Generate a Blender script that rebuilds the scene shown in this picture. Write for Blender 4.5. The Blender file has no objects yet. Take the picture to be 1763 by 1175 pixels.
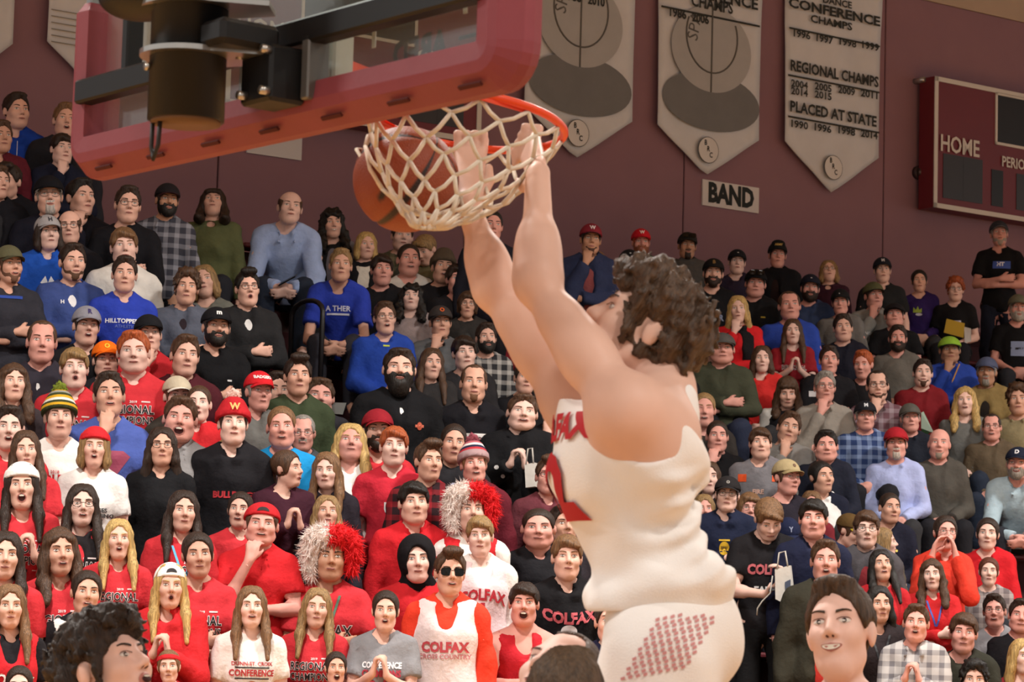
import bpy, math, random
import numpy as np
from mathutils import Matrix, Vector
from mathutils.bvhtree import BVHTree

random.seed(7); rng = np.random.default_rng(7)
scene = bpy.context.scene
COL = scene.collection
W, H, FPX = 1763, 1175, 4400.0
CAM = np.array([0.0, 0.0, 1.77]); PITCH = math.radians(6.0); ROLL = math.radians(1.6)
F_ = np.array([0, math.cos(PITCH), math.sin(PITCH)])
R0 = np.array([1.0, 0, 0]); U0 = np.array([0, -math.sin(PITCH), math.cos(PITCH)])
R_ = math.cos(ROLL)*R0 + math.sin(ROLL)*U0
U_ = math.cos(ROLL)*U0 - math.sin(ROLL)*R0

# ---------- camera, world, lights, exposure ----------
cd = bpy.data.cameras.new('camera'); cam = bpy.data.objects.new('camera', cd); COL.objects.link(cam)
cd.sensor_width = 36.0; cd.lens = FPX/W*36.0; cd.clip_end = 200
m = Matrix(((R_[0], U_[0], -F_[0], CAM[0]), (R_[1], U_[1], -F_[1], CAM[1]), (R_[2], U_[2], -F_[2], CAM[2]), (0, 0, 0, 1)))
cam.matrix_world = m
cd.dof.use_dof = True; cd.dof.focus_distance = 11.5; cd.dof.aperture_fstop = 10.0
scene.camera = cam
wd = bpy.data.worlds.new('world'); scene.world = wd; wd.use_nodes = True
bg = wd.node_tree.nodes['Background']; bg.inputs[0].default_value = (1.0, 0.98, 0.96, 1); bg.inputs[1].default_value = 0.92
vs = scene.view_settings; vs.view_transform = 'Standard'; vs.look = 'None'; vs.gamma = 1.0; vs.use_curve_mapping = False
vs.exposure = -0.4
U2 = np.array([0.81, 0.5864, 0.0]); V2 = np.array([-0.5864, 0.81, 0.0])   # along the side wall / towards it
def uv(u, v, z=0.0):
    p = U2*u + V2*v; return (p[0], p[1], z)
WALL_V = 19.45; CEIL_Z = 8.6
LAMP_SPOTS = [(u, v) for v in (0.0, 9.6) for u in (-2.0, 4.0, 10.0, 16.0, 22.0)]
for (u, v) in LAMP_SPOTS:
    ld = bpy.data.lights.new('high_bay_light', 'AREA'); ld.shape = 'DISK'; ld.size = 0.9
    ld.energy = 260 if v < 5 else 590; ld.color = (1.0, 0.965, 0.91); ld.spread = math.radians(150)
    lo = bpy.data.objects.new('high_bay_light', ld); COL.objects.link(lo); lo.location = uv(u, v, CEIL_Z-0.62)
    lo['kind'] = 'helper'

# ---------- small helpers ----------
def ray(px, py):
    d = F_ + (px-W/2)/FPX*R_ - (py-H/2)/FPX*U_
    return d
def at(px, py, Y):
    d = ray(px, py); return CAM + d*(Y/d[1])
def on_wall(px, py, v=WALL_V):
    d = ray(px, py); return CAM + d*(v/float(d@V2))
def lin(c):
    return c/12.92 if c <= 0.04045 else ((c+0.055)/1.055)**2.4
def rgb(h):
    h = h.lstrip('#'); return tuple(lin(int(h[i:i+2], 16)/255) for i in (0, 2, 4)) + (1.0,)
_mats = {}
def mat(name, color, rough=0.7, metal=0.0, noise=0.0, nscale=30.0, bump=0.0, bscale=120.0, spec=0.3, emis=None, alpha=1.0, trans=0.0, stretch=None, rnd=0.0, sss=0.0):
    if name in _mats: return _mats[name]
    M = bpy.data.materials.new(name); M.use_nodes = True; nt = M.node_tree; b = nt.nodes['Principled BSDF']
    c = rgb(color) if isinstance(color, str) else color
    b.inputs['Base Color'].default_value = c; b.inputs['Roughness'].default_value = rough; b.inputs['Metallic'].default_value = metal
    b.inputs['Specular IOR Level'].default_value = spec
    if alpha < 1: b.inputs['Alpha'].default_value = alpha
    if trans: b.inputs['Transmission Weight'].default_value = trans
    if sss:
        b.inputs['Subsurface Weight'].default_value = sss; b.inputs['Subsurface Radius'].default_value = (0.02, 0.008, 0.004); b.inputs['Subsurface Scale'].default_value = 0.6
    if emis: b.inputs['Emission Color'].default_value = c; b.inputs['Emission Strength'].default_value = emis
    tc = mp = None
    if noise or bump:
        tc = nt.nodes.new('ShaderNodeTexCoord'); mp = nt.nodes.new('ShaderNodeMapping'); nt.links.new(tc.outputs['Object'], mp.inputs['Vector'])
        if stretch: mp.inputs['Scale'].default_value = stretch
    src = None
    if noise:
        n = nt.nodes.new('ShaderNodeTexNoise'); n.inputs['Scale'].default_value = nscale; n.inputs['Detail'].default_value = 3
        nt.links.new(mp.outputs[0], n.inputs['Vector'])
        r = nt.nodes.new('ShaderNodeMapRange'); r.inputs[1].default_value = 0.25; r.inputs[2].default_value = 0.75
        r.inputs[3].default_value = 1-noise; r.inputs[4].default_value = 1+noise
        nt.links.new(n.outputs[0], r.inputs[0])
        x = nt.nodes.new('ShaderNodeMix'); x.data_type = 'RGBA'; x.blend_type = 'MULTIPLY'; x.inputs[0].default_value = 1.0
        x.inputs[6].default_value = c; nt.links.new(r.outputs[0], x.inputs[7]); src = x.outputs[2]
    if rnd:
        oi = nt.nodes.new('ShaderNodeObjectInfo'); r2 = nt.nodes.new('ShaderNodeMapRange'); r2.inputs[3].default_value = 1-rnd; r2.inputs[4].default_value = 1+rnd
        nt.links.new(oi.outputs['Random'], r2.inputs[0])
        x2 = nt.nodes.new('ShaderNodeMix'); x2.data_type = 'RGBA'; x2.blend_type = 'MULTIPLY'; x2.inputs[0].default_value = 1.0
        if src: nt.links.new(src, x2.inputs[6])
        else: x2.inputs[6].default_value = c
        nt.links.new(r2.outputs[0], x2.inputs[7]); src = x2.outputs[2]
    if src: nt.links.new(src, b.inputs['Base Color'])
    if bump:
        n2 = nt.nodes.new('ShaderNodeTexNoise'); n2.inputs['Scale'].default_value = bscale; n2.inputs['Detail'].default_value = 2
        nt.links.new(mp.outputs[0], n2.inputs['Vector'])
        bp = nt.nodes.new('ShaderNodeBump'); bp.inputs['Strength'].default_value = bump; bp.inputs['Distance'].default_value = 0.01
        nt.links.new(n2.outputs[0], bp.inputs['Height']); nt.links.new(bp.outputs[0], b.inputs['Normal'])
    _mats[name] = M; return M
def cloth(hexc): return mat('cloth_'+hexc.lstrip('#'), hexc, 0.85, noise=0.12, nscale=14, bump=0.45, bscale=38, spec=0.15)
def hairm(hexc): return mat('hair_'+hexc.lstrip('#'), hexc, 0.5, noise=0.6, nscale=75, bump=0.6, bscale=130, spec=0.35, stretch=(1.6, 1.6, 0.12))
def skinm(hexc): return mat('skin_'+hexc.lstrip('#'), hexc, 0.55, noise=0.05, nscale=18, spec=0.35, rnd=0.08)
def plain(hexc, rough=0.6, **k): return mat('plain_'+hexc.lstrip('#')+str(rough)+str(sorted(k.items())), hexc, rough, **k)

def mesh_np(name, V, faces, mats=None, mi=None, smooth=True):
    """faces: (N,3) or (N,4) array, or list of arrays with equal widths."""
    me = bpy.data.meshes.new(name)
    if not isinstance(faces, list): faces = [faces]
    faces = [np.asarray(f, dtype=np.int32) for f in faces if len(f)]
    nv = len(V); npoly = sum(len(f) for f in faces); nl = sum(f.size for f in faces)
    me.vertices.add(nv); me.vertices.foreach_set('co', np.ascontiguousarray(V, dtype=np.float32).ravel())
    me.loops.add(nl); me.loops.foreach_set('vertex_index', np.concatenate([f.ravel() for f in faces]))
    tot = np.concatenate([np.full(len(f), f.shape[1], np.int32) for f in faces]); st = np.concatenate([[0], np.cumsum(tot)[:-1]]).astype(np.int32)
    me.polygons.add(npoly); me.polygons.foreach_set('loop_start', st)
    me.polygons.foreach_set('use_smooth', np.full(npoly, smooth, dtype=bool))
    for x in (mats or []): me.materials.append(x)
    if mi is not None: me.polygons.foreach_set('material_index', np.asarray(mi, dtype=np.int32))
    me.update(calc_edges=True); me.validate(); return me
def put(name, me, parent=None, material=None, loc=None, mw=None):
    o = bpy.data.objects.new(name, me); COL.objects.link(o)
    if material is not None:
        if len(me.materials) == 0: me.materials.append(material)
        if me.materials[0] is not material:
            o.material_slots[0].link = 'OBJECT'; o.material_slots[0].material = material
    if parent is not None: o.parent = parent
    if mw is not None: o.matrix_local = mw
    if loc is not None: o.location = loc
    return o
def tag(o, label, cat, group=None):
    o['label'] = label; o['category'] = cat
    if group: o['group'] = group
    return o
def empty(name, loc=(0, 0, 0), rz=0.0):
    o = bpy.data.objects.new(name, None); COL.objects.link(o); o.location = loc; o.rotation_euler = (0, 0, rz); o.empty_display_size = 0.1; return o

class MB:
    """collects simple shapes into one mesh"""
    def __init__(s): s.v = []; s.f = []; s.n = 0
    def add(s, V, F):
        V = np.asarray(V, float); s.v.append(V); s.f += [[i+s.n for i in f] for f in F]; s.n += len(V); return s
    def box(s, c, d, ax=None, bev=0.0):
        c = np.asarray(c, float); h = np.asarray(d, float)/2; ax = np.eye(3) if ax is None else np.asarray(ax)
        b = min(bev, h.min()*0.9)
        if b <= 0:
            P = [(x, y, z) for x in (-1, 1) for y in (-1, 1) for z in (-1, 1)]
            V = np.array(P)*h
            return s.add(c+V@ax, [(0, 1, 3, 2), (4, 6, 7, 5), (0, 4, 5, 1), (2, 3, 7, 6), (0, 2, 6, 4), (1, 5, 7, 3)])
        import itertools
        V = []; idx = {}
        for sx, sy, sz in itertools.product((-1, 1), repeat=3):
            for k in range(3):
                q = np.array([sx, sy, sz])*(h-b); q[k] = (sx, sy, sz)[k]*h[k]; idx[(sx, sy, sz, k)] = len(V); V.append(q)
        Fs = []
        for k in range(3):
            a, b2 = [(1, 2), (2, 0), (0, 1)][k]
            for sg in (-1, 1):
                q = []
                for (p, r) in ((-1, -1), (1, -1), (1, 1), (-1, 1)):
                    t = [0, 0, 0]; t[k] = sg; t[a] = p; t[b2] = r; q.append(idx[(*t, k)])
                Fs.append(q if sg > 0 else q[::-1])
        for k in range(3):
            a, b2 = [(1, 2), (2, 0), (0, 1)][k]
            for p in (-1, 1):
                for r in (-1, 1):
                    t0 = [0, 0, 0]; t1 = [0, 0, 0]; t0[k] = -1; t1[k] = 1; t0[a] = t1[a] = p; t0[b2] = t1[b2] = r
                    q = [idx[(*t0, a)], idx[(*t1, a)], idx[(*t1, b2)], idx[(*t0, b2)]]
                    Fs.append(q if p*r > 0 else q[::-1])
        for sx, sy, sz in itertools.product((-1, 1), repeat=3):
            q = [idx[(sx, sy, sz, k)] for k in range(3)]
            Fs.append(q if sx*sy*sz > 0 else q[::-1])
        return s.add(c+np.array(V)@ax, Fs)
    def tube(s, pts, r, seg=10, cap=True, closed=False):
        pts = np.asarray(pts, float); n = len(pts); rr = np.full(n, r) if np.isscalar(r) else np.asarray(r)
        T = np.gradient(pts, axis=0)
        if closed: T = np.roll(pts, -1, 0)-np.roll(pts, 1, 0)
        T /= np.linalg.norm(T, axis=1)[:, None]+1e-12
        a = np.array([0, 0, 1.0]) if abs(T[0][2]) < 0.9 else np.array([1.0, 0, 0])
        N = np.cross(T[0], a); N /= np.linalg.norm(N); V = []
        for i in range(n):
            N = N-T[i]*(N@T[i]); N /= np.linalg.norm(N)+1e-12; B = np.cross(T[i], N)
            for j in range(seg):
                t = 2*math.pi*j/seg; V.append(pts[i]+rr[i]*(math.cos(t)*N+math.sin(t)*B))
        F = []
        for i in range(n if closed else n-1):
            i2 = (i+1) % n
            for j in range(seg):
                j2 = (j+1) % seg; F.append((i*seg+j, i*seg+j2, i2*seg+j2, i2*seg+j))
        if cap and not closed: F += [tuple(range(seg))[::-1], tuple((n-1)*seg+j for j in range(seg))]
        return s.add(V, F)
    def build(s, name, material, parent=None, smooth=False, loc=None):
        V = np.concatenate(s.v); me = bpy.data.meshes.new(name); me.from_pydata([tuple(x) for x in V], [], s.f)
        me.polygons.foreach_set('use_smooth', np.full(len(me.polygons), smooth)); me.materials.append(material); me.update()
        o = bpy.data.objects.new(name, me); COL.objects.link(o)
        if parent is not None: o.parent = parent
        if loc is not None: o.location = loc
        return o
def struct(o): o['kind'] = 'structure'; return o

# ---------- signed distance shapes -> meshes ----------
def smin(a, b, k):
    h = np.maximum(k-np.abs(a-b), 0)/k; return np.minimum(a, b)-h*h*k*0.25
def d_cone(P, a, b, ra, rb, flat=False):
    a = np.asarray(a, np.float32); ba = np.asarray(b, np.float32)-a; L2 = float(ba@ba)+1e-12
    q = [P[i]-a[i] for i in range(3)]
    t0 = (q[0]*ba[0]+q[1]*ba[1]+q[2]*ba[2])/L2; t = np.clip(t0, 0, 1)
    d = np.sqrt((q[0]-t*ba[0])**2+(q[1]-t*ba[1])**2+(q[2]-t*ba[2])**2)-(ra+(rb-ra)*t)
    if flat: d = np.maximum(np.where(t0 > 1, np.sqrt((q[0]-t0*ba[0])**2+(q[1]-t0*ba[1])**2+(q[2]-t0*ba[2])**2)-rb, d), (t0-1)*math.sqrt(L2))
    return d
def d_ell(P, c, r, R=None):
    q = [P[i]-c[i] for i in range(3)]
    if R is not None: q = [q[0]*R[0][i]+q[1]*R[1][i]+q[2]*R[2][i] for i in range(3)]
    k0 = np.sqrt((q[0]/r[0])**2+(q[1]/r[1])**2+(q[2]/r[2])**2); k1 = np.sqrt((q[0]/r[0]**2)**2+(q[1]/r[1]**2)**2+(q[2]/r[2]**2)**2)+1e-9
    return k0*(k0-1)/k1
def C(a, b, ra, rb=None, k=0.03, op=1, flat=False): return dict(t='c', a=np.array(a, float), b=np.array(b, float), ra=ra, rb=ra if rb is None else rb, k=k, op=op, flat=flat)
def E(c, r, k=0.03, op=1, R=None): return dict(t='e', c=np.array(c, float), r=np.array([r]*3 if np.isscalar(r) else r, float), k=k, op=op, R=None if R is None else np.array(R))
def pdist(p, P): return d_cone(P, p['a'], p['b'], p['ra'], p['rb'], p['flat']) if p['t'] == 'c' else d_ell(P, p['c'], p['r'], p['R'])
def pbox(p):
    if p['t'] == 'c':
        r = max(p['ra'], p['rb']); return np.minimum(p['a'], p['b'])-r, np.maximum(p['a'], p['b'])+r
    r = p['r'].max() if p['R'] is not None else p['r']
    return p['c']-r, p['c']+r
def infl(ps, e, k=None):
    out = []
    for p in ps:
        q = dict(p)
        if q['op'] < 0: continue
        if q['t'] == 'c': q['ra'] = q['ra']+e; q['rb'] = q['rb']+e
        else: q['r'] = q['r']+e
        if k: q['k'] = k
        out.append(q)
    return out
def xform(ps, R, t):
    R = np.array(R); out = []
    for p in ps:
        q = dict(p)
        if q['t'] == 'c': q['a'] = R@q['a']+t; q['b'] = R@q['b']+t
        else:
            q['c'] = R@q['c']+t; q['R'] = R if q['R'] is None else R@q['R']
        out.append(q)
    return out
def sdf_mesh(ps, h, post=None, pad=0.02):
    bb = [pbox(p) for p in ps if p['op'] > 0]
    lo = np.min([b[0] for b in bb], 0)-pad-h; hi = np.max([b[1] for b in bb], 0)+pad+h
    n = np.ceil((hi-lo)/h).astype(int)+1
    ax = [(lo[i]+h*np.arange(n[i])).astype(np.float32) for i in range(3)]
    Fd = np.full(n, 0.2, np.float32)
    for p in ps:
        a, b = pbox(p); mg = p['k']+2.5*h
        i0 = np.maximum(np.floor((a-mg-lo)/h).astype(int), 0); i1 = np.minimum(np.ceil((b+mg-lo)/h).astype(int)+1, n)
        if (i1 <= i0).any(): continue
        sl = tuple(slice(i0[j], i1[j]) for j in range(3))
        P = (ax[0][sl[0]][:, None, None], ax[1][sl[1]][None, :, None], ax[2][sl[2]][None, None, :])
        d = pdist(p, P).astype(np.float32)
        if p['op'] > 0: Fd[sl] = smin(Fd[sl], d, p['k'])
        else: Fd[sl] = -smin(-Fd[sl], d, p['k'])
    if post is not None:
        P = (ax[0][:, None, None], ax[1][None, :, None], ax[2][None, None, :])
        Fd = post(Fd, P).astype(np.float32)
    Fd[0] = Fd[-1] = 0.1; Fd[:, 0] = Fd[:, -1] = 0.1; Fd[:, :, 0] = Fd[:, :, -1] = 0.1
    return surf_nets(Fd, lo, h)
def surf_nets(Fd, lo, h):
    ins = Fd < 0; n = Fd.shape
    c = np.zeros((n[0]-1, n[1]-1, n[2]-1), np.int8)
    for dx in (0, 1):
        for dy in (0, 1):
            for dz in (0, 1): c += ins[dx:n[0]-1+dx, dy:n[1]-1+dy, dz:n[2]-1+dz]
    act = (c > 0) & (c < 8); idx = np.argwhere(act); m_ = len(idx)
    vid = np.full(act.shape, -1, np.int32); vid[act] = np.arange(m_)
    S = np.zeros((m_, 3)); N = np.zeros(m_)
    i, j, k = idx.T
    for a in range(3):
        o = [b for b in range(3) if b != a]
        for p in (0, 1):
            for q in (0, 1):
                off = [0, 0, 0]; off[o[0]] = p; off[o[1]] = q; off2 = off.copy(); off2[a] = 1
                A = Fd[i+off[0], j+off[1], k+off[2]]; B = Fd[i+off2[0], j+off2[1], k+off2[2]]
                s = (A < 0) != (B < 0); t = np.where(s, A/np.where(s, A-B, 1), 0)
                pt = np.zeros((m_, 3)); pt[:, o[0]] = p; pt[:, o[1]] = q; pt[:, a] = t
                S[s] += pt[s]; N[s] += 1
    V = lo+h*(idx+S/N[:, None])
    Q = []
    for a in range(3):
        o1, o2 = (a+1) % 3, (a+2) % 3
        sl0 = [slice(None)]*3; sl1 = [slice(None)]*3; sl0[a] = slice(0, -1); sl1[a] = slice(1, None)
        A = ins[tuple(sl0)]; B = ins[tuple(sl1)]; e = np.argwhere(A != B)
        if not len(e): continue
        e = e[(e[:, o1] > 0) & (e[:, o2] > 0) & (e[:, o1] < n[o1]-1) & (e[:, o2] < n[o2]-1)]
        fl = A[tuple(e.T)]
        def g(d1, d2):
            x = e.copy(); x[:, o1] -= d1; x[:, o2] -= d2; return vid[tuple(x.T)]
        q = np.stack([g(1, 1), g(0, 1), g(0, 0), g(1, 0)], 1)
        q[~fl] = q[~fl][:, ::-1]; Q.append(q)
    return V, np.concatenate(Q)
def lap(V, Q, it=1, w=0.5):
    ed = np.concatenate([Q[:, [i, (i+1) % Q.shape[1]]] for i in range(Q.shape[1])]); n = len(V)
    for _ in range(it):
        S = np.zeros_like(V); cnt = np.zeros(n)
        for a, b in ((0, 1), (1, 0)):
            for c in range(3): S[:, c] += np.bincount(ed[:, a], V[ed[:, b], c], n)
            cnt += np.bincount(ed[:, a], minlength=n)
        V = V*(1-w)+w*S/np.maximum(cnt, 1)[:, None]
    return V
def decimate(V, Q, target, wt=None, wf=1.0):
    """collapse to about target triangles; wt (0..1) keeps detail where high"""
    me = mesh_np('tmp', V, Q); o = bpy.data.objects.new('tmp', me); COL.objects.link(o)
    md = o.modifiers.new('d', 'DECIMATE'); md.ratio = min(1.0, target/(2*len(Q)))
    if wt is not None:
        vg = o.vertex_groups.new(name='w')
        lev = np.round(wt*8).astype(int)
        for l in range(1, 9):
            ii = np.nonzero(lev == l)[0]
            if len(ii): vg.add(ii.tolist(), l/8, 'REPLACE')
        md.vertex_group = 'w'; md.invert_vertex_group = True; md.vertex_group_factor = wf
    dg = bpy.context.evaluated_depsgraph_get(); ev = o.evaluated_get(dg); m2 = bpy.data.meshes.new_from_object(ev)
    m2.calc_loop_triangles()
    nv = len(m2.vertices); V2_ = np.empty(nv*3, np.float32); m2.vertices.foreach_get('co', V2_)
    nt = len(m2.loop_triangles); T = np.empty(nt*3, np.int32); m2.loop_triangles.foreach_get('vertices', T)
    bpy.data.objects.remove(o); bpy.data.meshes.remove(me); bpy.data.meshes.remove(m2)
    return V2_.reshape(-1, 3).astype(float), T.reshape(-1, 3)
_wd = {}
def wob(P, s, ph=0.0):
    """smooth lumpy noise: waves in scattered directions"""
    key = round(float(ph), 2)
    if key not in _wd:
        g = np.random.default_rng(int(key*100)+5); d = g.normal(0, 1, (7, 3)); d /= np.linalg.norm(d, axis=1)[:, None]; _wd[key] = (d*g.uniform(.7, 1.35, 7)[:, None], g.uniform(0, 6.28, 7))
    D_, O_ = _wd[key]; x, y, z = P; F = 0
    for (a, b, c), o in zip(D_, O_): F = F+np.sin(s*(a*x+b*y+c*z)+o)
    return F*.36
# ---------- people: head ----------
def head_prims(nose=1.0, fem=0.0):
    j = 1-0.10*fem
    return [
        E((0, .014, .036), (.0745, .094, .082), .02),
        E((0, -.020, -.020), (.0640, .0700, .085), .02),
        E((0, -.030, -.066), (.053*j, .050, .042), .025),
        E((0, -.066, -.094), (.021*j, .018, .017), .03),
        C((-.045, .0, -.062), (-.022, -.05, -.094), .020*j, .018, .03), C((.045, .0, -.062), (.022, -.05, -.094), .020*j, .018, .03),
        C((-.036, -.070, .027), (.036, -.070, .027), .0125, None, .02),
        E((-.040, -.062, -.024), (.020, .022, .020), .03), E((.040, -.062, -.024), (.020, .022, .020), .03),
        E((-.031, -.098, .006), (.0165, .014, .0105), .018, -1), E((.031, -.098, .006), (.0165, .014, .0105), .018, -1),
        C((0, -.084, .016), (0, -.107, -.020), .0075, .0115*nose, .014),
        E((-.0125, -.094, -.027), (.0085, .011, .0075), .010), E((.0125, -.094, -.027), (.0085, .011, .0075), .010),
        E((0, -.083, -.056), (.025, .012, .0125), .014),
        E((-.077, .014, -.006), (.009, .019, .030), .010), E((.077, .014, -.006), (.009, .019, .030), .010),
    ]
def head_dist(P):
    d = None
    for p in head_prims():
        e = pdist(p, P)
        if d is None: d = e
        elif p['op'] > 0: d = smin(d, e, p['k'])
        else: d = -smin(-d, e, p['k'])
    return d
def face_y(x, z):
    """y of the front of the head surface at (x, z)"""
    x = np.asarray(x, float); z = np.asarray(z, float); lo = np.full(x.shape, -.14); hi = np.full(x.shape, -.02)
    ys = np.linspace(-.14, -.02, 61); y = np.full(x.shape, -.06); done = np.zeros(x.shape, bool)
    for yy in ys:
        d = head_dist((x, np.full(x.shape, yy), z)); hit = (d < 0) & ~done; y[hit] = yy-.001; done |= hit
    return y
def disc_patch(cx, cz, rx, rz, off, rings=2, seg=12, tilt=0.0, bulge=0.0, shape=None):
    V = [(cx, cz)]; RR = [0.0]
    for r in range(1, rings+1):
        for s in range(seg):
            t = 2*math.pi*s/seg; x = rx*r/rings*math.cos(t); z = rz*r/rings*math.sin(t)
            if shape: z *= shape(math.cos(t))
            V.append((cx+x*math.cos(tilt)-z*math.sin(tilt), cz+x*math.sin(tilt)+z*math.cos(tilt))); RR.append(r/rings)
    V = np.array(V); y = face_y(V[:, 0], V[:, 1])-off-bulge*(1-np.array(RR)**2)
    F = [(0, 1+s, 1+(s+1) % seg) for s in range(seg)]; ring = [0]*seg
    for r in range(1, rings):
        for s in range(seg):
            a = 1+(r-1)*seg+s; b = 1+(r-1)*seg+(s+1) % seg; c = a+seg; d = b+seg
            F += [(a, c, d), (a, d, b)]; ring += [r, r]
    return np.stack([V[:, 0], y, V[:, 1]], 1), np.array(F), np.array(ring)
_face = {}
def face_parts(mouth, eyes='open'):
    """eyes, brows, lips in head space: verts, tris, material index (1 lip 2 white 3 iris 4 brow 5 dark 6 teeth)"""
    key = (mouth, eyes)
    if key in _face: return _face[key]
    VV = []; FF = []; MI = []; n = 0
    def add(V, F, m_):
        nonlocal n
        VV.append(V); FF.append(np.asarray(F)+n); MI.append(np.full(len(F), m_) if np.isscalar(m_) else m_); n += len(V)
    for s in (-1, 1):
        if eyes == 'open':
            V, F, r = disc_patch(s*.031, .0062, .0138, .0056, .0012, 3, 14, 0, .0035); add(V, F, 2)
            V, F, r = disc_patch(s*.031, .0064, .0057, .0056, .0045, 1, 12, 0, .001); add(V, F, 3)
            hh = .0064
        else: hh = .0035
        # upper lid line
        t = np.linspace(math.pi*0.02, math.pi*0.98, 9); X = s*.031+.0165*np.cos(t); Z = .0060+hh*np.sin(t)
        up = np.stack([X, face_y(X, Z)-.0048, Z], 1); dn = up.copy(); dn[:, 2] += .0020; dn[:, 1] -= .0005
        V = np.concatenate([up, dn]); k = len(t)
        F = [(i, i+1, k+i+1) for i in range(k-1)]+[(i, k+i+1, k+i) for i in range(k-1)]
        add(V, F, 7)
        # brow
        t = np.linspace(0, 1, 8); X = s*(.013+.036*t); Z = .0260+.0065*np.sin(t*2.2)-.003*t; wv = .0036*(1-.55*t)
        lo = np.stack([X, face_y(X, Z-wv)-.0022, Z-wv], 1); md = np.stack([X, face_y(X, Z)-.0042, Z], 1); hi = np.stack([X, face_y(X, Z+wv)-.0022, Z+wv], 1)
        V = np.concatenate([lo, md, hi]); k = 8
        F = []
        for r0 in (0, k):
            F += [(r0+i, r0+i+1, r0+k+i+1) for i in range(k-1)]+[(r0+i, r0+k+i+1, r0+k+i) for i in range(k-1)]
        add(V, F, 4)
        # nostril
        V, F, r = disc_patch(s*.0075, -.0335, .0036, .0022, .0012, 1, 8); add(V, F, 7)
    mz = -.0585
    if mouth == 'closed':
        V, F, r = disc_patch(0, mz+.0005, .0235, .0072, .0016, 2, 16, 0, .0020, lambda c: 1-.35*abs(c)); add(V, F, 1)
        V, F, r = disc_patch(0, mz+.0008, .0225, .0011, .0042, 1, 12); add(V, F, 5)
    elif mouth == 'smile':
        V, F, r = disc_patch(0, mz+.001, .0285, .0105, .0018, 2, 16, 0, .0015, lambda c: 1-.3*abs(c)); V[:, 2] += .006*(V[:, 0]/.028)**2; add(V, F, 1)
        V, F, r = disc_patch(0, mz+.001, .0245, .0058, .0045, 1, 14); V[:, 2] += .006*(V[:, 0]/.028)**2; add(V, F, 6)
    else:
        rx, rz, dz = {'open': (.0165, .0095, -.001), 'wide': (.0210, .0190, -.008), 'part': (.0200, .0048, .0), 'oh': (.0115, .0110, -.003)}[mouth]
        V, F, r = disc_patch(0, mz+dz, rx+.0065, rz+.0062, .0014, 3, 16, 0, .001); V[:, 1] -= 0.0018*np.exp(-((np.hypot(V[:, 0]/(rx+.003), (V[:, 2]-mz-dz)/(rz+.003))-1)/.3)**2); add(V, F, 1)
        V, F, r = disc_patch(0, mz+dz, rx, rz, .0042, 2, 14); add(V, F, 5)
        if mouth in ('wide', 'part', 'open'):
            V, F, r = disc_patch(0, mz+dz+rz*.58, rx*.72, rz*.26, .0050, 1, 10); add(V, F, 6)
    _face[key] = (np.concatenate(VV), np.concatenate(FF), np.concatenate(MI)); return _face[key]

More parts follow.
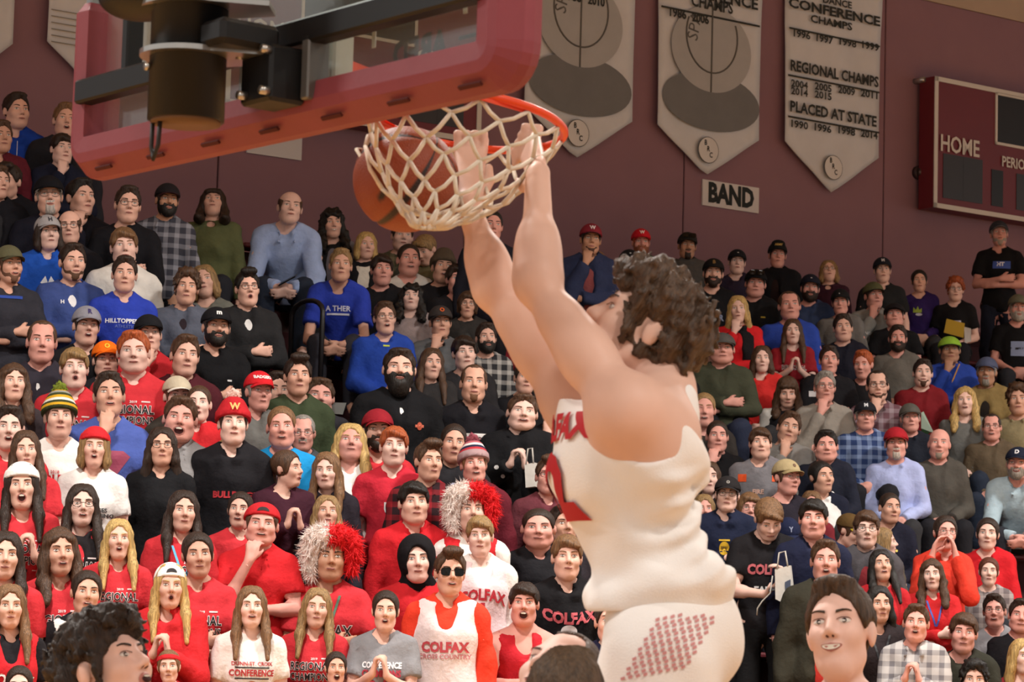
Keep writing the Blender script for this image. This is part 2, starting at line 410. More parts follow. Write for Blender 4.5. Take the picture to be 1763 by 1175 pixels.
# ---------- people: hair and beards, in head space ----------
def fur(P, s, amp, ph=0.0):
    x, y, z = P; th = np.arctan2(x, y-.01)
    return amp*(np.sin(s*th+4*np.sin(z*9+ph)+ph)*.6+np.sin(1.7*s*th+2.2*ph+z*17)*.4)
SKULL = [E((0, .014, .036), (.0745, .094, .082), .02), E((0, -.018, -.006), (.066, .07, .07), .02)]
def hair_sdf(kind):
    def cap_(t, front=.062, side=-.022, back=-.075, fz=-.02, r=(.088, .104, .102)):
        ps = infl(SKULL, t)
        ps.append(E((0, -.118, fz), r, .010, -1))                       # face opening
        ps.append(E((0, -.062, -.20), (.14, .12, .262+side), .010, -1))  # below the sideburns
        for s_ in (-1, 1): ps.append(E((s_*.088, .004, -.022), (.026, .036, .046), .008, -1))   # round the ears
        ps.append(E((0, .10, -.32), (.2, .2, .32+back), .012, -1))
        return ps
    post = None; h = .006
    if kind == 'crew': ps = cap_(.005, r=(.088, .104, .106)); post = lambda F, P: F+fur(P, 40, .0008)
    elif kind == 'short':
        ps = cap_(.0085)+[E((0, -.040, .104), (.055, .046, .020), .02)]; post = lambda F, P: F+fur(P, 26, .0022)+.0022*wob(P, 230)
    elif kind == 'fringe':
        ps = cap_(.011, r=(.088, .104, .084))+[C((-.03, -.078, .082), (.05, -.092, .058), .020, .013, .02), C((-.05, -.06, .08), (-.066, -.062, .03), .016, .011, .02)]
        post = lambda F, P: F+fur(P, 22, .0028, 1)+.002*wob(P, 210)
    elif kind == 'quiff':
        ps = cap_(.009)+[E((0, -.055, .112), (.055, .045, .030), .02), E((.02, -.075, .108), (.035, .030, .022), .015)]; post = lambda F, P: F+fur(P, 24, .003, 2)+.003*wob(P, 200)
    elif kind == 'curly':
        ps = cap_(.017)+[E((0, -.030, .105), (.068, .062, .036), .02)]; post = lambda F, P: F+.0075*wob(P, 210)+.003*wob(P, 420, 2)
    elif kind == 'afro':
        ps = cap_(.035, back=-.06, r=(.066, .115, .09))+[E((0, .0, .09), (.098, .098, .055), .03)]; post = lambda F, P: F+.009*wob(P, 170)+.003*wob(P, 420, 2)
    elif kind == 'mop':
        ps = infl(SKULL, .022)+[E((0, -.020, .095), (.085, .092, .050), .03), E((0, .085, .02), (.08, .05, .09), .04), E((0, -.128, -.035), (.120, .128, .104), .010, -1), E((0, -.07, -.20), (.15, .115, .205), .010, -1)]+[E((s_*.094, .004, -.022), (.030, .036, .046), .008, -1) for s_ in (-1, 1)]+[E((0, .10, -.34), (.2, .2, .25), .012, -1)]
        post = lambda F, P: F+.008*wob(P, 110)+.006*wob(P, 240, 2)+.003*wob(P, 480, 1); h = .0045
    elif kind == 'bald':
        ps = infl(SKULL, .006)+[E((0, -.04, .10), (.085, .130, .075), .01, -1), E((0, -.115, -.02), (.072, .105, .1), .012, -1), E((0, -.062, -.20), (.14, .12, .19), .010, -1), E((.088, .004, -.022), (.026, .036, .046), .008, -1), E((-.088, .004, -.022), (.026, .036, .046), .008, -1), E((0, .1, -.32), (.2, .2, .245), .012, -1)]
    elif kind == 'receding':
        ps = cap_(.006, r=(.085, .104, .116), fz=.0)+[E((-.045, -.075, .085), (.028, .05, .035), .01, -1), E((.045, -.075, .085), (.028, .05, .035), .01, -1)]; post = lambda F, P: F+fur(P, 30, .0018)
    elif kind == 'shag':
        ps = cap_(.014, side=-.10, back=-.12, r=(.064, .105, .084))+[C((-.078, .0, .03), (-.082, .012, -.06), .020, .014, .02), C((.078, .0, .03), (.082, .012, -.06), .020, .014, .02), E((0, .07, -.06), (.07, .04, .05), .03), C((-.04, -.078, .078), (.045, -.085, .066), .016, .014, .02)]
        post = lambda F, P: F+fur(P, 20, .004, .5)
    elif kind in ('long', 'longback', 'wavy', 'bob', 'bigcurl', 'bangs', 'longside'):
        L = {'long': -.30, 'longback': -.27, 'wavy': -.25, 'bob': -.115, 'bigcurl': -.22, 'bangs': -.17, 'longside': -.30}[kind]
        ps = infl(SKULL, .010)+[E((0, -.125, -.030), (.066, .112, .121), .010, -1)]
        if kind == 'longside': ps[-1]['c'][0] = -.006
        wv = kind in ('wavy', 'bigcurl', 'bangs')
        fr = -.055 if kind not in ('longback',) else .0
        for s in (-1, 1):
            x0 = .069; x1 = .080 if not wv else .088
            ps += [C((s*.035, -.015, .095), (s*x0, -.022, .03), .022, .019, .02), C((s*x0, -.022, .03), (s*x1, -.026, -.085), .019, .022 if not wv else .028, .02)]
            if kind != 'bob':
                zb = -.16
                ps += [C((s*x1, -.026, -.085), (s*.088, fr, zb), .024, .028 if not wv else .034, .025), C((s*.088, fr, zb), (s*.094, fr*1.75-.02, L), .028 if not wv else .036, .014 if not wv else .028, .025)]
                ps += [C((s*.075, .02, -.03), (s*.085, .03, zb), .028, .03, .03)]
            else: ps += [C((s*x1, -.026, -.085), (s*.074, -.028, L), .024, .018, .02), C((s*.07, .02, -.02), (s*.07, .02, L+.01), .030, .024, .03)]
        ps += [E((0, .075, -.05), (.085, .042, .11), .04)]
        if kind != 'bob': ps += [E((0, .085, -.17), (.10, .035, .12), .04)]
        if kind in ('bangs', 'bigcurl'): ps += [C((-.045, -.076, .066), (.045, -.076, .066), .018, None, .02)]
        am = {'long': .0035, 'longback': .0035, 'longside': .0035, 'bob': .004, 'wavy': .005, 'bangs': .005, 'bigcurl': .004}[kind]
        if kind == 'bigcurl': post = lambda F, P: F+.010*wob(P, 120)+.004*wob(P, 260, 2)
        elif kind == 'wavy': post = lambda F, P: F+fur(P, 16, am, 1)+.006*wob(P, 75, 1)
        else: post = lambda F, P: F+fur(P, 17, am)
        h = .0075
    elif kind in ('up', 'pony'):
        ps = infl(SKULL, .009)+[E((0, -.118, -.03), (.086, .104, .116), .010, -1), E((0, -.062, -.20), (.14, .12, .195), .010, -1), E((.088, .004, -.024), (.024, .034, .042), .008, -1), E((-.088, .004, -.024), (.024, .034, .042), .008, -1)]
        if kind == 'up': ps += [E((0, .095, .085), (.036, .034, .034), .02)]
        else: ps += [C((0, .10, .05), (.02, .135, -.05), .026, .03, .02), C((.02, .135, -.05), (.06, .09, -.2), .03, .016, .02)]
        post = lambda F, P: F+fur(P, 30, .0016)
    elif kind == 'under':   # hair that shows below a cap
        ps = infl(SKULL, .007)+[E((0, -.118, -.02), (.088, .105, .1), .010, -1), E((0, -.062, -.20), (.14, .12, .195), .010, -1), E((.088, .004, -.022), (.026, .036, .046), .008, -1), E((-.088, .004, -.022), (.026, .036, .046), .008, -1), E((0, .0, .14), (.2, .2, .1), .01, -1), E((0, .10, -.32), (.2, .2, .245), .012, -1)]
    else: raise KeyError(kind)
    return ps, post, h
HAIR_T = {'mop': 9000, 'long': 2600, 'longback': 2400, 'wavy': 2800, 'bigcurl': 3600, 'bangs': 2400, 'longside': 2600, 'curly': 2200, 'afro': 2400, 'fringe': 1500, 'short': 1400, 'shag': 1800}
_hair = {}
def hair_mesh(kind):
    if kind not in _hair:
        ps, post, h = hair_sdf(kind); V, Q = sdf_mesh(ps, h, post); V = lap(V, Q, 1, .3); V, T = decimate(V, Q, HAIR_T.get(kind, 1200)); _hair[kind] = mesh_np('hair', V, T)
    return _hair[kind]
_beard = {}
def beard_mesh(kind):
    if kind not in _beard:
        t = {'full': .009, 'goatee': .007, 'stubble': .0028, 'long': .012, 'moustache': .007}[kind]
        ps = [E((0, -.020, -.020), (.0640+t, .0700+t, .085+t), .02), E((0, -.030, -.068), (.050+t, .050+t, .042+t), .025), E((0, -.066, -.098), (.02+t, .018+t, .017+t), .03)]
        if kind == 'long': ps += [E((0, -.05, -.125), (.05, .038, .05), .03)]
        cut = [E((0, -.11, .052), (.09, .10, .080), .012, -1), E((0, -.115, -.060), (.019, .05, .0085), .008, -1), E((0, .08, -.06), (.2, .075, .2), .01, -1), E((0, -.104, -.02), (.016, .03, .018), .008, -1)]
        if kind == 'goatee': cut += [E((-.075, -.05, -.05), (.049, .12, .12), .008, -1), E((.075, -.05, -.05), (.049, .12, .12), .008, -1)]
        if kind == 'moustache': cut += [E((0, -.07, -.125), (.12, .1, .064), .006, -1), E((-.08, -.05, -.05), (.052, .12, .12), .008, -1), E((.08, -.05, -.05), (.052, .12, .12), .008, -1)]
        V, Q = sdf_mesh(ps+cut, .0045 if kind in ('goatee', 'moustache') else .005, (lambda F, P: F+.0016*wob(P, 330)) if kind != 'stubble' else None)
        V, T = decimate(V, Q, 700); _beard[kind] = mesh_np('beard', V, T)
    return _beard[kind]

# ---------- people: bodies ----------
Z0 = dict(stand=0.0, sit=-.42)
def rotx(a): c, s = math.cos(a), math.sin(a); return np.array([[1, 0, 0], [0, c, -s], [0, s, c]])
def rotz(a): c, s = math.cos(a), math.sin(a); return np.array([[c, -s, 0], [s, c, 0], [0, 0, 1]])
def roty(a): c, s = math.cos(a), math.sin(a); return np.array([[c, 0, s], [0, 1, 0], [-s, 0, c]])
def nrm(v): v = np.asarray(v, float); return v/(np.linalg.norm(v)+1e-12)
def hand_prims(w, d, n, side, curl=0.5, thumb=0.6, sc=1.0, k=.006):
    """w wrist, d finger direction, n palm normal (fingers curl towards it), side: thumb direction"""
    w = np.asarray(w, float); d = nrm(d); s = np.asarray(side, float); s = nrm(s-d*(s@d)); n = np.asarray(n, float); n = nrm(n-d*(n@d)-s*(n@s))
    ps = []
    for i, o in enumerate((-1.35, -.45, .45, 1.35)):
        ps.append(C(w+d*.012*sc+s*o*.010*sc, w+d*.088*sc+s*o*.0205*sc, .0150*sc, .0125*sc, .014))
    for i, (o, L) in enumerate(((-1.45, .062), (-.48, .076), (.48, .080), (1.45, .072))):
        b = w+d*.090*sc+s*o*.0205*sc; dd = nrm(d+s*o*.05); a1 = curl*.9; a2 = curl*1.9; a3 = curl*2.7
        m1 = b+L*sc*.46*nrm(dd*math.cos(a1)+n*math.sin(a1)); m2 = m1+L*sc*.32*nrm(dd*math.cos(a2)+n*math.sin(a2)); m3 = m2+L*sc*.24*nrm(dd*math.cos(a3)+n*math.sin(a3))
        ps += [C(b, m1, .0098*sc, .0090*sc, k), C(m1, m2, .0090*sc, .0082*sc, k), C(m2, m3, .0082*sc, .0072*sc, k)]
    t0 = w+d*.028*sc+s*.026*sc; t1 = t0+.042*sc*nrm(s*thumb+d*.75+n*.35); t2 = t1+.030*sc*nrm(d*.9+s*thumb*.3+n*.4)
    ps += [C(t0, t1, .0150*sc, .0108*sc, .012), C(t1, t2, .0108*sc, .0085*sc, k)]
    return ps
def limb(a, b, c, r0, r1, r2, k=.02):
    a, b, c = map(lambda q: np.asarray(q, float), (a, b, c))
    m = a+(b-a)*.45; f = b+(c-b)*.30
    return [C(a, b, r0, r1, k), C(b, c, r1, r2, k), E(m, (r0*1.06,)*3, .05), C(b+(c-b)*.1, f, r1*1.02, r1*1.0, .03)]
ARMS = {   # elbow, wrist, finger dir, palm normal, thumb side, curl, for the person's right (x<0) and left (x>0) arm
    'down': [((-.225, .03, 1.13), (-.235, -.03, .88), (0, -.15, -1), (1, 0, 0), (0, -1, 0), .35), ((.225, .03, 1.13), (.235, -.03, .88), (0, -.15, -1), (-1, 0, 0), (0, -1, 0), .35)],
    'crossed': [((-.222, -.06, 1.14), (.03, -.205, 1.175), (1, .28, .12), (0, 1, 0), (0, -.1, 1), .35), ((.222, -.06, 1.14), (-.03, -.165, 1.115), (-1, .2, .1), (0, 1, 0), (0, -.1, 1), .35)],
    'clasp': [((-.205, -.09, 1.15), (-.048, -.225, 1.265), (.22, -.02, .95), (.9, .25, -.2), (0, .9, .3), .75), ((.205, -.09, 1.15), (.048, -.235, 1.255), (-.22, -.02, .95), (-.9, .25, -.2), (0, .9, .3), .75)],
    'chin': [((-.165, -.17, 1.15), (-.035, -.185, 1.425), (.18, .22, .95), (.3, .9, 0), (.9, .1, .1), .75), ((.222, -.05, 1.14), (-.07, -.19, 1.13), (-1, .15, .1), (0, 1, 0), (0, -.1, 1), .4)],
    'front': [((-.225, -.01, 1.13), (-.055, -.205, .985), (.75, -.25, -.45), (.2, .9, .2), (.3, -.2, .9), .5), ((.225, -.01, 1.13), (.055, -.215, 1.0), (-.75, -.25, -.45), (-.2, .9, .2), (-.3, -.2, .9), .5)],
    'cup': [((-.20, -.20, 1.20), (-.085, -.165, 1.47), (.25, .02, .95), (.9, .4, 0), (.2, .9, .3), .25), ((.20, -.20, 1.20), (.085, -.165, 1.47), (-.25, .02, .95), (-.9, .4, 0), (-.2, .9, .3), .25)],
    'phone': [((-.215, -.06, 1.14), (-.05, -.27, 1.12), (.55, -.25, .5), (.2, .3, .9), (.3, -.8, .4), .5), ((.215, -.06, 1.14), (.09, -.24, 1.22), (-.5, -.2, .7), (-.3, .6, -.2), (-.3, -.6, .6), .6)],
}
HS = 1.07
def scale_ps(ps, k):
    out = []
    for p in ps:
        q = dict(p)
        for a in ('a', 'b', 'ra', 'rb', 'c', 'r', 'k'):
            if a in q: q[a] = q[a]*k
        out.append(q)
    return out
LEAN = math.radians(30)
def body_prims(pose):
    base, arms = pose.split('_')
    z = Z0['stand' if base == 'stand' else 'sit']; off = np.array([0, 0, z])
    torso = [E((0, .015, .95), (.155, .113, .13), .05), E((0, .01, 1.09), (.138, .100, .15), .06), E((0, .008, 1.28), (.158, .112, .165), .06),
             C((-.135, .018, 1.412), (.135, .018, 1.412), .058, None, .05), C((-.12, .025, 1.435), (-.02, .035, 1.492), .040, .05, .04), C((.12, .025, 1.435), (.02, .035, 1.492), .040, .05, .04)]
    neck = [C((0, .03, 1.44), (0, .014, 1.57), .054, .052, .025)]
    head = xform(scale_ps(head_prims(), HS), np.eye(3), np.array([0, -.005, 1.640]))
    hm = np.eye(4); hm[:3, 3] = (0, -.005, 1.640); np_ = np.array([0, .025, 1.50])
    Rl = np.eye(3); piv = np.array([0, .02, .95])
    if base == 'lean':
        Rl = rotx(LEAN)
        T = lambda ps: xform(ps, Rl, piv-Rl@piv)
        torso = torso[:1]+T(torso[1:]); neck = T(neck); hc = Rl@(np.array([0, .01, 1.52])-piv)+piv
        dlt = hc-np.array([0, .01, 1.52]); head = xform(scale_ps(head_prims(), HS), np.eye(3), np.array([0, -.03, 1.63])+dlt)
        hm[:3, 3] = np.array([0, -.03, 1.63])+dlt; np_ = Rl@(np_-piv)+piv
    arm = []; sleeves = []; hands = []
    A = ARMS[arms]
    for i, s in enumerate((-1, 1)):
        sh = np.array([s*.166, .018, 1.412]); e, w, d, n, sd, cu = A[i]; e = np.array(e, float); w = np.array(w, float)
        if base == 'lean':
            sh = Rl@(sh-piv)+piv
            e = np.array([s*.21, -.36, .99]); w = np.array([s*.045, -.50, .94]); d = (-s*.6, -.5, -.45); n = (-s*.3, .5, -.5); sd = (0, -.3, .9); cu = .5
        elif base == 'sit' and arms in ('front',):
            w = w+np.array([0, -.06, .03])
        arm += limb(sh, e, w, .047, .038, .026); sleeves.append((sh, e, w)); hands += hand_prims(w, d, n, sd, cu)
    legs = []; lj = []
    for s in (-1, 1):
        hp = np.array([s*.09, .01, .93]); 
        if base == 'stand': kn = np.array([s*.105, -.02, .50]); an = np.array([s*.115, .02, .09]); ft = an+np.array([s*.02, -.15, -.055])
        else: kn = np.array([s*.13, -.43, .95]); an = np.array([s*.13, -.40, .50]); ft = an+np.array([s*.02, -.16, -.05])
        legs += [C(hp, kn, .085, .055, .05), C(kn, an, .054, .036, .03), C(an, ft, .038, .03, .02)]; lj.append((hp, kn, an, ft))
    if z:
        tr = lambda ps: xform(ps, np.eye(3), off)
        torso, neck, head, arm, hands, legs = map(tr, (torso, neck, head, arm, hands, legs))
        sleeves = [tuple(q+off for q in t) for t in sleeves]; lj = [tuple(q+off for q in t) for t in lj]; hm[:3, 3] += off; np_ = np_+off
    return dict(torso=torso, neck=neck, head=head, arm=arm, hands=hands, legs=legs, sl=sleeves, lj=lj, hm=hm, npv=np_, Rl=Rl, piv=piv+off, off=off, base=base)
_body = {}
def body_template(pose, hi=False):
    key = (pose, hi)
    if key not in _body:
        B = body_prims(pose)
        V, Q = sdf_mesh(B['torso']+B['arm']+B['legs']+B['neck']+B['head']+B['hands'], .0052 if hi else .0075)
        V = lap(V, Q, 1, .4)
        hc = B['hm'][:3, 3]; r = np.linalg.norm((V-hc)/np.array([.1, .12, .13]), axis=1); wt = (r < 1.1)*.9
        face = (r < 1.1) & (V[:, 1] < hc[1]-.02); wt[face] = 1.0
        for s in B['sl']:
            wt = np.maximum(wt, (np.linalg.norm(V-s[2], axis=1) < .19)*.75)
        V, T = decimate(V, Q, 36000 if hi else 5600, wt, 1.0)
        # weight of each vertex to the head
        rel = V-hc; nz = B['npv']; t = np.clip((V[:, 2]-(nz[2]-.03)-.25*(V[:, 1]-nz[1]))/.09, 0, 1); wh = t*t*(3-2*t)
        wh[np.linalg.norm(rel/np.array([.13, .15, .22]), axis=1) > 1] = 0
        _body[key] = (V, T, wh, B)
    return _body[key]

# ---------- people: clothes ----------
def neck_cut(B, kind):
    o = B['off']; R = B['Rl']; piv = B['piv']
    def tp(p): return R@(np.array(p, float)+o-piv)+piv
    if kind == 'crew': ps = [C(tp((0, .030, 1.475)), tp((0, -.01, 1.62)), .062, .085, .01, -1), E(tp((0, -.065, 1.468)), (.050, .045, .028), .01, -1)]
    elif kind == 'v': ps = [C(tp((0, .030, 1.475)), tp((0, -.01, 1.62)), .064, .085, .01, -1), C(tp((0, -.11, 1.45)), tp((0, -.125, 1.335)), .062, .008, .012, -1)]
    elif kind == 'deep': ps = [C(tp((0, .030, 1.465)), tp((0, -.01, 1.62)), .072, .090, .01, -1), C(tp((0, -.09, 1.455)), tp((0, -.125, 1.375)), .072, .050, .012, -1)]
    elif kind == 'zip': ps = [C(tp((0, .030, 1.49)), tp((0, -.01, 1.62)), .070, .088, .01, -1), C(tp((0, -.105, 1.48)), tp((0, -.135, 1.29)), .064, .012, .012, -1)]
    elif kind == 'open': ps = [C(tp((0, .030, 1.49)), tp((0, -.01, 1.62)), .070, .088, .01, -1), C(tp((0, -.13, 1.48)), tp((0, -.145, 1.25)), .060, .055, .012, -1), C(tp((0, -.145, 1.25)), tp((0, -.125, .80)), .055, .05, .012, -1)]
    elif kind == 'high': ps = [C(tp((0, .022, 1.525)), tp((0, -.01, 1.66)), .060, .080, .006, -1)]
    return ps
_garm = {}
def garment(pose, kind):
    """tee, sweater, hoodie, jacket, zip, shirt, polo, tank, vest, trousers (all in the body's frame)"""
    key = (pose, kind)
    if key in _garm: return _garm[key]
    B = body_template(pose)[3]; o = B['off']; R = B['Rl']; piv = B['piv']
    def tp(p): return R@(np.array(p, float)+o-piv)+piv
    if kind == 'trousers':
        ps = infl(B['torso'][:1], .004)
        for (hp, kn, an, ft) in B['lj']: ps += [C(hp, kn, .084, .074, .05), C(kn, an+np.array([0, 0, -.03]), .076, .062, .03, 1, True)]
        zt = (.94 if B['base'] == 'stand' else 1.15)+B['off'][2]; post = lambda F, P: np.maximum(F+.004*wob(P, 42), P[2]-zt); h = .012; T = 900
    else:
        t = {'undershirt': .006, 'tee': .013, 'polo': .013, 'sweater': .0165, 'hoodie': .024, 'jacket': .030, 'zip': .022, 'shirt': .016, 'tank': .012, 'overtank': .034, 'vest': .03}[kind]
        sf = {'tee': .55, 'polo': .55}.get(kind, 2.0)
        ps = infl(B['torso'], t)
        if kind in ('hoodie', 'jacket', 'shirt', 'zip'): ps[0] = E(B['torso'][0]['c'], B['torso'][0]['r']+t+.008, .05)
        if kind not in ('hoodie', 'jacket', 'shirt', 'zip'): ps[0] = E(B['torso'][0]['c'], B['torso'][0]['r']+np.array([t+.016, t+.008, t]), .05)
        if kind in ('tank', 'overtank', 'vest', 'undershirt'):
            ps = ps[:3]+[C(tp((-.120, .02, 1.418)), tp((.120, .02, 1.418)), .050+t, None, .04)]
            if kind == 'vest': ps[3] = C(tp((-.14, .02, 1.40)), tp((.14, .02, 1.40)), .05+t, None, .04)
        else:
            for (sh, e, w) in B['sl']:
                ru, re, rw = .047+t+.006, .040+t+.006, .028+t+.002
                if sf < 1: ps.append(C(sh, sh+(e-sh)*(sf+.12), ru, ru+.006, .03, 1, True))
                else: ps += [C(sh, e, ru, re, .03), C(e, e+(w-e)*.97, re, rw, .02, 1, True)]
        if kind == 'hoodie':
            for p in ((0, .085, 1.475), (.075, .055, 1.475), (-.075, .055, 1.475)): ps.append(E(tp(p), (.065, .045, .038), .03))
            ps += [C(tp((-.088, .02, 1.485)), tp((-.035, -.085, 1.425)), .028, .022, .025), C(tp((.088, .02, 1.485)), tp((.035, -.085, 1.425)), .028, .022, .025)]
        if kind in ('jacket', 'zip', 'vest'):
            for s in (-1, 1): ps += [C(tp((0, .085, 1.50)), tp((s*.072, .03, 1.51)), .020, None, .02), C(tp((s*.072, .03, 1.51)), tp((s*.052, -.055, 1.475)), .020, .016, .02)]
        if kind in ('shirt', 'polo'):
            for s in (-1, 1): ps += [C(tp((0, .08, 1.505)), tp((s*.062, .03, 1.51)), .016, None, .012), C(tp((s*.062, .03, 1.51)), tp((s*.040, -.075, 1.462)), .016, .014, .012), C(tp((s*.040, -.078, 1.46)), tp((s*.058, -.105, 1.425)), .016, .006, .01)]
        ps += neck_cut(B, {'undershirt': 'crew', 'tee': 'crew', 'polo': 'v', 'sweater': 'crew', 'hoodie': 'crew', 'jacket': 'open', 'zip': 'zip', 'shirt': 'v', 'tank': 'deep', 'overtank': 'deep', 'vest': 'open'}[kind])
        hem = .84 if kind in ('hoodie', 'jacket', 'vest') else .86
        if kind not in ('hoodie', 'zip', 'jacket'): pass
        am = {'undershirt': .001, 'tee': .0058, 'tank': .005, 'overtank': .004, 'shirt': .0065, 'polo': .0055}.get(kind, .0068)
        hz = hem+o[2]
        def post(F, P):
            x, y, z = P
            F = F+am*np.minimum(wob(P, 33, len(pose)*.7), 1.0)+am*.6*np.minimum(wob(P, 62, 1.1), .8)
            return np.maximum(F, hz-z)
        h = .010; T = 2400 if kind not in ('tank', 'overtank', 'vest') else 1800
    V, Q = sdf_mesh(ps, h, post); V = lap(V, Q, 1, .35); V, Tn = decimate(V, Q, T)
    _garm[key] = (V, Tn); return _garm[key]
def base_sit(B): return B['base'] != 'stand'
def feminize(V, pose):
    B = body_prims(pose) if (pose, False) not in _body else _body[(pose, False)][3]
    V = V.copy(); o = B['off']; R = B['Rl']; piv = B['piv']; z = V[:, 2]-o[2]
    t = np.clip((1.50-z)/.08, 0, 1)
    V[:, 0] *= 1-.09*t
    for s in (-1, 1):
        c = R@(np.array([s*.072, -.11, 1.255])+o-piv)+piv
        d = np.linalg.norm((V-c)/np.array([.075, .11, .075]), axis=1); V[:, 1] -= .030*np.exp(-d**2)
    return V
_gm = {}
def garment_mesh(pose, kind, sex):
    key = (pose, kind, sex)
    if key not in _gm:
        V, T = garment(pose, kind)
        if sex == 'F': V = feminize(V, pose)
        me = mesh_np(kind, V, T); _gm[key] = [me, None, V, T]
    return _gm[key]
def garment_bvh(pose, kind, sex):
    g = garment_mesh(pose, kind, sex)
    if g[1] is None: g[1] = BVHTree.FromPolygons([tuple(v) for v in g[2]], [tuple(int(i) for i in t) for t in g[3]])
    return g[1]
# ---------- people: hats, glasses, lanyards ----------
_acc = {}
def strands(V, T, n, L, rg, w=.004):
    tri = V[T]; nr = np.cross(tri[:, 1]-tri[:, 0], tri[:, 2]-tri[:, 0]); ar = np.linalg.norm(nr, axis=1); pr = ar/ar.sum()
    i = rg.choice(len(T), n, p=pr); b = rg.dirichlet((1, 1, 1), n); p = (tri[i]*b[:, :, None]).sum(1); d = nr[i]/ar[i][:, None]
    d = d+rg.normal(0, .45, (n, 3)); d[:, 2] -= .6; d /= np.linalg.norm(d, axis=1)[:, None]
    s = np.cross(d, rg.normal(0, 1, (n, 3))); s /= np.linalg.norm(s, axis=1)[:, None]
    ln = L*rg.uniform(.5, 1.2, n)[:, None]
    W_ = np.concatenate([p-s*w, p+s*w, p+d*ln], 0); k = np.arange(n)
    return W_, np.stack([k, k+n, k+2*n], 1)
def acc_mesh(kind):
    if kind in _acc: return _acc[kind]
    post = None; h = .006; T = 900
    if kind in ('cap', 'capback', 'captall'):
        ps = infl(SKULL, .0165)
        if kind == 'captall': ps.append(E((0, -.045, .105), (.062, .045, .035), .02))
        def post(F, P):
            x, y, z = P; return np.maximum(F, (.044-.12*(y+.08))-z)
    elif kind in ('beanie', 'wrap'):
        t = .021 if kind == 'beanie' else .0175; ps = infl(SKULL, t)
        if kind == 'beanie': ps.append(E((0, .0, .115), (.055, .06, .035), .03))
        lim = .040 if kind == 'beanie' else .052
        def post(F, P):
            x, y, z = P; th = np.arctan2(x, y-.01); F = F+(.0016*np.sin(44*th) if kind == 'beanie' else 0)
            band = np.maximum(-(F+.0), 0)
            return np.maximum(F-np.where(z < lim+.035, .004, 0), (lim-.25*(y+.08))-z)
    elif kind == 'pom': ps = [E((0, .01, .160), .034, .01)]; post = lambda F, P: F+.008*wob(P, 200)
    elif kind == 'hoodup':
        ps = infl(SKULL, .024)+[E((0, .03, .0), (.09, .085, .13), .03), E((0, .04, -.13), (.105, .08, .07), .04), E((0, -.125, -.03), (.062, .11, .108), .012, -1)]; post = lambda F, P: F+.003*wob(P, 60)
        h = .007
    elif kind == 'furwhite' or kind == 'furred':
        sg = -1 if kind == 'furwhite' else 1
        ps = [E((0, .0, .105), (.118, .112, .062), .04), E((-.095, .0, .05), (.045, .07, .075), .04), E((.095, .0, .05), (.045, .07, .075), .04), C((-.10, .0, .03), (-.105, -.01, -.09), .042, .03, .03), C((.10, .0, .03), (.105, -.01, -.05), .042, .03, .03), E((0, -.125, -.045), (.066, .11, .108), .012, -1)]
        post = lambda F, P: np.maximum(F+.010*wob(P, 170)+.004*wob(P, 380), -sg*(P[0]+.018))
        h = .008
    elif kind == 'headset_band':
        ps = infl(SKULL, .012); post = lambda F, P: np.maximum(np.maximum(F, .058-P[2]-.3*(P[1]+.08)), P[2]-.095+.3*(P[1]+.08))
    V, Q = sdf_mesh(ps, h, post); V, Tn = decimate(V, Q, T if kind not in ('furwhite', 'furred') else 1600)
    if kind in ('furwhite', 'furred'):
        W_, F2 = strands(V, Tn, 2000, .042, np.random.default_rng(3), .0028); Tn = np.concatenate([Tn, F2+len(V)]); V = np.concatenate([V, W_])
    if kind == 'pom':
        W_, F2 = strands(V, Tn, 160, .016, np.random.default_rng(4), .003); Tn = np.concatenate([Tn, F2+len(V)]); V = np.concatenate([V, W_])
    _acc[kind] = mesh_np(kind, V, Tn); return _acc[kind]
def brim_mesh():
    if 'brim' not in _acc:
        nx, ny = 11, 5; V = []; 
        for lay in (0, 1):
            for j in range(ny):
                for i in range(nx):
                    a = (i/(nx-1)*2-1); r = j/(ny-1); ang = a*1.25
                    x = .074*math.sin(ang)*(1+.02*r); y = -.083*math.cos(ang)-.012-r*.068*math.cos(a*1.15)**.8; z = .052-.012*r-.022*a*a-(.004 if lay else 0)
                    V.append((x, y, z))
        F = []; n = nx*ny
        for j in range(ny-1):
            for i in range(nx-1):
                a = j*nx+i; F += [(a, a+1, a+nx+1, a+nx), (n+a, n+a+nx, n+a+nx+1, n+a+1)]
        for i in range(nx-1):
            a = (ny-1)*nx+i; F.append((a, a+1, n+a+1, n+a))
        for j in range(ny-1):
            a = j*nx; b = a+nx-1; F += [(a, a+nx, n+a+nx, n+a), (b+nx, b, n+b, n+b+nx)]
        _acc['brim'] = mesh_np('brim', np.array(V), np.array(F))
    return _acc['brim']
def gap_mesh():
    if 'gap' not in _acc:
        mb = MB(); V = []; ps = infl(SKULL, .017)
        pts = []
        for i in range(11):
            t = math.pi*i/10; pts.append((.030*math.cos(t), .062+.026*math.sin(t)))
        pts = np.array([(0, .066)]+pts); y = np.full(len(pts), -.10)
        for yy in np.linspace(-.14, -.05, 91):
            P = (pts[:, 0], np.full(len(pts), yy), pts[:, 1]); d = None
            for p in ps:
                e = pdist(p, P); d = e if d is None else smin(d, e, .02)
            y = np.where((d < 0) & (y <= -.0999), yy-.004, y)
        V = np.stack([pts[:, 0], y, pts[:, 1]], 1); F = np.array([(0, i, i+1) for i in range(1, 11)])
        _acc['gap'] = mesh_np('gap', V, F)
    return _acc['gap']
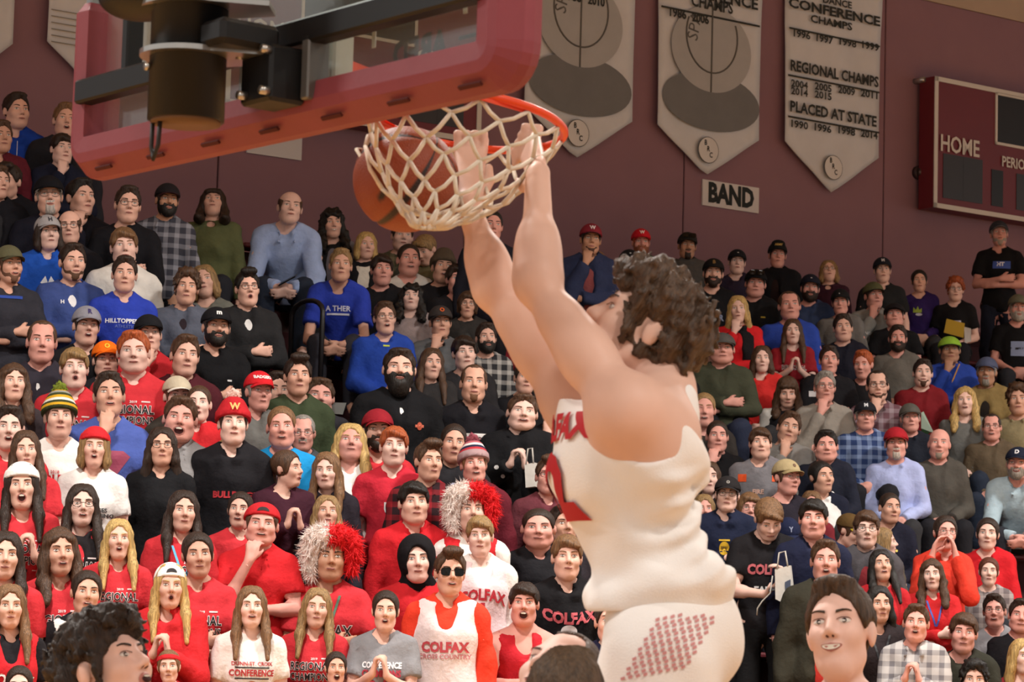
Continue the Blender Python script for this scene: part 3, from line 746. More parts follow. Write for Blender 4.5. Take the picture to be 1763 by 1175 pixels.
def glasses_mesh(sun=False):
    k = 'sun' if sun else 'gls'
    if k not in _acc:
        mb = MB(); y0 = float(face_y(np.array([.031]), np.array([.02]))[0])-.012
        for s in (-1, 1):
            e_ = .55 if sun else .8; gx, gz = (.0270, .0195) if sun else (.0235, .0165)
            pts = [(s*.033+gx*math.copysign(abs(math.cos(t))**e_, math.cos(t)), y0+.004*abs(math.cos(t)), .004+gz*math.copysign(abs(math.sin(t))**e_, math.sin(t))) for t in np.linspace(0, 2*math.pi, 15)[:-1]]
            mb.tube(pts, .0019 if not sun else .0022, 5, closed=True)
            if sun:
                n = mb.n; mb.add([(s*.032, y0-.001, .004)]+pts, [(0, i+1, (i+1) % 14+1) for i in range(14)])
            mb.tube([(s*.0555, y0+.004, .010), (s*.070, -.06, .012), (s*.082, .012, .010)], .0018, 5)
        mb.tube([(-.0085, y0, .009), (0, y0-.003, .011), (.0085, y0, .009)], .0018, 5)
        V = np.concatenate(mb.v); me = bpy.data.meshes.new('glasses'); me.from_pydata([tuple(v) for v in V], [], mb.f); me.update(); _acc[k] = me
    return _acc[k]

# ---------- lettering ----------
_txt = {}
def text_np(s, size=1.0, bold=0.0, sx=1.0):
    key = (s, bold)
    if key not in _txt:
        cu = bpy.data.curves.new('t', 'FONT'); cu.body = s; cu.size = 1.0; cu.align_x = 'CENTER'; cu.align_y = 'CENTER'; cu.offset = bold; cu.resolution_u = 2; cu.fill_mode = 'FRONT'
        o = bpy.data.objects.new('t', cu); COL.objects.link(o); dg = bpy.context.evaluated_depsgraph_get(); me = bpy.data.meshes.new_from_object(o.evaluated_get(dg))
        me.calc_loop_triangles(); V = np.array([v.co[:] for v in me.vertices]) if len(me.vertices) else np.zeros((0, 3)); T = np.array([t.vertices[:] for t in me.loop_triangles])
        bpy.data.objects.remove(o); bpy.data.curves.remove(cu); bpy.data.meshes.remove(me); _txt[key] = (V, T)
    V, T = _txt[key]; V = V.copy(); V[:, 0] *= size*sx; V[:, 1] *= size; return V, T
def flat_text(name, s, o, x, y, size, material, parent=None, bold=.02, sx=1.0, thick=0.0):
    """lettering on a plane: o origin, x right, y up (unit vectors)"""
    V, T = text_np(s, size, bold, sx); x = np.asarray(x); y = np.asarray(y)
    P = np.asarray(o)+V[:, :1]*x+V[:, 1:2]*y
    return put(name, mesh_np(name, P, T, [material], smooth=False), parent)
def arc_pts(V, bend): V[:, 1] -= bend*V[:, 0]**2; return V
def rect_np(w, h, nx=8, ny=3):
    V = [(w*(i/nx-.5), h*(j/ny-.5), 0) for j in range(ny+1) for i in range(nx+1)]
    F = []
    for j in range(ny):
        for i in range(nx): a = j*(nx+1)+i; F += [(a, a+1, a+nx+2), (a, a+nx+2, a+nx+1)]
    return np.array(V), np.array(F)
def ell_np(w, h, n=20):
    V = [(0, 0, 0)]+[(w/2*math.cos(2*math.pi*i/n), h/2*math.sin(2*math.pi*i/n), 0) for i in range(n)]
    return np.array(V), np.array([(0, 1+i, 1+(i+1) % n) for i in range(n)])
def subdiv(V, T, n=2):
    for _ in range(n):
        V = [tuple(v) for v in V]; mid = {}; out = []
        def m(a, b):
            k = (min(a, b), max(a, b))
            if k not in mid: mid[k] = len(V); V.append(tuple((V[a][i]+V[b][i])/2 for i in range(3)))
            return mid[k]
        for a, b, c in T:
            x, y, z = m(a, b), m(b, c), m(c, a); out += [(a, x, z), (x, b, y), (z, y, c), (x, y, z)]
        T = np.array(out)
    return np.array(V), np.array(T)
def poly_np(pts):
    V = np.array([(x, y, 0) for x, y in pts]); import mathutils
    T = mathutils.geometry.tessellate_polygon([[Vector(p) for p in V]]); return V, np.array(T)
def on_chest(bvh, V, cx, cz, off=.0045):
    """wraps flat lettering V (x,y) onto the front of a garment around (cx, cz)"""
    out = np.empty((len(V), 3)); last = -.13
    for i, (x, y, _) in enumerate(V):
        hit = bvh.ray_cast(Vector((cx+x, -.60, cz+y)), Vector((0, 1, 0)))
        if hit[0] is not None and hit[0].y < .05: last = hit[0].y
        out[i] = (cx+x, last-off, cz+y)
    return out
# ready-made chest prints: list of (shape, args, dx, dz, colour)
def PR(name, c1='#f2f0ee', c2='#c8232c'):
    if name == 'regional': return [('t', '2019', .020, .02, .0, .075, '#e8e2e0'), ('r', .045, .008, .085, .078, '#e8d5d3'), ('to', 'REGIONAL', .068, .0, .028, '#1d1416', .78), ('to', 'CHAMPIONS', .062, .0, -.035, '#1d1416', .72), ('r', .05, .006, -.075, -.085, '#e9dcd9'), ('r', .05, .006, .075, -.085, '#e9dcd9'), ('e', .05, .028, .0, -.088, '#3a2a2c')]
    if name == 'colfax_red': return [('t', 'COLFAX', .066, 0, .0, .0, '#b9262c', .010)]
    return []
def print_np(items, bvh, cx, cz):
    """returns list of (colour, V, T)"""
    out = []
    for it in items:
        k = it[0]
        if k == 't':      # text, size, dx, bend, dz, colour, bold, sx
            _, s, size, dx, bend, dz, col = it[:7]; bold = it[7] if len(it) > 7 else .02; sx = it[8] if len(it) > 8 else 1.0
            V, T = text_np(s, size, bold, sx); V = arc_pts(V, bend)
            if len(V): out.append((col, on_chest(bvh, V, cx+dx, cz+dz, .0055), T))
        elif k == 'to':   # outlined text
            _, s, size, dx, dz, col, sx = it
            V, T = text_np(s, size, .055, sx); out.append(('#ece6e4', on_chest(bvh, V, cx+dx, cz+dz, .0050), T))
            V, T = text_np(s, size, .012, sx); out.append((col, on_chest(bvh, V, cx+dx, cz+dz, .0068), T))
        elif k == 'r': V, T = rect_np(it[1], it[2]); out.append((it[5], on_chest(bvh, V, cx+it[3], cz+it[4]), T))
        elif k == 'e': V, T = subdiv(*ell_np(it[1], it[2]), 1); out.append((it[5], on_chest(bvh, V, cx+it[3], cz+it[4]), T))
        elif k == 'p': V, T = subdiv(*poly_np(it[1]), 3); out.append((it[4], on_chest(bvh, V, cx+it[2], cz+it[3], .0030), T))
    return out

# ---------- people: assembling one person ----------
SKIN = {'a': '#dcae9c', 'b': '#cf9f8a', 'c': '#e4bcae', 'd': '#b98a70', 'e': '#a87658', 'r': '#d99d90'}
LIPM = mat('lips', '#b0736a', .45, rnd=.1); EYEW = mat('eye_white', '#dcd6d0', .3); EYED = mat('eye_iris', '#2c211c', .2); MDARK = mat('mouth_inside', '#3a1414', .6); TEETH = mat('teeth', '#dcd5c8', .35)
LID = mat('eye_lid_line', '#5a3a30', .6)
TREAD0, ROW0, RISE, RUN = .30, 12.2, .41, .66
def smooth_rot(V, wh, R, piv):
    D = V-piv; return V*(1-wh)[:, None]+(piv+D@R.T)*wh[:, None]
def make_person(loc, rz, s, sex, pose, head_yaw=0, head_pitch=0, head_roll=0, skin='a', hair=None, beard=None, mouth='closed', eyes='open', top=('tee', '#cc2222'), under=None, pants='#2a2c33', hat=None, glasses=None, prints=None, wide=1.0, facew=1.0, lanyard=None, over=None, extras=None, jaw=None, hi=False):
    V, T, wh, B = body_template(pose, hi)
    hm = B['hm'].copy(); npv = B['npv']
    if sex == 'F': jaw = (facew if jaw is None else jaw)*.90
    if sex == 'F':
        Vf = feminize(V, pose); V = V*wh[:, None]+Vf*(1-wh)[:, None]
    else: V = V.copy()
    hc = hm[:3, 3]
    # face shape
    rel = V-hc; inface = wh > .6
    rel2 = rel.copy(); jw = facew*(1.0 if jaw is None else jaw); lowf = np.clip((.0-rel[:, 2])/.08, 0, 1)
    fs = (.955 if sex == 'F' else 1.0)
    sx = (facew*(1-lowf)+jw*lowf)*fs; rel2[:, 0] *= sx; rel2[:, 1] *= fs; rel2[:, 2] *= fs
    drop = {'wide': .012, 'open': .006, 'oh': .006}.get(mouth, 0)
    if drop: rel2[:, 2] -= drop*np.clip((-.058-rel[:, 2])/.02, 0, 1)*(rel[:, 1] < .0)
    ww = np.clip((wh-.3)/.5, 0, 1)[:, None]; V = V*(1-ww)+(hc+rel2)*ww
    fV, fT, fM = face_parts(mouth, eyes); fV = fV.copy(); lowf = np.clip((.0-fV[:, 2])/.08, 0, 1)
    fV[:, 0] *= (facew*(1-lowf)+jw*lowf)*fs; fV[:, 1] *= fs; fV[:, 2] *= fs; fV = fV*HS+hc
    Rh = rotz(head_yaw)@rotx(-head_pitch)@roty(head_roll)
    V = smooth_rot(V, wh, Rh, npv); fV = npv+(fV-npv)@Rh.T
    hcol = hair[1] if hair else '#4a3a2c'
    mats_ = [skinm(SKIN[skin]), LIPM, EYEW, EYED, hairm(hcol), MDARK, TEETH, LID]
    me = mesh_np('person', np.concatenate([V, fV]), np.concatenate([T, fT+len(V)]), mats_, np.concatenate([np.zeros(len(T), int), fM]))
    root = put('person', me); root.location = loc; root.rotation_euler = (0, 0, rz); root.scale = (s*wide, s*(1+.6*(wide-1)), s)
    Mh = np.eye(4); Mh[:3, :3] = Rh; Mh[:3, 3] = npv+Rh@(hc-npv)
    S = np.diag([facew*fs*HS, fs*HS, fs*HS, 1.0]); MH = Matrix((Mh@S).tolist())
    if hair and hair[0] != 'none':
        kind = hair[0]
        put('hair', hair_mesh(kind), root, hairm(hcol), mw=MH)
    if beard: put('beard', beard_mesh(beard[0]), root, hairm(beard[1]) if beard[0] != 'stubble' else mat('stubble_'+beard[1], beard[1], .7, noise=.3, nscale=250), mw=MH)
    if glasses:
        put('glasses', glasses_mesh(glasses == 'sun'), root, plain({'black': '#15120f', 'thin': '#6b5f57', 'sun': '#0d0c0c', 'brown': '#4a3020'}.get(glasses, '#15120f'), .25), mw=MH)
    if hat: make_hat(root, MH, *hat) if not isinstance(hat, str) else make_hat(root, MH, hat)
    k, c = top
    shirt = put({'tee': 't_shirt', 'polo': 'polo_shirt', 'tank': 'sleeveless_jersey'}.get(k, k), garment_mesh(pose, k, sex)[0], root, c if not isinstance(c, str) else cloth(c))
    if k == 'jacket' or k == 'vest' or k == 'zip' or under:
        uk, uc = under if under else ('tee', '#2a2a2e'); uk = 'undershirt' if uk == 'tee' else uk
        if not (uk == 'none'): put('undershirt', garment_mesh(pose, uk, sex)[0], root, cloth(uc))
    gar = k
    if over:
        shirt = put('bib_jersey' if over[0] == 'overtank' else 'waistcoat', garment_mesh(pose, over[0], sex)[0], root, cloth(over[1])); gar = over[0]
    put('trousers', garment_mesh(pose, 'trousers', 'M')[0], root, cloth(pants))
    if prints:
        bv = garment_bvh(pose, gar, sex); o = B['off'][2]; c3 = B['Rl']@(np.array([0, 0, 1.265+o])-B['piv'])+B['piv']
        groups = {}
        for it_, pr_ in enumerate(prints):
            for col, PV, PT in print_np([pr_], bv, 0.0, float(c3[2])): groups.setdefault((col, it_), []).append((PV, PT))
        for (col, it_), L in groups.items():
            n = 0; VV = []; TT = []
            for PV, PT in L: VV.append(PV); TT.append(PT+n); n += len(PV)
            put('chest_print', mesh_np('chest_print', np.concatenate(VV), np.concatenate(TT), [plain(col, .7)], smooth=False), shirt)
    if lanyard:
        bv = garment_bvh(pose, gar, sex); o = B['off'][2]; pts = []
        tz = np.linspace(0, 1, 10)
        L = [np.array([-.062+.058*t, 0, (1.44-.20*t)+o]) for t in tz]+[np.array([.004+.058*t, 0, (1.24+.20*t)+o]) for t in tz]
        VV = []
        for p in L:
            hit = bv.ray_cast(Vector((p[0], -.6, p[2])), Vector((0, 1, 0))); y = hit[0].y if hit[0] is not None and hit[0].y < .05 else -.07
            VV.append((p[0]-.007, y-.006, p[2])); VV.append((p[0]+.007, y-.006, p[2]))
        F = [(2*i, 2*i+1, 2*i+3, 2*i+2) for i in range(len(L)-1)]
        put('lanyard', mesh_np('lanyard', np.array(VV), np.array(F), [plain(lanyard, .6)], smooth=False), root)
    return root, MH, B, shirt
def make_hat(root, MH, kind, col='#1c1c20', col2=None, mark=None, markcol='#e8e4df'):
    if kind in ('cap', 'captall', 'capback'):
        if kind == 'capback':
            M2 = MH@Matrix.Rotation(math.pi, 4, 'Z')
            c = put('cap', acc_mesh('capback'), root, cloth(col), mw=MH@Matrix.Rotation(math.radians(-8), 4, 'X'))
            put('brim', brim_mesh(), c, cloth(col2 or col), mw=Matrix.Rotation(math.pi, 4, 'Z')@Matrix.Translation((0, .0, .0)))
            put('strap_opening', gap_mesh(), c, plain('#20191a'))
        else:
            c = put('cap', acc_mesh(kind), root, cloth(col), mw=MH)
            put('brim', brim_mesh(), c, cloth(col2 or col))
        if mark == 'shades':   # sunglasses pushed up on the cap
            put('sunglasses', glasses_mesh(True), c, plain('#0c0c0e', .1), mw=Matrix.Translation((0, -.012, .065))@Matrix.Rotation(math.radians(-12), 4, 'X'))
        elif mark:
            V, T = text_np(mark, .042 if len(mark) < 3 else .026, .04)
            ps = infl(SKULL, .017)
            y = np.full(len(V), -.085)
            if kind == 'captall': ps.append(E((0, -.045, .105), (.062, .045, .035), .02))
            z = V[:, 1]+.088
            for yy in np.linspace(-.12, -.03, 61):
                P = (V[:, 0], np.full(len(V), yy), z); d = None
                for p in ps: e = pdist(p, P); d = e if d is None else smin(d, e, .02)
                y = np.where((d < 0) & (y == -.085), yy-.004, y)
            put('cap_emblem', mesh_np('cap_emblem', np.stack([V[:, 0], y, z], 1), T, [plain(markcol)], smooth=False), c)
    elif kind in ('beanie', 'wrap', 'pombeanie'):
        k = 'wrap' if kind == 'wrap' else 'beanie'
        c = put('beanie' if k == 'beanie' else 'head_wrap', acc_mesh(k), root, col if not isinstance(col, str) else cloth(col), mw=MH)
        if kind == 'pombeanie': put('pompom', acc_mesh('pom'), c, cloth(col2 or col))
        if mark:
            V, T = text_np(mark, .05, .04); put('beanie_emblem', mesh_np('beanie_emblem', np.stack([V[:, 0], np.full(len(V), -.107)+.25*V[:, 1], V[:, 1]+.085], 1), T, [plain(markcol)], smooth=False), c)
    elif kind == 'fur':
        c = put('fur_hat', acc_mesh('furwhite'), root, mat('fur_white', '#e6d9d2', .9, noise=.12), mw=MH); put('red_fur', acc_mesh('furred'), c, mat('fur_red', '#d81f26', .9, noise=.15))
    elif kind == 'hoodup': put('hood', acc_mesh('hoodup'), root, cloth(col), mw=MH)
    elif kind == 'band': put('headband', acc_mesh('headset_band'), root, cloth(col), mw=MH)
# ---------- the gym: floor, walls, seating ----------
MAROON = mat('maroon_wall_paint', '#8f6c75', .75, noise=.05, nscale=2.0, bump=.05, bscale=60, spec=.25)
BEIGE = mat('beige_wall_paint', '#b5a08c', .8, noise=.04, nscale=3)
DARKGAP = plain('#2a1518', .9)
def gbox(name, u0, u1, v0, v1, z0, z1, material, parent=None, bev=0.0):
    c = uv((u0+u1)/2, (v0+v1)/2, (z0+z1)/2)
    return MB().box(c, (u1-u0, v1-v0, z1-z0), ax=[U2, V2, [0, 0, 1]], bev=bev).build(name, material, parent)
def wall_uz(px, py, v=WALL_V): P = on_wall(px, py, v); return float(P@U2), float(P[2])
woodm = mat('gym_floor_maple', '#c89658', .35, noise=.10, nscale=6, stretch=(1, 8, 1), spec=.4)
floor = struct(gbox('floor', -14, 40, -16, 20, -.15, 0, woodm))
WTOP = wall_uz(1660, 16)[1]
SEAMS = [wall_uz(375, 310)[0], wall_uz(1177, 350)[0], wall_uz(1523, 200)[0]]
sp = (SEAMS[2]-SEAMS[1])
us = [SEAMS[0]-sp*2, SEAMS[0]-sp, SEAMS[0], SEAMS[0]+(SEAMS[1]-SEAMS[0])/2, SEAMS[1], SEAMS[2], SEAMS[2]+sp, SEAMS[2]+2*sp, SEAMS[2]+3*sp]
us = [us[0]-8]+us+[us[-1]+8]
wall = struct(gbox('wall_back', us[0], us[-1], WALL_V+.045, WALL_V+.25, 0, WTOP, DARKGAP))
for i in range(len(us)-1):
    gbox('wall_panel', us[i]+.008, us[i+1]-.008, WALL_V, WALL_V+.045, 0, WTOP, MAROON, wall, bev=.006)
struct(gbox('wall_upper_back', us[0], us[-1], WALL_V-.02, WALL_V+.25, WTOP, CEIL_Z+1.6, BEIGE))
struct(gbox('ceiling', -14, 40, -16, WALL_V+.25, CEIL_Z+1.6, CEIL_Z+1.8, mat('ceiling_paint', '#cfc4b4', .9)))
lampm = mat('lamp_lens', '#fff2dc', .4, emis=6.0)
for n_, (u, v) in enumerate(LAMP_SPOTS):
    t = empty('high_bay_lamp', uv(u, v, CEIL_Z-.45)); tag(t, 'round grey high bay lamp, %s in the row over the %s' % (['first', 'second', 'third', 'fourth', 'fifth'][n_ % 5], 'near sideline' if n_ < 5 else 'bleachers'), 'lamp', 'high bay lamps over the court')
    m_ = MB(); m_.tube([(0, 0, .30), (0, 0, .16), (0, 0, -.02)], [.16, .22, .46], 20, cap=False); m_.build('housing', plain('#7d7d80', .4, metal=.6), t, True)
    m_ = MB(); m_.tube([(0, 0, 0), (0, 0, -.03)], .40, 20); m_.build('lens', lampm, t, True)
    m_ = MB(); m_.tube([(0, 0, .3), (0, 0, 2.0)], .012, 6); m_.build('cable', plain('#303030'), t)
# bleachers: each row a thing with a foot board, a riser and seat planks; the stair gap is left open
SEATM = mat('maroon_bench', '#5c2027', .5, noise=.08, nscale=6); TREADM = mat('dark_foot_board', '#3a2423', .7, noise=.12, nscale=5); RISM = mat('bench_riser', '#3c181c', .8)
def row_v(k): return ROW0+RUN*k
def row_z(k): return TREAD0+RISE*k
AISLE = (9.95, 10.7)
NROW = 10
for k in range(-1, NROW+1):
    v = row_v(k); z = max(row_z(k), .02)
    t = empty('bleacher_row', uv(0, v, z)); tag(t, ('bottom' if k == -1 else 'top' if k == NROW else ['first', 'second', 'third', 'fourth', 'fifth', 'sixth', 'seventh', 'eighth', 'ninth', 'tenth'][k])+' row of maroon bleacher seating up from the gym floor', 'bleacher', 'bleacher rows'); t.location = (0, 0, 0)
    gbox('foot_board', 2, 34, v-.495, v+.16, z-.05, z, TREADM, t)
    gbox('riser', 2, 34, v+.135, v+.155, z+.002, z+RISE-.055, RISM, t)
    for (a, b) in ((2, AISLE[0]), (AISLE[1], 34)):
        n = max(1, int((b-a)/4)); w = (b-a)/n
        for i in range(n):
            gbox('seat_plank', a+i*w+.01, a+(i+1)*w-.01, v-.12, v+.13, z+.36, z+.40, SEATM, t, bev=.012)
    if k >= 0: gbox('stair_step', AISLE[0], AISLE[1], v-.49, v-.17, z-.21, z-.052, SEATM, t, bev=.01)
for k in (3, 5, 7):
    v = row_v(k); z = row_z(k); uu = 10.08
    t = empty('handrail', (0, 0, 0)); tag(t, 'black hooped stair handrail in the bleacher aisle, %s one from the floor' % {3: 'first', 5: 'second', 7: 'third'}[k], 'handrail', 'aisle handrails')
    mb = MB(); pts = [uv(uu, v-.45, z-.05)]+[uv(uu, v-.45+.45*(1-math.cos(a))/2*1.0, z+.80+.10*math.sin(a)) for a in np.linspace(0, math.pi, 9)]+[uv(uu, v, z+.2)]
    mb.tube(pts, .02, 8); mb.build('rail', plain('#1c1a1c', .35), t, True)
    mb = MB(); mb.tube([uv(uu, v-.45, z-.05), uv(uu, v-.45, z-.02)], .05, 12); mb.build('foot_plate', plain('#8a8a8c', .3, metal=.8), t, True)

# ---------- banners and signs on the wall ----------
BANM = mat('grey_banner_cloth', '#d3d4d6', .55, noise=.05, nscale=5, bump=.35, bscale=3.2, spec=.4)
INK = plain('#2e302c', .7)
def banner(label, pxl, pxr, ybl, ybr, tip, ztop, material=BANM):
    u0, z0 = wall_uz(pxl, ybl); u1, z1 = wall_uz(pxr, ybr); ut, zt = wall_uz(*tip); zb = (z0+z1)/2
    t = empty('banner', (0, 0, 0)); tag(t, label, 'banner', 'championship banners on the wall')
    nu, nz = 16, 28; V = []; F = []
    for lay in (0, 1):
        for j in range(nz+1):
            for i in range(nu+1):
                a = i/nu; u = u0+(u1-u0)*a
                bot = zb+(zt-zb)*(1-abs(a-(ut-u0)/(u1-u0))/max((ut-u0)/(u1-u0), 1-(ut-u0)/(u1-u0)))
                bot = min(zb, max(bot, zt)) if True else bot
                z = bot+(ztop-bot)*j/nz; rp = .012*math.sin(a*9+z*1.7)+.008*math.sin(a*17-z*3)+.014*math.sin(a*5-z*4.5)*max(0, min(1, (z-7.2)/.8))
                V.append(uv(u, WALL_V-.085+rp*.7+(.012 if lay else 0), z))
    n = (nu+1)*(nz+1)
    for j in range(nz):
        for i in range(nu):
            a = j*(nu+1)+i; F += [(a, a+1, a+nu+2, a+nu+1), (n+a, n+a+nu+1, n+a+nu+2, n+a+1)]
    for i in range(nu): F.append((i, n+i, n+i+1, i+1))
    for j in range(nz):
        a = j*(nu+1); b = a+nu; F += [(a, a+nu+1, n+a+nu+1, n+a), (b, n+b, n+b+nu+1, b+nu+1)]
    put('cloth', mesh_np('cloth', np.array(V), np.array(F), [material]), t)
    mb = MB(); mb.box(uv((u0+u1)/2, WALL_V-.05, ztop+.01), (u1-u0+.08, .03, .03), ax=[U2, V2, [0, 0, 1]]); mb.build('top_rod', plain('#5a5a58', .4, metal=.5), t)
    return t, u0, u1, zt
WPX = {'DANCE': 50, 'CONFERENCE': 158, 'CHAMPS': 72, 'REGIONAL CHAMPS': 152, 'PLACED AT STATE': 149}
def wtext(s, px, py, h, parent, material=INK, name='lettering', bold=.03, sx=1.0, d=.120, wpx=None):
    u, z = wall_uz(px, py); h = h*1.0
    wpx = wpx or WPX.get(s) or (29 if s.isdigit() else None)
    if wpx: V_, _ = text_np(s, h, bold); sx = abs(wall_uz(px+wpx/2, py)[0]-wall_uz(px-wpx/2, py)[0])/(V_[:, 0].max()-V_[:, 0].min())
    return flat_text(name, s, uv(u, WALL_V-d, z), U2, np.array([0, 0, 1.0]), h, material, parent, bold, sx)
def wrule(px0, py0, px1, h, parent, material=INK, name='rule', d=.118):
    u0, z = wall_uz(px0, py0); u1 = wall_uz(px1, py0)[0]
    return gbox(name, u0, u1, WALL_V-d, WALL_V-d+.004, z-h/2, z+h/2, material, parent)
def wpoly(name, pts, parent, material, d=.112):
    V, T = poly_np(pts); P = np.array([uv(x, WALL_V-d, y) for x, y, _ in V]); return put(name, mesh_np(name, P, T, [material], smooth=False), parent)
def seal(px, py, r, parent):
    u, z = wall_uz(px, py); W_ = plain('#d9d6d2', .6)
    wpoly('seal', [(u+r*math.cos(t), z+r*math.sin(t)) for t in np.linspace(0, 2*math.pi, 33)[:-1]], parent, plain('#3a3b38', .6), .114)
    wpoly('seal_face', [(u+r*.95*math.cos(t), z+r*.95*math.sin(t)) for t in np.linspace(0, 2*math.pi, 33)[:-1]], parent, W_, .116)
    for i, ch in enumerate('BRC'):
        flat_text('seal_letter', ch, uv(u-.04+i*.036, WALL_V-.1185, z+.07-i*.06), U2, np.array([0, 0, 1.0]), .075, plain('#242622', .6), parent, .03, .8)
TOPZ = WTOP-.05
b3, *_ = banner('pale grey pointed banner listing regional and state years in dark lettering', 1341, 1504, 249, 269, (1423, 333), TOPZ)
wtext('DANCE', 1428, 8, .10, b3); wtext('CONFERENCE', 1424, 25, .14, b3, bold=.035); wtext('CHAMPS', 1418, 43, .11, b3, bold=.03)
wrule(1346, 51, 1502, .018, b3)
for x, y, s in ((1366, 63, '1996'), (1405, 71, '1997'), (1445, 77, '1998'), (1484, 83, '1999')): wtext(s, x, y, .105, b3)
wtext('REGIONAL CHAMPS', 1424, 131, .155, b3, bold=.035, sx=.83); wrule(1344, 132, 1501, .018, b3)
for x, y, s in ((1363, 149, '2004'), (1404, 154, '2005'), (1444, 160, '2009'), (1484, 166, '2011'), (1363, 162, '2014'), (1404, 168, '2015')): wtext(s, x, y, .105, b3)
wtext('PLACED AT STATE', 1422, 200, .155, b3, bold=.035, sx=.86); wrule(1344, 203, 1501, .018, b3)
for x, y, s in ((1362, 218, '1990'), (1402, 224, '1996'), (1443, 229, '1998'), (1483, 235, '2014')): wtext(s, x, y, .105, b3)
seal(1422, 291, .130, b3)
BALLG = mat('banner_ball_print', '#adadac', .6, noise=.05, nscale=6); SHADP = mat('banner_dark_print', '#757676', .6, noise=.06, nscale=6)
def ball_banner(label, pxl, pxr, ybl, ybr, tip, cx, cy, ry, years, ey, top):
    t, u0, u1, zt = banner(label, pxl, pxr, ybl, ybr, tip, TOPZ)
    uc, zc = wall_uz(cx, cy); r = ry; w = (u1-u0)/2
    eu, ez = wall_uz(cx, ey)
    wpoly('printed_ellipse', [(eu+.95*w*math.cos(a), ez+.30*math.sin(a)) for a in np.linspace(0, 2*math.pi, 40)[:-1]], t, SHADP, .1105)
    wpoly('printed_ball', [(uc+.78*w*math.cos(a), zc+r*math.sin(a)) for a in np.linspace(0, 2*math.pi, 48)[:-1]], t, BALLG, .112)
    lm = plain('#5d5b57', .6)
    for q_, f in enumerate((lambda a: (uc, zc+r*math.cos(a)), lambda a: (uc+.50*w*math.sin(a), zc+r*.30-r*.85*math.cos(a)))):
        mb = MB(); pts = [uv(x, WALL_V-.1125, z) for x, z in [f(a) for a in (np.linspace(0, math.pi, 25) if q_ == 0 else np.linspace(-2.0, 2.0, 25))]]
        mb.tube(pts, .010, 5); mb.build('printed_seam', lm, t)
    P0 = uv(uc-.34*w, WALL_V-.1145, zc+.20)
    a = math.radians(80); flat_text('ball_lettering', 'SPA', P0, U2*math.cos(a)+np.array([0, 0, 1])*math.sin(a), np.array([0, 0, 1])*math.cos(a)-U2*math.sin(a), .20, lm, t, .0, .9)
    for x, y, s in years: wtext(s, x, y, .125, t)
    for (s, x, y, h) in top: wtext(s, x, y, h*.78, t)
    seal(tip[0]-1, tip[1]-42, .135, t)
    return t
b2 = ball_banner('grey ball-print banner hanging directly above the small BAND sign', 1122, 1298, 217, 240, (1208, 303), 1213, 88, .44, ((1153, 27, '1986'), (1193, 36, '2006')), 178, (('CONFERENCE', 1214, -4, .21), ('CHAMPS', 1213, 12, .21)))
wrule(1126, 14, 1296, .02, b2)
b1 = ball_banner('grey ball-print banner hanging behind the orange rim', 893, 1080, 180, 211, (984, 274), 988, 42, .44, ((972, -2, '1986'), (1014, 6, '2010')), 150, ())
# plain banners left of the hoop, partly behind the glass
b4, *_ = banner('pale banner with net print, just left of the backboard edge', 73, 208, 78, 92, (150, 150), TOPZ)
for i in range(6):
    wrule(78, 20+i*11, 200, .008, b4, plain('#8a8982', .7))
b5, *_ = banner('pale banner at the left edge of the photo, cut off by the frame', -95, 15, 60, 70, (-40, 120), TOPZ)
b6, *_ = banner('white banner seen through the backboard glass behind the pole', 226, 398, 130, 150, (312, 215), TOPZ, mat('white_banner_cloth', '#cfccc2', .6, noise=.04, nscale=5, bump=.3, bscale=3))
# small white wall signs
def wall_sign(label, x0, y0, x1, y1, s, h):
    u0, z1 = wall_uz(x0, y0); u1, z0 = wall_uz(x1, y1)
    t = gbox('wall_sign', u0, u1, WALL_V-.02, WALL_V-.004, z0, z1, mat('white_sign_paper', '#d6d2d0', .6)); tag(t, label, 'sign')
    if s: flat_text('lettering', s, uv((u0+u1)/2, WALL_V-.0225, (z0+z1)/2), U2, np.array([0, 0, 1.0]), h, plain('#1d211e', .6), t, .05, .82)
    return t
bs = wall_sign('white sign with bold black BAND lettering on the maroon wall', 1208, 309, 1304, 368, 'BAND', .27)
ws = wall_sign('white sign half hidden under the bottom edge of the backboard', 425, 222, 517, 277, '', .3)
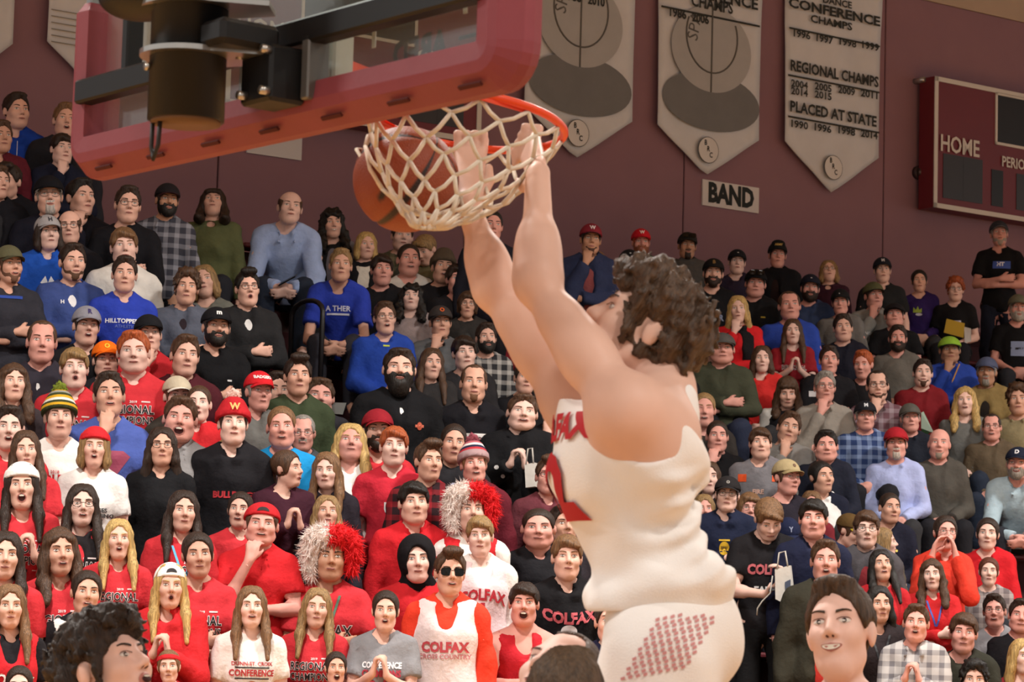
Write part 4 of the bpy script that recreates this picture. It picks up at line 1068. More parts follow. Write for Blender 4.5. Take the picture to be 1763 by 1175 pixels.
# scoreboards
def scoreboard(label, x0, y0, x1u, ztop_h, home_px, guest=False):
    vv = WALL_V-.28; u0, z1 = wall_uz(x0, y0, vv); u1 = u0+x1u; z0 = z1-ztop_h
    t = empty('scoreboard', (0, 0, 0)); tag(t, label, 'scoreboard')
    gbox('cabinet', u0, u1, vv, WALL_V-.06, z0, z1, mat('scoreboard_face', '#6b1c26', .45, noise=.03, nscale=4, spec=.5), t)
    wm = plain('#d4cfc6', .5); bk = mat('display_black', '#17161a', .35, spec=.4); gm = mat('display_dark', '#2b292d', .4, spec=.5)
    def fr(a, b, c, d, w=.035):
        for (q0, q1, q2, q3) in ((a, b, c, c+w), (a, b, d-w, d), (a, a+w, c, d), (b-w, b, c, d)): gbox('frame_strip', q0, q1, vv-.012, vv, q2, q3, wm, t)
    def dsp(a, b, c, d, m_): gbox('display', a, b, vv-.006, vv+.01, c, d, m_, t)
    fr(u0, u1, z0, z1, .05)
    L = u1-u0
    def tx(s, u, z, h): flat_text('lettering', s, uv(u, vv-.016, z), U2, np.array([0, 0, 1.0]), h, wm, t, .02, .85)
    cu = (u0+u1)/2
    fr(cu-.62, cu+.62, z1-.62, z1-.04, .03); dsp(cu-.59, cu+.59, z1-.59, z1-.07, bk)
    tx('HOME', u0+.38, z1-.72, .25); tx('GUEST', u1-.42, z1-.74, .27); (None if guest else tx('PERIOD', u0+1.26, z1-.80, .16))
    for a in (u0+.14, u1-.80): dsp(a, a+.60, z0+.12, z0+.60, gm); dsp(a+.30, a+.305, z0+.12, z0+.60, bk)
    dsp(u0+.88, u0+1.06, z0+.12, z0+.52, bk); dsp(u1-1.06, u1-.88, z0+.12, z0+.52, bk); dsp(cu-.28, cu+.12, z0+.12, z0+.52, gm)
    tx('DAKTRONICS', cu-.05, z1-.025, .045)
    mb = MB(); mb.tube([uv(u0-.02, WALL_V-.15, z1-.02), uv(u0-.02, WALL_V, z1-.02)], .03, 10); mb.build('mount_bolt', plain('#c0c0bd', .3, metal=.8), t, True)
    return t
scoreboard('maroon scoreboard with white HOME lettering near the upper right', 1609, 131, 3.1, 1.42, None)
scoreboard('maroon scoreboard seen through the backboard glass', 397, -97, 2.72, 1.42, None, True)
# wall bell left of the scoreboard
u_, z_ = wall_uz(1578, 298); t = empty('wall_bell', (0, 0, 0)); tag(t, 'small dark round bell on the wall left of the scoreboard', 'bell')
mb = MB(); mb.tube([uv(u_, WALL_V, z_), uv(u_, WALL_V-.05, z_)], .07, 14); mb.build('base', plain('#3a2a2c', .5), t, True)
mb = MB(); mb.tube([uv(u_+.01, WALL_V-.05, z_), uv(u_+.01, WALL_V-.09, z_), uv(u_+.01, WALL_V-.11, z_)], [.06, .05, .01], 14); mb.build('gong', plain('#5a4a48', .35, metal=.6), t, True)
# ---------- the hoop ----------
TH = math.radians(39.5); BX = np.array([math.sin(TH), -math.cos(TH), 0]); BY = np.array([math.cos(TH), math.sin(TH), 0]); BZ = np.array([0, 0, 1.0])
HO = at(905, 150, 5.225)-BX*.915
hoop = empty('basketball_hoop', HO, math.atan2(BX[1], BX[0]))
tag(hoop, 'basketball hoop with glass backboard, maroon padding and bent orange rim', 'basketball hoop')
PADM = mat('maroon_pad', '#853d46', .55, noise=.06, nscale=9, bump=.12, bscale=25, spec=.35)
SLOTM = plain('#4c1d1c', .8); BLK = mat('black_steel', '#0e0e10', .5, noise=.08, nscale=14, spec=.35); CHR = mat('bright_steel', '#b9b6b0', .28, metal=.9)
ORG = mat('orange_rim_paint', '#e8481c', .4, noise=.05, nscale=20, spec=.5)
HLF = .915
# pad: profile in (o = outward across the edge, y) swept along the U-shaped edge of the board
def pad_mesh():
    prof = [(.055, -.052), (.012, -.058), (-.012, -.050), (-.048, -.006), (-.050, .020), (-.040, .048), (.0, .058), (.055, .052)]   # o measured inward(+)
    r = .10; path = []
    path.append((-HLF, .47, 0)); 
    for z in np.linspace(.44, r+.02, 6): path.append((-HLF, z, 0))
    for a in np.linspace(0, math.pi/2, 7): path.append((-HLF+r-r*math.cos(a), r-r*math.sin(a), a))
    for x in np.linspace(-HLF+r+.05, HLF-r-.05, 16): path.append((x, 0, math.pi/2))
    for a in np.linspace(math.pi/2, math.pi, 7): path.append((HLF-r-r*math.cos(a), r-r*math.sin(a), a))
    for z in np.linspace(r+.02, .44, 6): path.append((HLF, z, math.pi))
    path.append((HLF, .47, math.pi)); V = []; n = len(prof)
    for i, (x, z, a) in enumerate(path):
        ix, iz = math.cos(a), math.sin(a); sh = .55 if i in (0, len(path)-1) else 1.0
        for (o, y) in prof: oo = o+.05; oo = .035+(oo-.035)*sh; V.append((x+ix*oo, y*sh, z+iz*oo+(0)))
    F = []
    for i in range(len(path)-1):
        for j in range(n): j2 = (j+1) % n; F.append((i*n+j, i*n+j2, (i+1)*n+j2, (i+1)*n+j))
    V = np.array(V); F = np.array(F)
    me = bpy.data.meshes.new('pad'); me.from_pydata([tuple(v) for v in V], [], [tuple(int(i) for i in f) for f in F]+[tuple(range(n))[::-1], tuple((len(path)-1)*n+j for j in range(n))])
    me.update(); return me
pad = put('edge_padding', pad_mesh(), hoop, PADM)
bv_ = pad.modifiers.new('b', 'BEVEL'); bv_.width = .005; bv_.segments = 2; bv_.limit_method = 'ANGLE'; bv_.angle_limit = .45
for i, x in enumerate(np.linspace(-.72, .78, 7)):
    MB().box((x, -.040, .016-.0), (.075, .010, .006), ax=[[1, 0, 0], [0, .76, -.65], [0, .65, .76]]).build('pad_slot', SLOTM, pad)
glass = bpy.data.materials.new('backboard_glass'); glass.use_nodes = True; nt = glass.node_tree; nt.nodes.clear()
o_ = nt.nodes.new('ShaderNodeOutputMaterial'); tr = nt.nodes.new('ShaderNodeBsdfTransparent'); gl = nt.nodes.new('ShaderNodeBsdfGlossy'); df = nt.nodes.new('ShaderNodeBsdfDiffuse')
tr.inputs[0].default_value = (.92, .95, .93, 1); gl.inputs['Roughness'].default_value = .06; df.inputs[0].default_value = (.62, .64, .60, 1)
mx = nt.nodes.new('ShaderNodeMixShader'); mx.inputs[0].default_value = .10; mx2 = nt.nodes.new('ShaderNodeMixShader'); mx2.inputs[0].default_value = .08  # grey diffuse share paints a hazy reflection into the pane
nt.links.new(tr.outputs[0], mx.inputs[1]); nt.links.new(df.outputs[0], mx.inputs[2]); nt.links.new(mx.outputs[0], mx2.inputs[1]); nt.links.new(gl.outputs[0], mx2.inputs[2]); nt.links.new(mx2.outputs[0], o_.inputs[0])
MB().box((0, .012, .56), (1.78, .012, 1.02)).build('glass_pane', glass, hoop)
ALU = mat('aluminium_frame', '#8f8f8d', .35, metal=.7)
for (c, d) in (((0, 0, .062), (1.74, .05, .026)), ((-.862, 0, .56), (.028, .05, 1.0)), ((.862, 0, .56), (.028, .05, 1.0)), ((0, 0, 1.06), (1.74, .05, .03))):
    MB().box(c, d, bev=.004).build('glass_frame', ALU, hoop)
# white bracket mark and mirrored lettering printed on the court side of the glass
WHT = plain('#ded9d0', .5)
mark = MB(); mark.box((.515, .0195, .218), (.335, .002, .013)); mark.box((.350, .0195, .198), (.013, .002, .05)); mark.box((.680, .0195, .208), (.013, .002, .02)); mark.build('glass_mark', WHT, hoop)
V, T = text_np('ARED', .085, .05, .9); V[:, 0] *= -1
put('glass_lettering', mesh_np('glass_lettering', np.stack([.52+V[:, 0], np.full(len(V), .0195), .140+V[:, 1]], 1), T, [plain('#26211f', .6)], smooth=False), hoop)
V, T = text_np('-----', .05, .05, 1.0); put('glass_lettering', mesh_np('glass_lettering', np.stack([.70-V[:, 0], np.full(len(V), .0195), .150+V[:, 1]], 1), T, [plain('#26211f', .6)], smooth=False), hoop)
# steel behind the glass
MB().box((0, -.05, .222), (1.66, .05, .062), bev=.006).build('frame_beam', BLK, hoop)
for x in (-.62,): MB().box((x, -.03, .66), (.03, .05, .82), bev=.005).build('frame_post', BLK, hoop)
mast = MB(); mast.tube([(0, -.25, .012), (0, -.25, 6.6)], .088, 36); mast.build('mast', BLK, hoop, True)
mb = MB(); mb.tube([(0, -.25, .004), (0, -.25, .014)], .080, 36); mb.build('mast_cap', plain('#6d5138', .6), hoop, True)
def clamp_plate(z, nm):
    al = math.radians(48); ex = np.array([math.cos(al), math.sin(al)]); ey = np.array([-ex[1], ex[0]]); c0 = np.array([0, -.25])
    pts = [tuple(c0+.112*(math.cos(a)*ex+math.sin(a)*ey)) for a in np.linspace(math.pi*.30, math.pi*1.70, 26)]+[tuple(c0+.19*ex-.055*ey), tuple(c0+.19*ex+.055*ey)]
    n = len(pts); V = [(x, y, z-.006) for x, y in pts]+[(x, y, z+.006) for x, y in pts]
    F = [tuple(range(n))[::-1], tuple(range(n, 2*n))]+[(i, (i+1) % n, n+(i+1) % n, n+i) for i in range(n)]
    return MB().add(V, F).build(nm, CHR, hoop)
clamp_plate(.164, 'clamp_plate'); clamp_plate(.278, 'clamp_plate')
MB().box((.135, -.20, .195), (.10, .16, .06), bev=.012).build('mount_block', BLK, hoop)
MB().box((.135, -.105, .115), (.125, .10, .13), bev=.008).build('mount_block', BLK, hoop)
MB().box((.215, -.045, .135), (.03, .06, .15), bev=.004).build('mount_plate', mat('grey_steel', '#6e6c69', .4, metal=.5), hoop)
for (x, y, z) in ((.09, -.165, .165), (.19, -.165, .165), (.10, -.165, .07), (.19, -.165, .07)):
    mb = MB(); mb.tube([(x, y+.01, z), (x, y-.012, z)], .010, 10); mb.build('bolt', CHR, hoop, True)
mb = MB(); mb.tube([(.0-.03, -.337, .130), (-.03, -.345, .130)], .010, 12); mb.build('bolt', CHR, hoop, True)
mb = MB()
mo = [E((-.12, -.30, .315), (.13, .10, .055), .03), E((-.06, -.30, .36), (.1, .1, .08), .03), C((-.22, -.31, .37), (-.02, -.31, .30), .05, .04, .03)]
Vm, Qm = sdf_mesh(mo, .010); put('winch_housing', mesh_np('winch_housing', Vm, Qm), hoop, BLK)
mb = MB(); mb.tube([(-.045, -.31, .02), (-.043, -.312, -.05), (-.028, -.315, -.082), (-.014, -.312, -.05), (-.012, -.31, .02)], .0055, 8); mb.build('cable_loop', plain('#2b2522', .5), hoop, True)
# rim: pressed down at the front
RTILT = math.radians(-8.0); RR = .250; RC = .57; HY, HZ = .075, .20
def rt(x, y, z):
    dy, dz = y-HY, z; return np.array([x, HY+dy*math.cos(RTILT)-dz*math.sin(RTILT), HZ+dy*math.sin(RTILT)+dz*math.cos(RTILT)])
rim = MB(); rim.tube([rt(RR*math.cos(a), RC+RR*math.sin(a), 0) for a in np.linspace(0, 2*math.pi, 49)[:-1]], .0105, 12, closed=True); rimo = rim.build('rim_ring', ORG, hoop, True)
mb = MB(); mb.box((.06, .085, .205), (.17, .06, .15), bev=.006); mb.build('rim_bracket', plain('#b9b8ae', .45), hoop)
for s in (-1, 1):   # flat brace plates from the bracket to the ring
    P = [(s*.06, .10, .0), (s*.075, .10, 0), (s*.235, RC-.10, 0), (s*.245, RC+.0, 0), (s*.215, RC-.16, 0), (s*.10, RC-.235, 0)]
    V = [rt(x, y, z+.004) for x, y, z in P]+[rt(x, y, z-.016) for x, y, z in P]; n = len(P)
    F = [tuple(range(n)), tuple(range(n, 2*n))[::-1]]+[(i, n+i, n+(i+1) % n, (i+1) % n) for i in range(n)]
    MB().add(V, F).build('rim_brace', ORG, hoop)
P = [(-.10, .10, .01), (.10, .10, .01), (.10, RC-.232, .004), (0, RC-.252, .004), (-.10, RC-.232, .004)]
V = [rt(*p) for p in P]+[rt(x, y, z-.05 if y < .2 else z-.012) for x, y, z in P]; n = 5
MB().add(V, [tuple(range(n)), tuple(range(n, 2*n))[::-1]]+[(i, n+i, n+(i+1) % n, (i+1) % n) for i in range(n)]).build('rim_plate', ORG, hoop)
# ball and net (hoop frame)
Hmat = Matrix.Translation(HO.tolist())@Matrix.Rotation(math.atan2(BX[1], BX[0]), 4, 'Z'); Hinv = Hmat.inverted()
def to_h(P): return np.array(Hinv@Vector(P))
BALL_W = at(699, 309, 6.36); BR = .134; bl = to_h(BALL_W)
nb = to_h(at(735, 398, 6.05))
NC, NRW = 12, 7
hooks = [rt(RR*math.cos(a)*.99, RC+RR*math.sin(a)*.99, -.010) for a in np.linspace(0, 2*math.pi, NC+1)[:-1]]
def net_node(i, jj):
    a = 2*math.pi*(jj)/NC; t = i/NRW
    top = rt(RR*math.cos(a)*.99, RC+RR*math.sin(a)*.99, -.010)
    bot = nb+np.array([.030*math.cos(a), .030*math.sin(a), .01])
    dr = np.array([0, 0, -.10])
    s = t**1.25
    p = top*(1-s)+bot*s+dr*math.sin(math.pi*min(t*1.0, 1))*.55*(1-.35*(math.cos(a) > .6))
    for _ in range(2):
        d = p-bl; L = np.linalg.norm(d)
        if L < BR+.012: p = bl+d/L*(BR+.012)
    return p
net = MB()
for j in range(NC):
    for i in range(NRW):
        for dj in (-.5, .5):
            a0 = j+(.5 if i % 2 else 0); A = net_node(i, a0); B = net_node(i+1, a0+dj)
            M_ = (A+B)/2+np.array([0, 0, -.006]); d = M_-bl; L = np.linalg.norm(d)
            if L < BR+.011: M_ = bl+d/L*(BR+.011)
            net.tube([A, M_, B], .0056, 6)
neto = net.build('net', mat('net_cord', '#ddd2c0', .8, noise=.12, nscale=40), hoop, True); neto['kind'] = 'stuff'
def ball_mesh():
    n1, n2 = 48, 32; V = []; F = []
    for i in range(n2+1):
        for j in range(n1):
            th = math.pi*i/n2; ph = 2*math.pi*j/n1; d = np.array([math.sin(th)*math.cos(ph), math.sin(th)*math.sin(ph), math.cos(th)])
            q = np.abs([d[0], d[1], d[0]**2*1.9-d[2]**2*.55-.28]); g = 0
            for qq, w in zip(q, (.030, .030, .035)): g = max(g, 1-qq/w)
            V.append(d*(BR-.0045*max(g, 0)))
    for i in range(n2):
        for j in range(n1): F.append((i*n1+j, (i+1)*n1+j, (i+1)*n1+(j+1) % n1, i*n1+(j+1) % n1))
    return np.array(V), np.array(F)
V, F = ball_mesh()
bm_ = bpy.data.materials.new('ball_leather'); bm_.use_nodes = True; nt = bm_.node_tree; b = nt.nodes['Principled BSDF']; b.inputs['Roughness'].default_value = .55
tc = nt.nodes.new('ShaderNodeTexCoord'); ln_ = nt.nodes.new('ShaderNodeVectorMath'); ln_.operation = 'LENGTH'; nt.links.new(tc.outputs['Object'], ln_.inputs[0])
mr = nt.nodes.new('ShaderNodeMapRange'); mr.inputs[1].default_value = BR-.0035; mr.inputs[2].default_value = BR-.0012; nt.links.new(ln_.outputs['Value'], mr.inputs[0])
mxc = nt.nodes.new('ShaderNodeMix'); mxc.data_type = 'RGBA'; mxc.inputs[6].default_value = rgb('#241210'); mxc.inputs[7].default_value = rgb('#8a3c1e'); nt.links.new(mr.outputs[0], mxc.inputs[0]); nt.links.new(mxc.outputs[2], b.inputs['Base Color'])
vo = nt.nodes.new('ShaderNodeTexVoronoi'); vo.inputs['Scale'].default_value = 260; nt.links.new(tc.outputs['Object'], vo.inputs['Vector']); bp = nt.nodes.new('ShaderNodeBump'); bp.inputs['Strength'].default_value = .3; bp.inputs['Distance'].default_value = .004; nt.links.new(vo.outputs[0], bp.inputs['Height']); nt.links.new(bp.outputs[0], b.inputs['Normal'])
ball = put('basketball', mesh_np('basketball', V, F), None, bm_, loc=BALL_W.tolist()); ball.rotation_euler = (.9, .5, .4)
tag(ball, 'orange brown leather basketball dropping through the white net', 'ball')
# ---------- the crowd ----------
CROWD = []
def P(px, py, sex, pose, hair, top, label, **k): CROWD.append(dict(px=px, py=py, sex=sex, pose=pose, hair=hair, top=top, label=label, **k))
DB, BR_, LB, BL, DBL, RD, GR, BK, AU = '#2c1e16', '#4a3323', '#75563a', '#b8995f', '#8d7049', '#a2502a', '#85807a', '#1a1512', '#5a2e1e'
RT = 'tee#c5323a'   # the red shirts
D, X, CL, CH, FR, CU, PH = 'stand_down', 'stand_crossed', 'stand_clasp', 'stand_chin', 'stand_front', 'stand_cup', 'stand_phone'
SD, SX, SC, SF, LF, SCL = 'sit_down', 'sit_crossed', 'sit_chin', 'sit_front', 'lean_front', 'sit_clasp'
# top left, by the wall
P(27, 192, 'M', D, 'short'+DB, 'hoodie#1c3f9c', 'young man in royal blue hoodie with white drawstrings, standing highest at the left wall', yaw=22, prints=[('t', 'Nike', .075, 0, 0, -.02, '#9fb0d8', .01), ('r', .004, .16, -.035, .07, '#d8dcea'), ('r', .004, .16, .02, .07, '#d8dcea')])
P(0, 237, 'M', FR, 'short'+BR_, 'sweater#5a1d28', 'person in dark maroon sweater cut off by the left edge, below the royal blue hoodie', yaw=20)
P(111, 209, 'M', D, 'short'+LB, 'jacket#26262c', 'young man with open mouth and light sleeve, half behind the backboard padding', yaw=10, mouth='open', under='sweater#8a8782')
P(106, 258, 'M', CH, 'fringe'+DB, 'zip#1a1e30', 'dark haired young man in navy zip jacket just beside the backboard corner', yaw=18, under='tee#40464f')
P(17, 313, 'M', CH, 'quiff'+DB, 'jacket#17171d', 'youth with swept up dark hair and black jacket at the left edge, head turned down', yaw=-25, pitch=-10, under='tee#1e1e22')
P(-4, 316, 'M', D, 'short'+BR_, 'jacket#17171d', 'barely visible person at the left edge beside the youth with swept up hair', yaw=25)
P(87, 339, 'M', D, 'under'+GR, 'sweater#171824', 'older man with black cap, thin glasses and grey goatee below the backboard corner', hat=('cap', '#16161b'), glasses='thin', beard='goatee#b0aaa4', yaw=5, skin='a')
P(137, 342, 'M', CH, 'short'+BK, 'jacket#1b1b22', 'person in black jacket with fist raised, behind the bald man with black glasses', yaw=30)
P(83, 403, 'M', D, 'bob'+DB, 'hoodie#1f4fae', 'long haired boy in light grey cap and blue hoodie with white leaf mark', hat=('cap', '#9d9a9c', None, 'H', '#33333a'), yaw=10, prints=[('p', [(-.055, .0), (-.02, .05), (0, .0), (.02, .05), (.055, 0), (.03, -.01), (-.03, -.01)], .02, .0, '#e8eaf0')])
P(123, 393, 'M', D, 'bald'+BR_, 'sweater#1c1c22', 'bald man with heavy black glasses behind the boy in light grey cap', bk=0.35, glasses='black', yaw=-5)
P(217, 354, 'M', X, 'short'+DB, 'sweater#16161b', 'young man with glasses and black sweater standing at the wall under the backboard', glasses='black', yaw=5)
P(285, 346, 'M', D, 'under'+DB, 'shirt', 'bearded man in dark cap and grey plaid shirt against the wall', plaid=('#3b3c46', '#8a8b95'), hat=('cap', '#211d20', '#3a1c22'), beard='full'+BK, yaw=10, skin='d')
P(366, 350, 'F', SD, 'bangs'+DB, 'sweater#5d6343', 'woman with dark bangs and olive green sweater gazing upward', pitch=16, mouth='closed', wide=1.08)
P(495, 360, 'M', LF, 'bald'+BR_, 'shirt#9db2dc', 'bald man in light blue dress shirt leaning forward with a phone, highest row', yaw=8, wide=1.08)
P(573, 386, 'F', SF, 'bigcurl'+BK, 'sweater#6f6c74', 'smiling woman with long dark curly hair and grey top beside the light blue shirt', mouth='smile', yaw=10, over='vest#1d1d20')
P(628, 424, 'F', SF, 'bob'+BL, 'jacket#1b1b1f', 'blonde woman with short hair, black coat and white scarf', yaw=12, under='hoodie#dcd8cd')
# upper left block
P(17, 458, 'M', X, 'under'+BR_, 'sweater#2f2f37', 'stubbled man in camouflage cap and charcoal fleece with blue collar at the left edge', hat=('cap', '#5d5b44', '#4c4a38'), beard='stubble#6a4a3a', mouth='part', yaw=20, prints=[('r', .16, .02, 0, .155, '#2847a0')])
P(125, 453, 'M', X, 'short'+DB, 'zip#3c4d86', 'young man in heather blue quarter zip with arms crossed', yaw=12, under='tee#e6e6ea', beard='stubble#5a4030', prints=[('t', 'H', .035, -.07, 0, .10, '#e8eaf0', .04)])
P(217, 427, 'M', D, 'fringe'+LB, 'hoodie#d3cfc9', 'sandy haired boy in white hoodie behind the blue lettered shirt', yaw=6, skin='c', prints=[('e', .05, .06, .06, .0, '#b98f90')])
P(214, 474, 'M', D, 'short'+DB, 'tee#2b3fa8', 'dark haired young man in blue T-shirt with white HILLTOPPERS lettering', yaw=4, prints=[('t', 'HILLTOPPERS', .041, 0, 0, .045, '#eceef6', .03), ('t', 'ATHLETICS', .030, .02, 0, .008, '#6f80c6', .01)])
P(306, 433, 'F', SF, 'up'+DB, 'sweater#3f4038', 'woman with hair pulled back in dark olive top looking up, below the plaid shirt', pitch=10, yaw=3)
P(319, 497, 'M', X, 'curly'+BR_, 'zip#555a68', 'curly haired young man in slate grey puffer jacket', yaw=4, under='tee#2b2228')
P(357, 486, 'F', SF, 'bob'+DBL, 'sweater#6e7069', 'woman with light brown hair and grey sweater beside the slate puffer jacket', yaw=-8, roll=-10, pitch=4)
P(428, 498, 'M', X, 'quiff'+BK, 'zip#232325', 'young man with black glasses, open mouth and black zip jacket by the aisle', glasses='black', mouth='oh', yaw=10, under='tee#d8d8d8', skin='a')
P(147, 563, 'M', D, 'under'+DB, 'tee#1a1a1e', 'youth in grey baseball cap and black T-shirt with mouth open', hat=('cap', '#8b8a94', '#8b8a94', 'R', '#3b3466'), mouth='open', yaw=8)
P(70, 590, 'M', D, 'receding'+BR_, 'zip#2e2a33', 'middle aged man with thinning brown hair and dark quarter zip', yaw=3, skin='r', under='tee#e0dede')
P(128, 636, 'M', D, 'fringe'+DBL, RT, 'boy with straight sandy hair and red shirt, lips pursed, behind the green pompom beanie', mouth='oh', yaw=3, skin='c', prints=PR('regional'))
P(183, 622, 'M', D, 'under'+DB, 'sweater#2a2a30', 'person in bright orange baseball cap, face half hidden', bk=0.35, hat=('cap', '#f07018', None, 'O', '#e7c33b'), yaw=5)
P(231, 608, 'M', D, 'short'+RD, RT, 'heavy set red haired youth in red champions T-shirt', wide=1.10, facew=1.02, skin='c', yaw=0, prints=PR('regional'))
P(257, 577, 'M', CH, 'under'+DB, 'sweater#b3262d', 'youth in black cap and red sweatshirt hiding mouth behind one hand', bk=0.35, hat=('cap', '#1a1a1e'), yaw=6, prints=[('t', 'IRONS', .06, .03, 0, -.03, '#efe9e8', .03)])
P(315, 614, 'M', D, 'short'+BR_, 'zip#4a1c24', 'brown haired young man in dark maroon jacket', yaw=8, under='tee#2c2429')
P(372, 565, 'M', X, 'under'+DB, 'sweater#131316', 'bearded man in black cap with white letter and black sweatshirt, arms crossed', hat=('cap', '#17171b', None, 'm', '#efefef'), beard='full'+BK, yaw=10, facew=1.05, prints=[('r', .03, .011, .09, .02, '#e8e8e8')])
P(22, 660, 'F', D, 'wavy'+BR_, 'sweater#3a3134', 'girl with long wavy brown hair and dark top at the left edge', yaw=8)
P(14, 738, 'M', D, 'short'+DB, RT, 'boy in red at the left edge with mouth hanging open, above the white head wrap', mouth='open', yaw=-3)
P(102, 720, 'M', D, 'under'+BR_, 'tee#e6e2dd', 'boy in green and gold striped pompom beanie and white COLFAX shirt', hat=('pombeanie', 'STRIPE', '#6d7a2c'), yaw=2, prints=[('t', '2018', .025, -.01, 0, .06, '#b9262c'), ('t', 'COLFAX', .085, 0, 0, .01, '#b9262c', .045, .72), ('t', 'BASKETBALL CAMP', .026, 0, 0, -.035, '#b9262c')])
P(190, 683, 'M', CH, 'short'+DB, 'tee#4f62ac', 'dark haired boy in heather blue T-shirt with red emblem, fist at mouth', yaw=5, pitch=5, mouth='part', skin='b', prints=[('p', [(-.09, .05), (-.05, .08), (.05, .08), (.09, .05), (0, -.08)], .03, -.01, '#a04a63')])
P(306, 722, 'M', D, 'short'+BR_, 'polo#8f8d8e', 'round faced boy in grey polo shirt shouting with mouth wide open', mouth='wide', yaw=0, facew=1.08, skin='r')
P(341, 697, 'M', FR, 'crew'+BR_, 'zip#c4282e', 'boy with cropped hair and red zip jacket behind the shouting boy', bk=0.35, mouth='part', yaw=-3, skin='c', under='tee#e2dfdd')
P(304, 684, 'M', D, 'under'+BR_, 'sweater#3a3530', 'person in tan and white cap almost hidden behind the red zip jacket', bk=0.35, hat=('cap', '#bdb19a', '#e3ddd0'), row_bias=.02, yaw=10)
P(48, 777, 'F', CH, 'long'+BR_, RT, 'girl with long brown hair in red, finger on her lips, at left', yaw=6, mouth='closed', roll=-4)
P(161, 772, 'F', D, 'bob'+DBL, 'tee#e9e6e2', 'girl in red beanie and white T-shirt with THIS CHANGES EVERYTHING print', hat=('wrap', '#c4272e'), mouth='open', yaw=2, hairlong=True, prints=[('t', 'THIS', .034, .02, 0, .02, '#39383c', .03), ('t', 'CHANGES', .034, .035, 0, -.012, '#39383c', .03), ('t', 'EVERYTHING', .034, .045, 0, -.045, '#39383c', .03), ('r', .075, .006, .05, -.068, '#4a494d'), ('r', .012, .06, -.01, .07, '#39383c')])
P(278, 771, 'F', D, 'longback'+DB, 'sweater#17171a', 'woman with dark rimmed glasses, long brown hair and plain black v-neck sweater', glasses='black', yaw=2, neck='v')
P(41, 838, 'F', CL, 'long'+DB, RT, 'girl in white head wrap and red shirt calling out, hands clasped at her chin', hat=('wrap', '#ebe7e2'), mouth='wide', yaw=0, prints=PR('regional'))
P(140, 872, 'F', D, 'long'+DB, RT, 'girl with black glasses and long dark hair in red, below the red beanie', glasses='black', mouth='part', yaw=3, over='vest#201c1e', prints=PR('regional'))
P(314, 882, 'F', D, 'long'+DB, RT, 'girl with long dark hair, light blue lanyard and red shirt', yaw=6, lanyard='#5fb2d6', prints=PR('regional'))
P(5, 958, 'F', D, 'long'+DB, RT, 'dark haired girl in red cut off by the left edge, above the basketball jersey girl', yaw=5)
P(103, 952, 'F', D, 'wavy'+BR_, RT, 'girl with shoulder length wavy brown hair and red champions shirt', mouth='part', yaw=8, prints=PR('regional'))
P(204, 930, 'F', D, 'long'+BL, RT, 'girl with very long straight honey blonde hair and red champions shirt', mouth='open', yaw=5, prints=PR('regional'))
P(144, 1022, 'F', D, 'up'+DB, 'sweater#1b191c', 'dark haired girl in white and maroon jersey over black long sleeves', over='overtank#e9e4df', mouth='part', yaw=8, skin='b')
P(18, 1046, 'F', D, 'long'+LB, 'tee#1d1b1f', 'girl with light brown hair in red COLFAX basketball jersey at lower left', over='overtank#c3262e', yaw=3, prints=[('t', 'COLFAX', .085, 0, 1.2, -.02, '#efe9e6', .03, .8)])
P(291, 1010, 'F', CL, 'long'+BL, 'hoodie#c2272d', 'girl in backward white cap with long blonde hair and red hoodie, hands clasped', hat=('capback', '#ece9e6'), mouth='oh', yaw=3)
P(343, 957, 'F', X, 'up'+DB, RT, 'girl with dark hair tied up and red T-shirt, arms crossed', yaw=6, prints=PR('regional'))
P(293, 1150, 'F', D, 'up'+LB, RT, 'young girl at the bottom edge with red band, half hidden by the curly haired player', hat=('band', '#c4272e'), yaw=-5, seat=.8)
P(34, 1183, 'F', D, 'up'+DB, RT, 'top of a dark haired head at the bottom left edge', yaw=0, seat=.8)
# left centre
P(444, 676, 'M', FR, 'under'+GR, 'zip#63625f', 'elderly man in red cap with white lettering and grey zip jacket', hat=('cap', '#c8222b', None, 'BADGERS', '#efe6e4'), yaw=15, skin='r', under='tee#4b4a4d')
P(475, 674, 'M', D, 'short'+DB, 'sweater#3a3a40', 'dark haired boy peering out behind the elderly man in red cap', bk=0.35, yaw=12)
P(513, 650, 'M', D, 'quiff'+DB, 'zip#36402c', 'dark haired young man in dark green camouflage jacket by the aisle', yaw=5, under='tee#4a4f3c')
P(547, 685, 'M', SF, 'short'+BR_, 'zip#2e2d33', 'stocky brown haired man in dark jacket with small red chest mark', yaw=6, facew=1.08, wide=1.1, skin='r', under='tee#6a2a30', prints=[('t', 'W', .045, .085, 0, -.02, '#d0242c', .05)])
P(400, 731, 'M', D, 'under'+DB, 'hoodie#1c1b1f', 'youth in red knit pompom beanie with gold letter and black hoodie', hat=('pombeanie', '#b3232b', '#d9b9ae', 'W', '#e0b46c'), yaw=6, prints=[('t', 'BULLDOGS', .05, .04, 0, -.04, '#b53038', .05)])
P(487, 737, 'M', CL, 'crew'+LB, 'tee#1f90cf', 'young man with cropped hair in bright blue T-shirt, fist at chin', mouth='part', yaw=3, skin='r')
P(523, 747, 'M', D, 'receding'+GR, 'sweater#45474a', 'grey haired man with glasses and moustache behind the bright blue shirt', bk=0.35, glasses='thin', beard='moustache#8d867d', yaw=0, pitch=-6, skin='r')
P(388, 790, 'F', D, 'long'+DBL, 'zip#1d1c20', 'girl with glasses, long blonde tipped hair and black pullover with white lower half', bk=0.35, glasses='brown', yaw=3, under='tee#e8e4e0', prints=[('r', .26, .12, 0, -.13, '#dcd8d6')])
P(492, 808, 'F', CL, 'pony'+BR_, 'sweater#3b1a27', 'girl in profile with dark plum sweatshirt, fingers at her mouth', yaw=58, mouth='part')
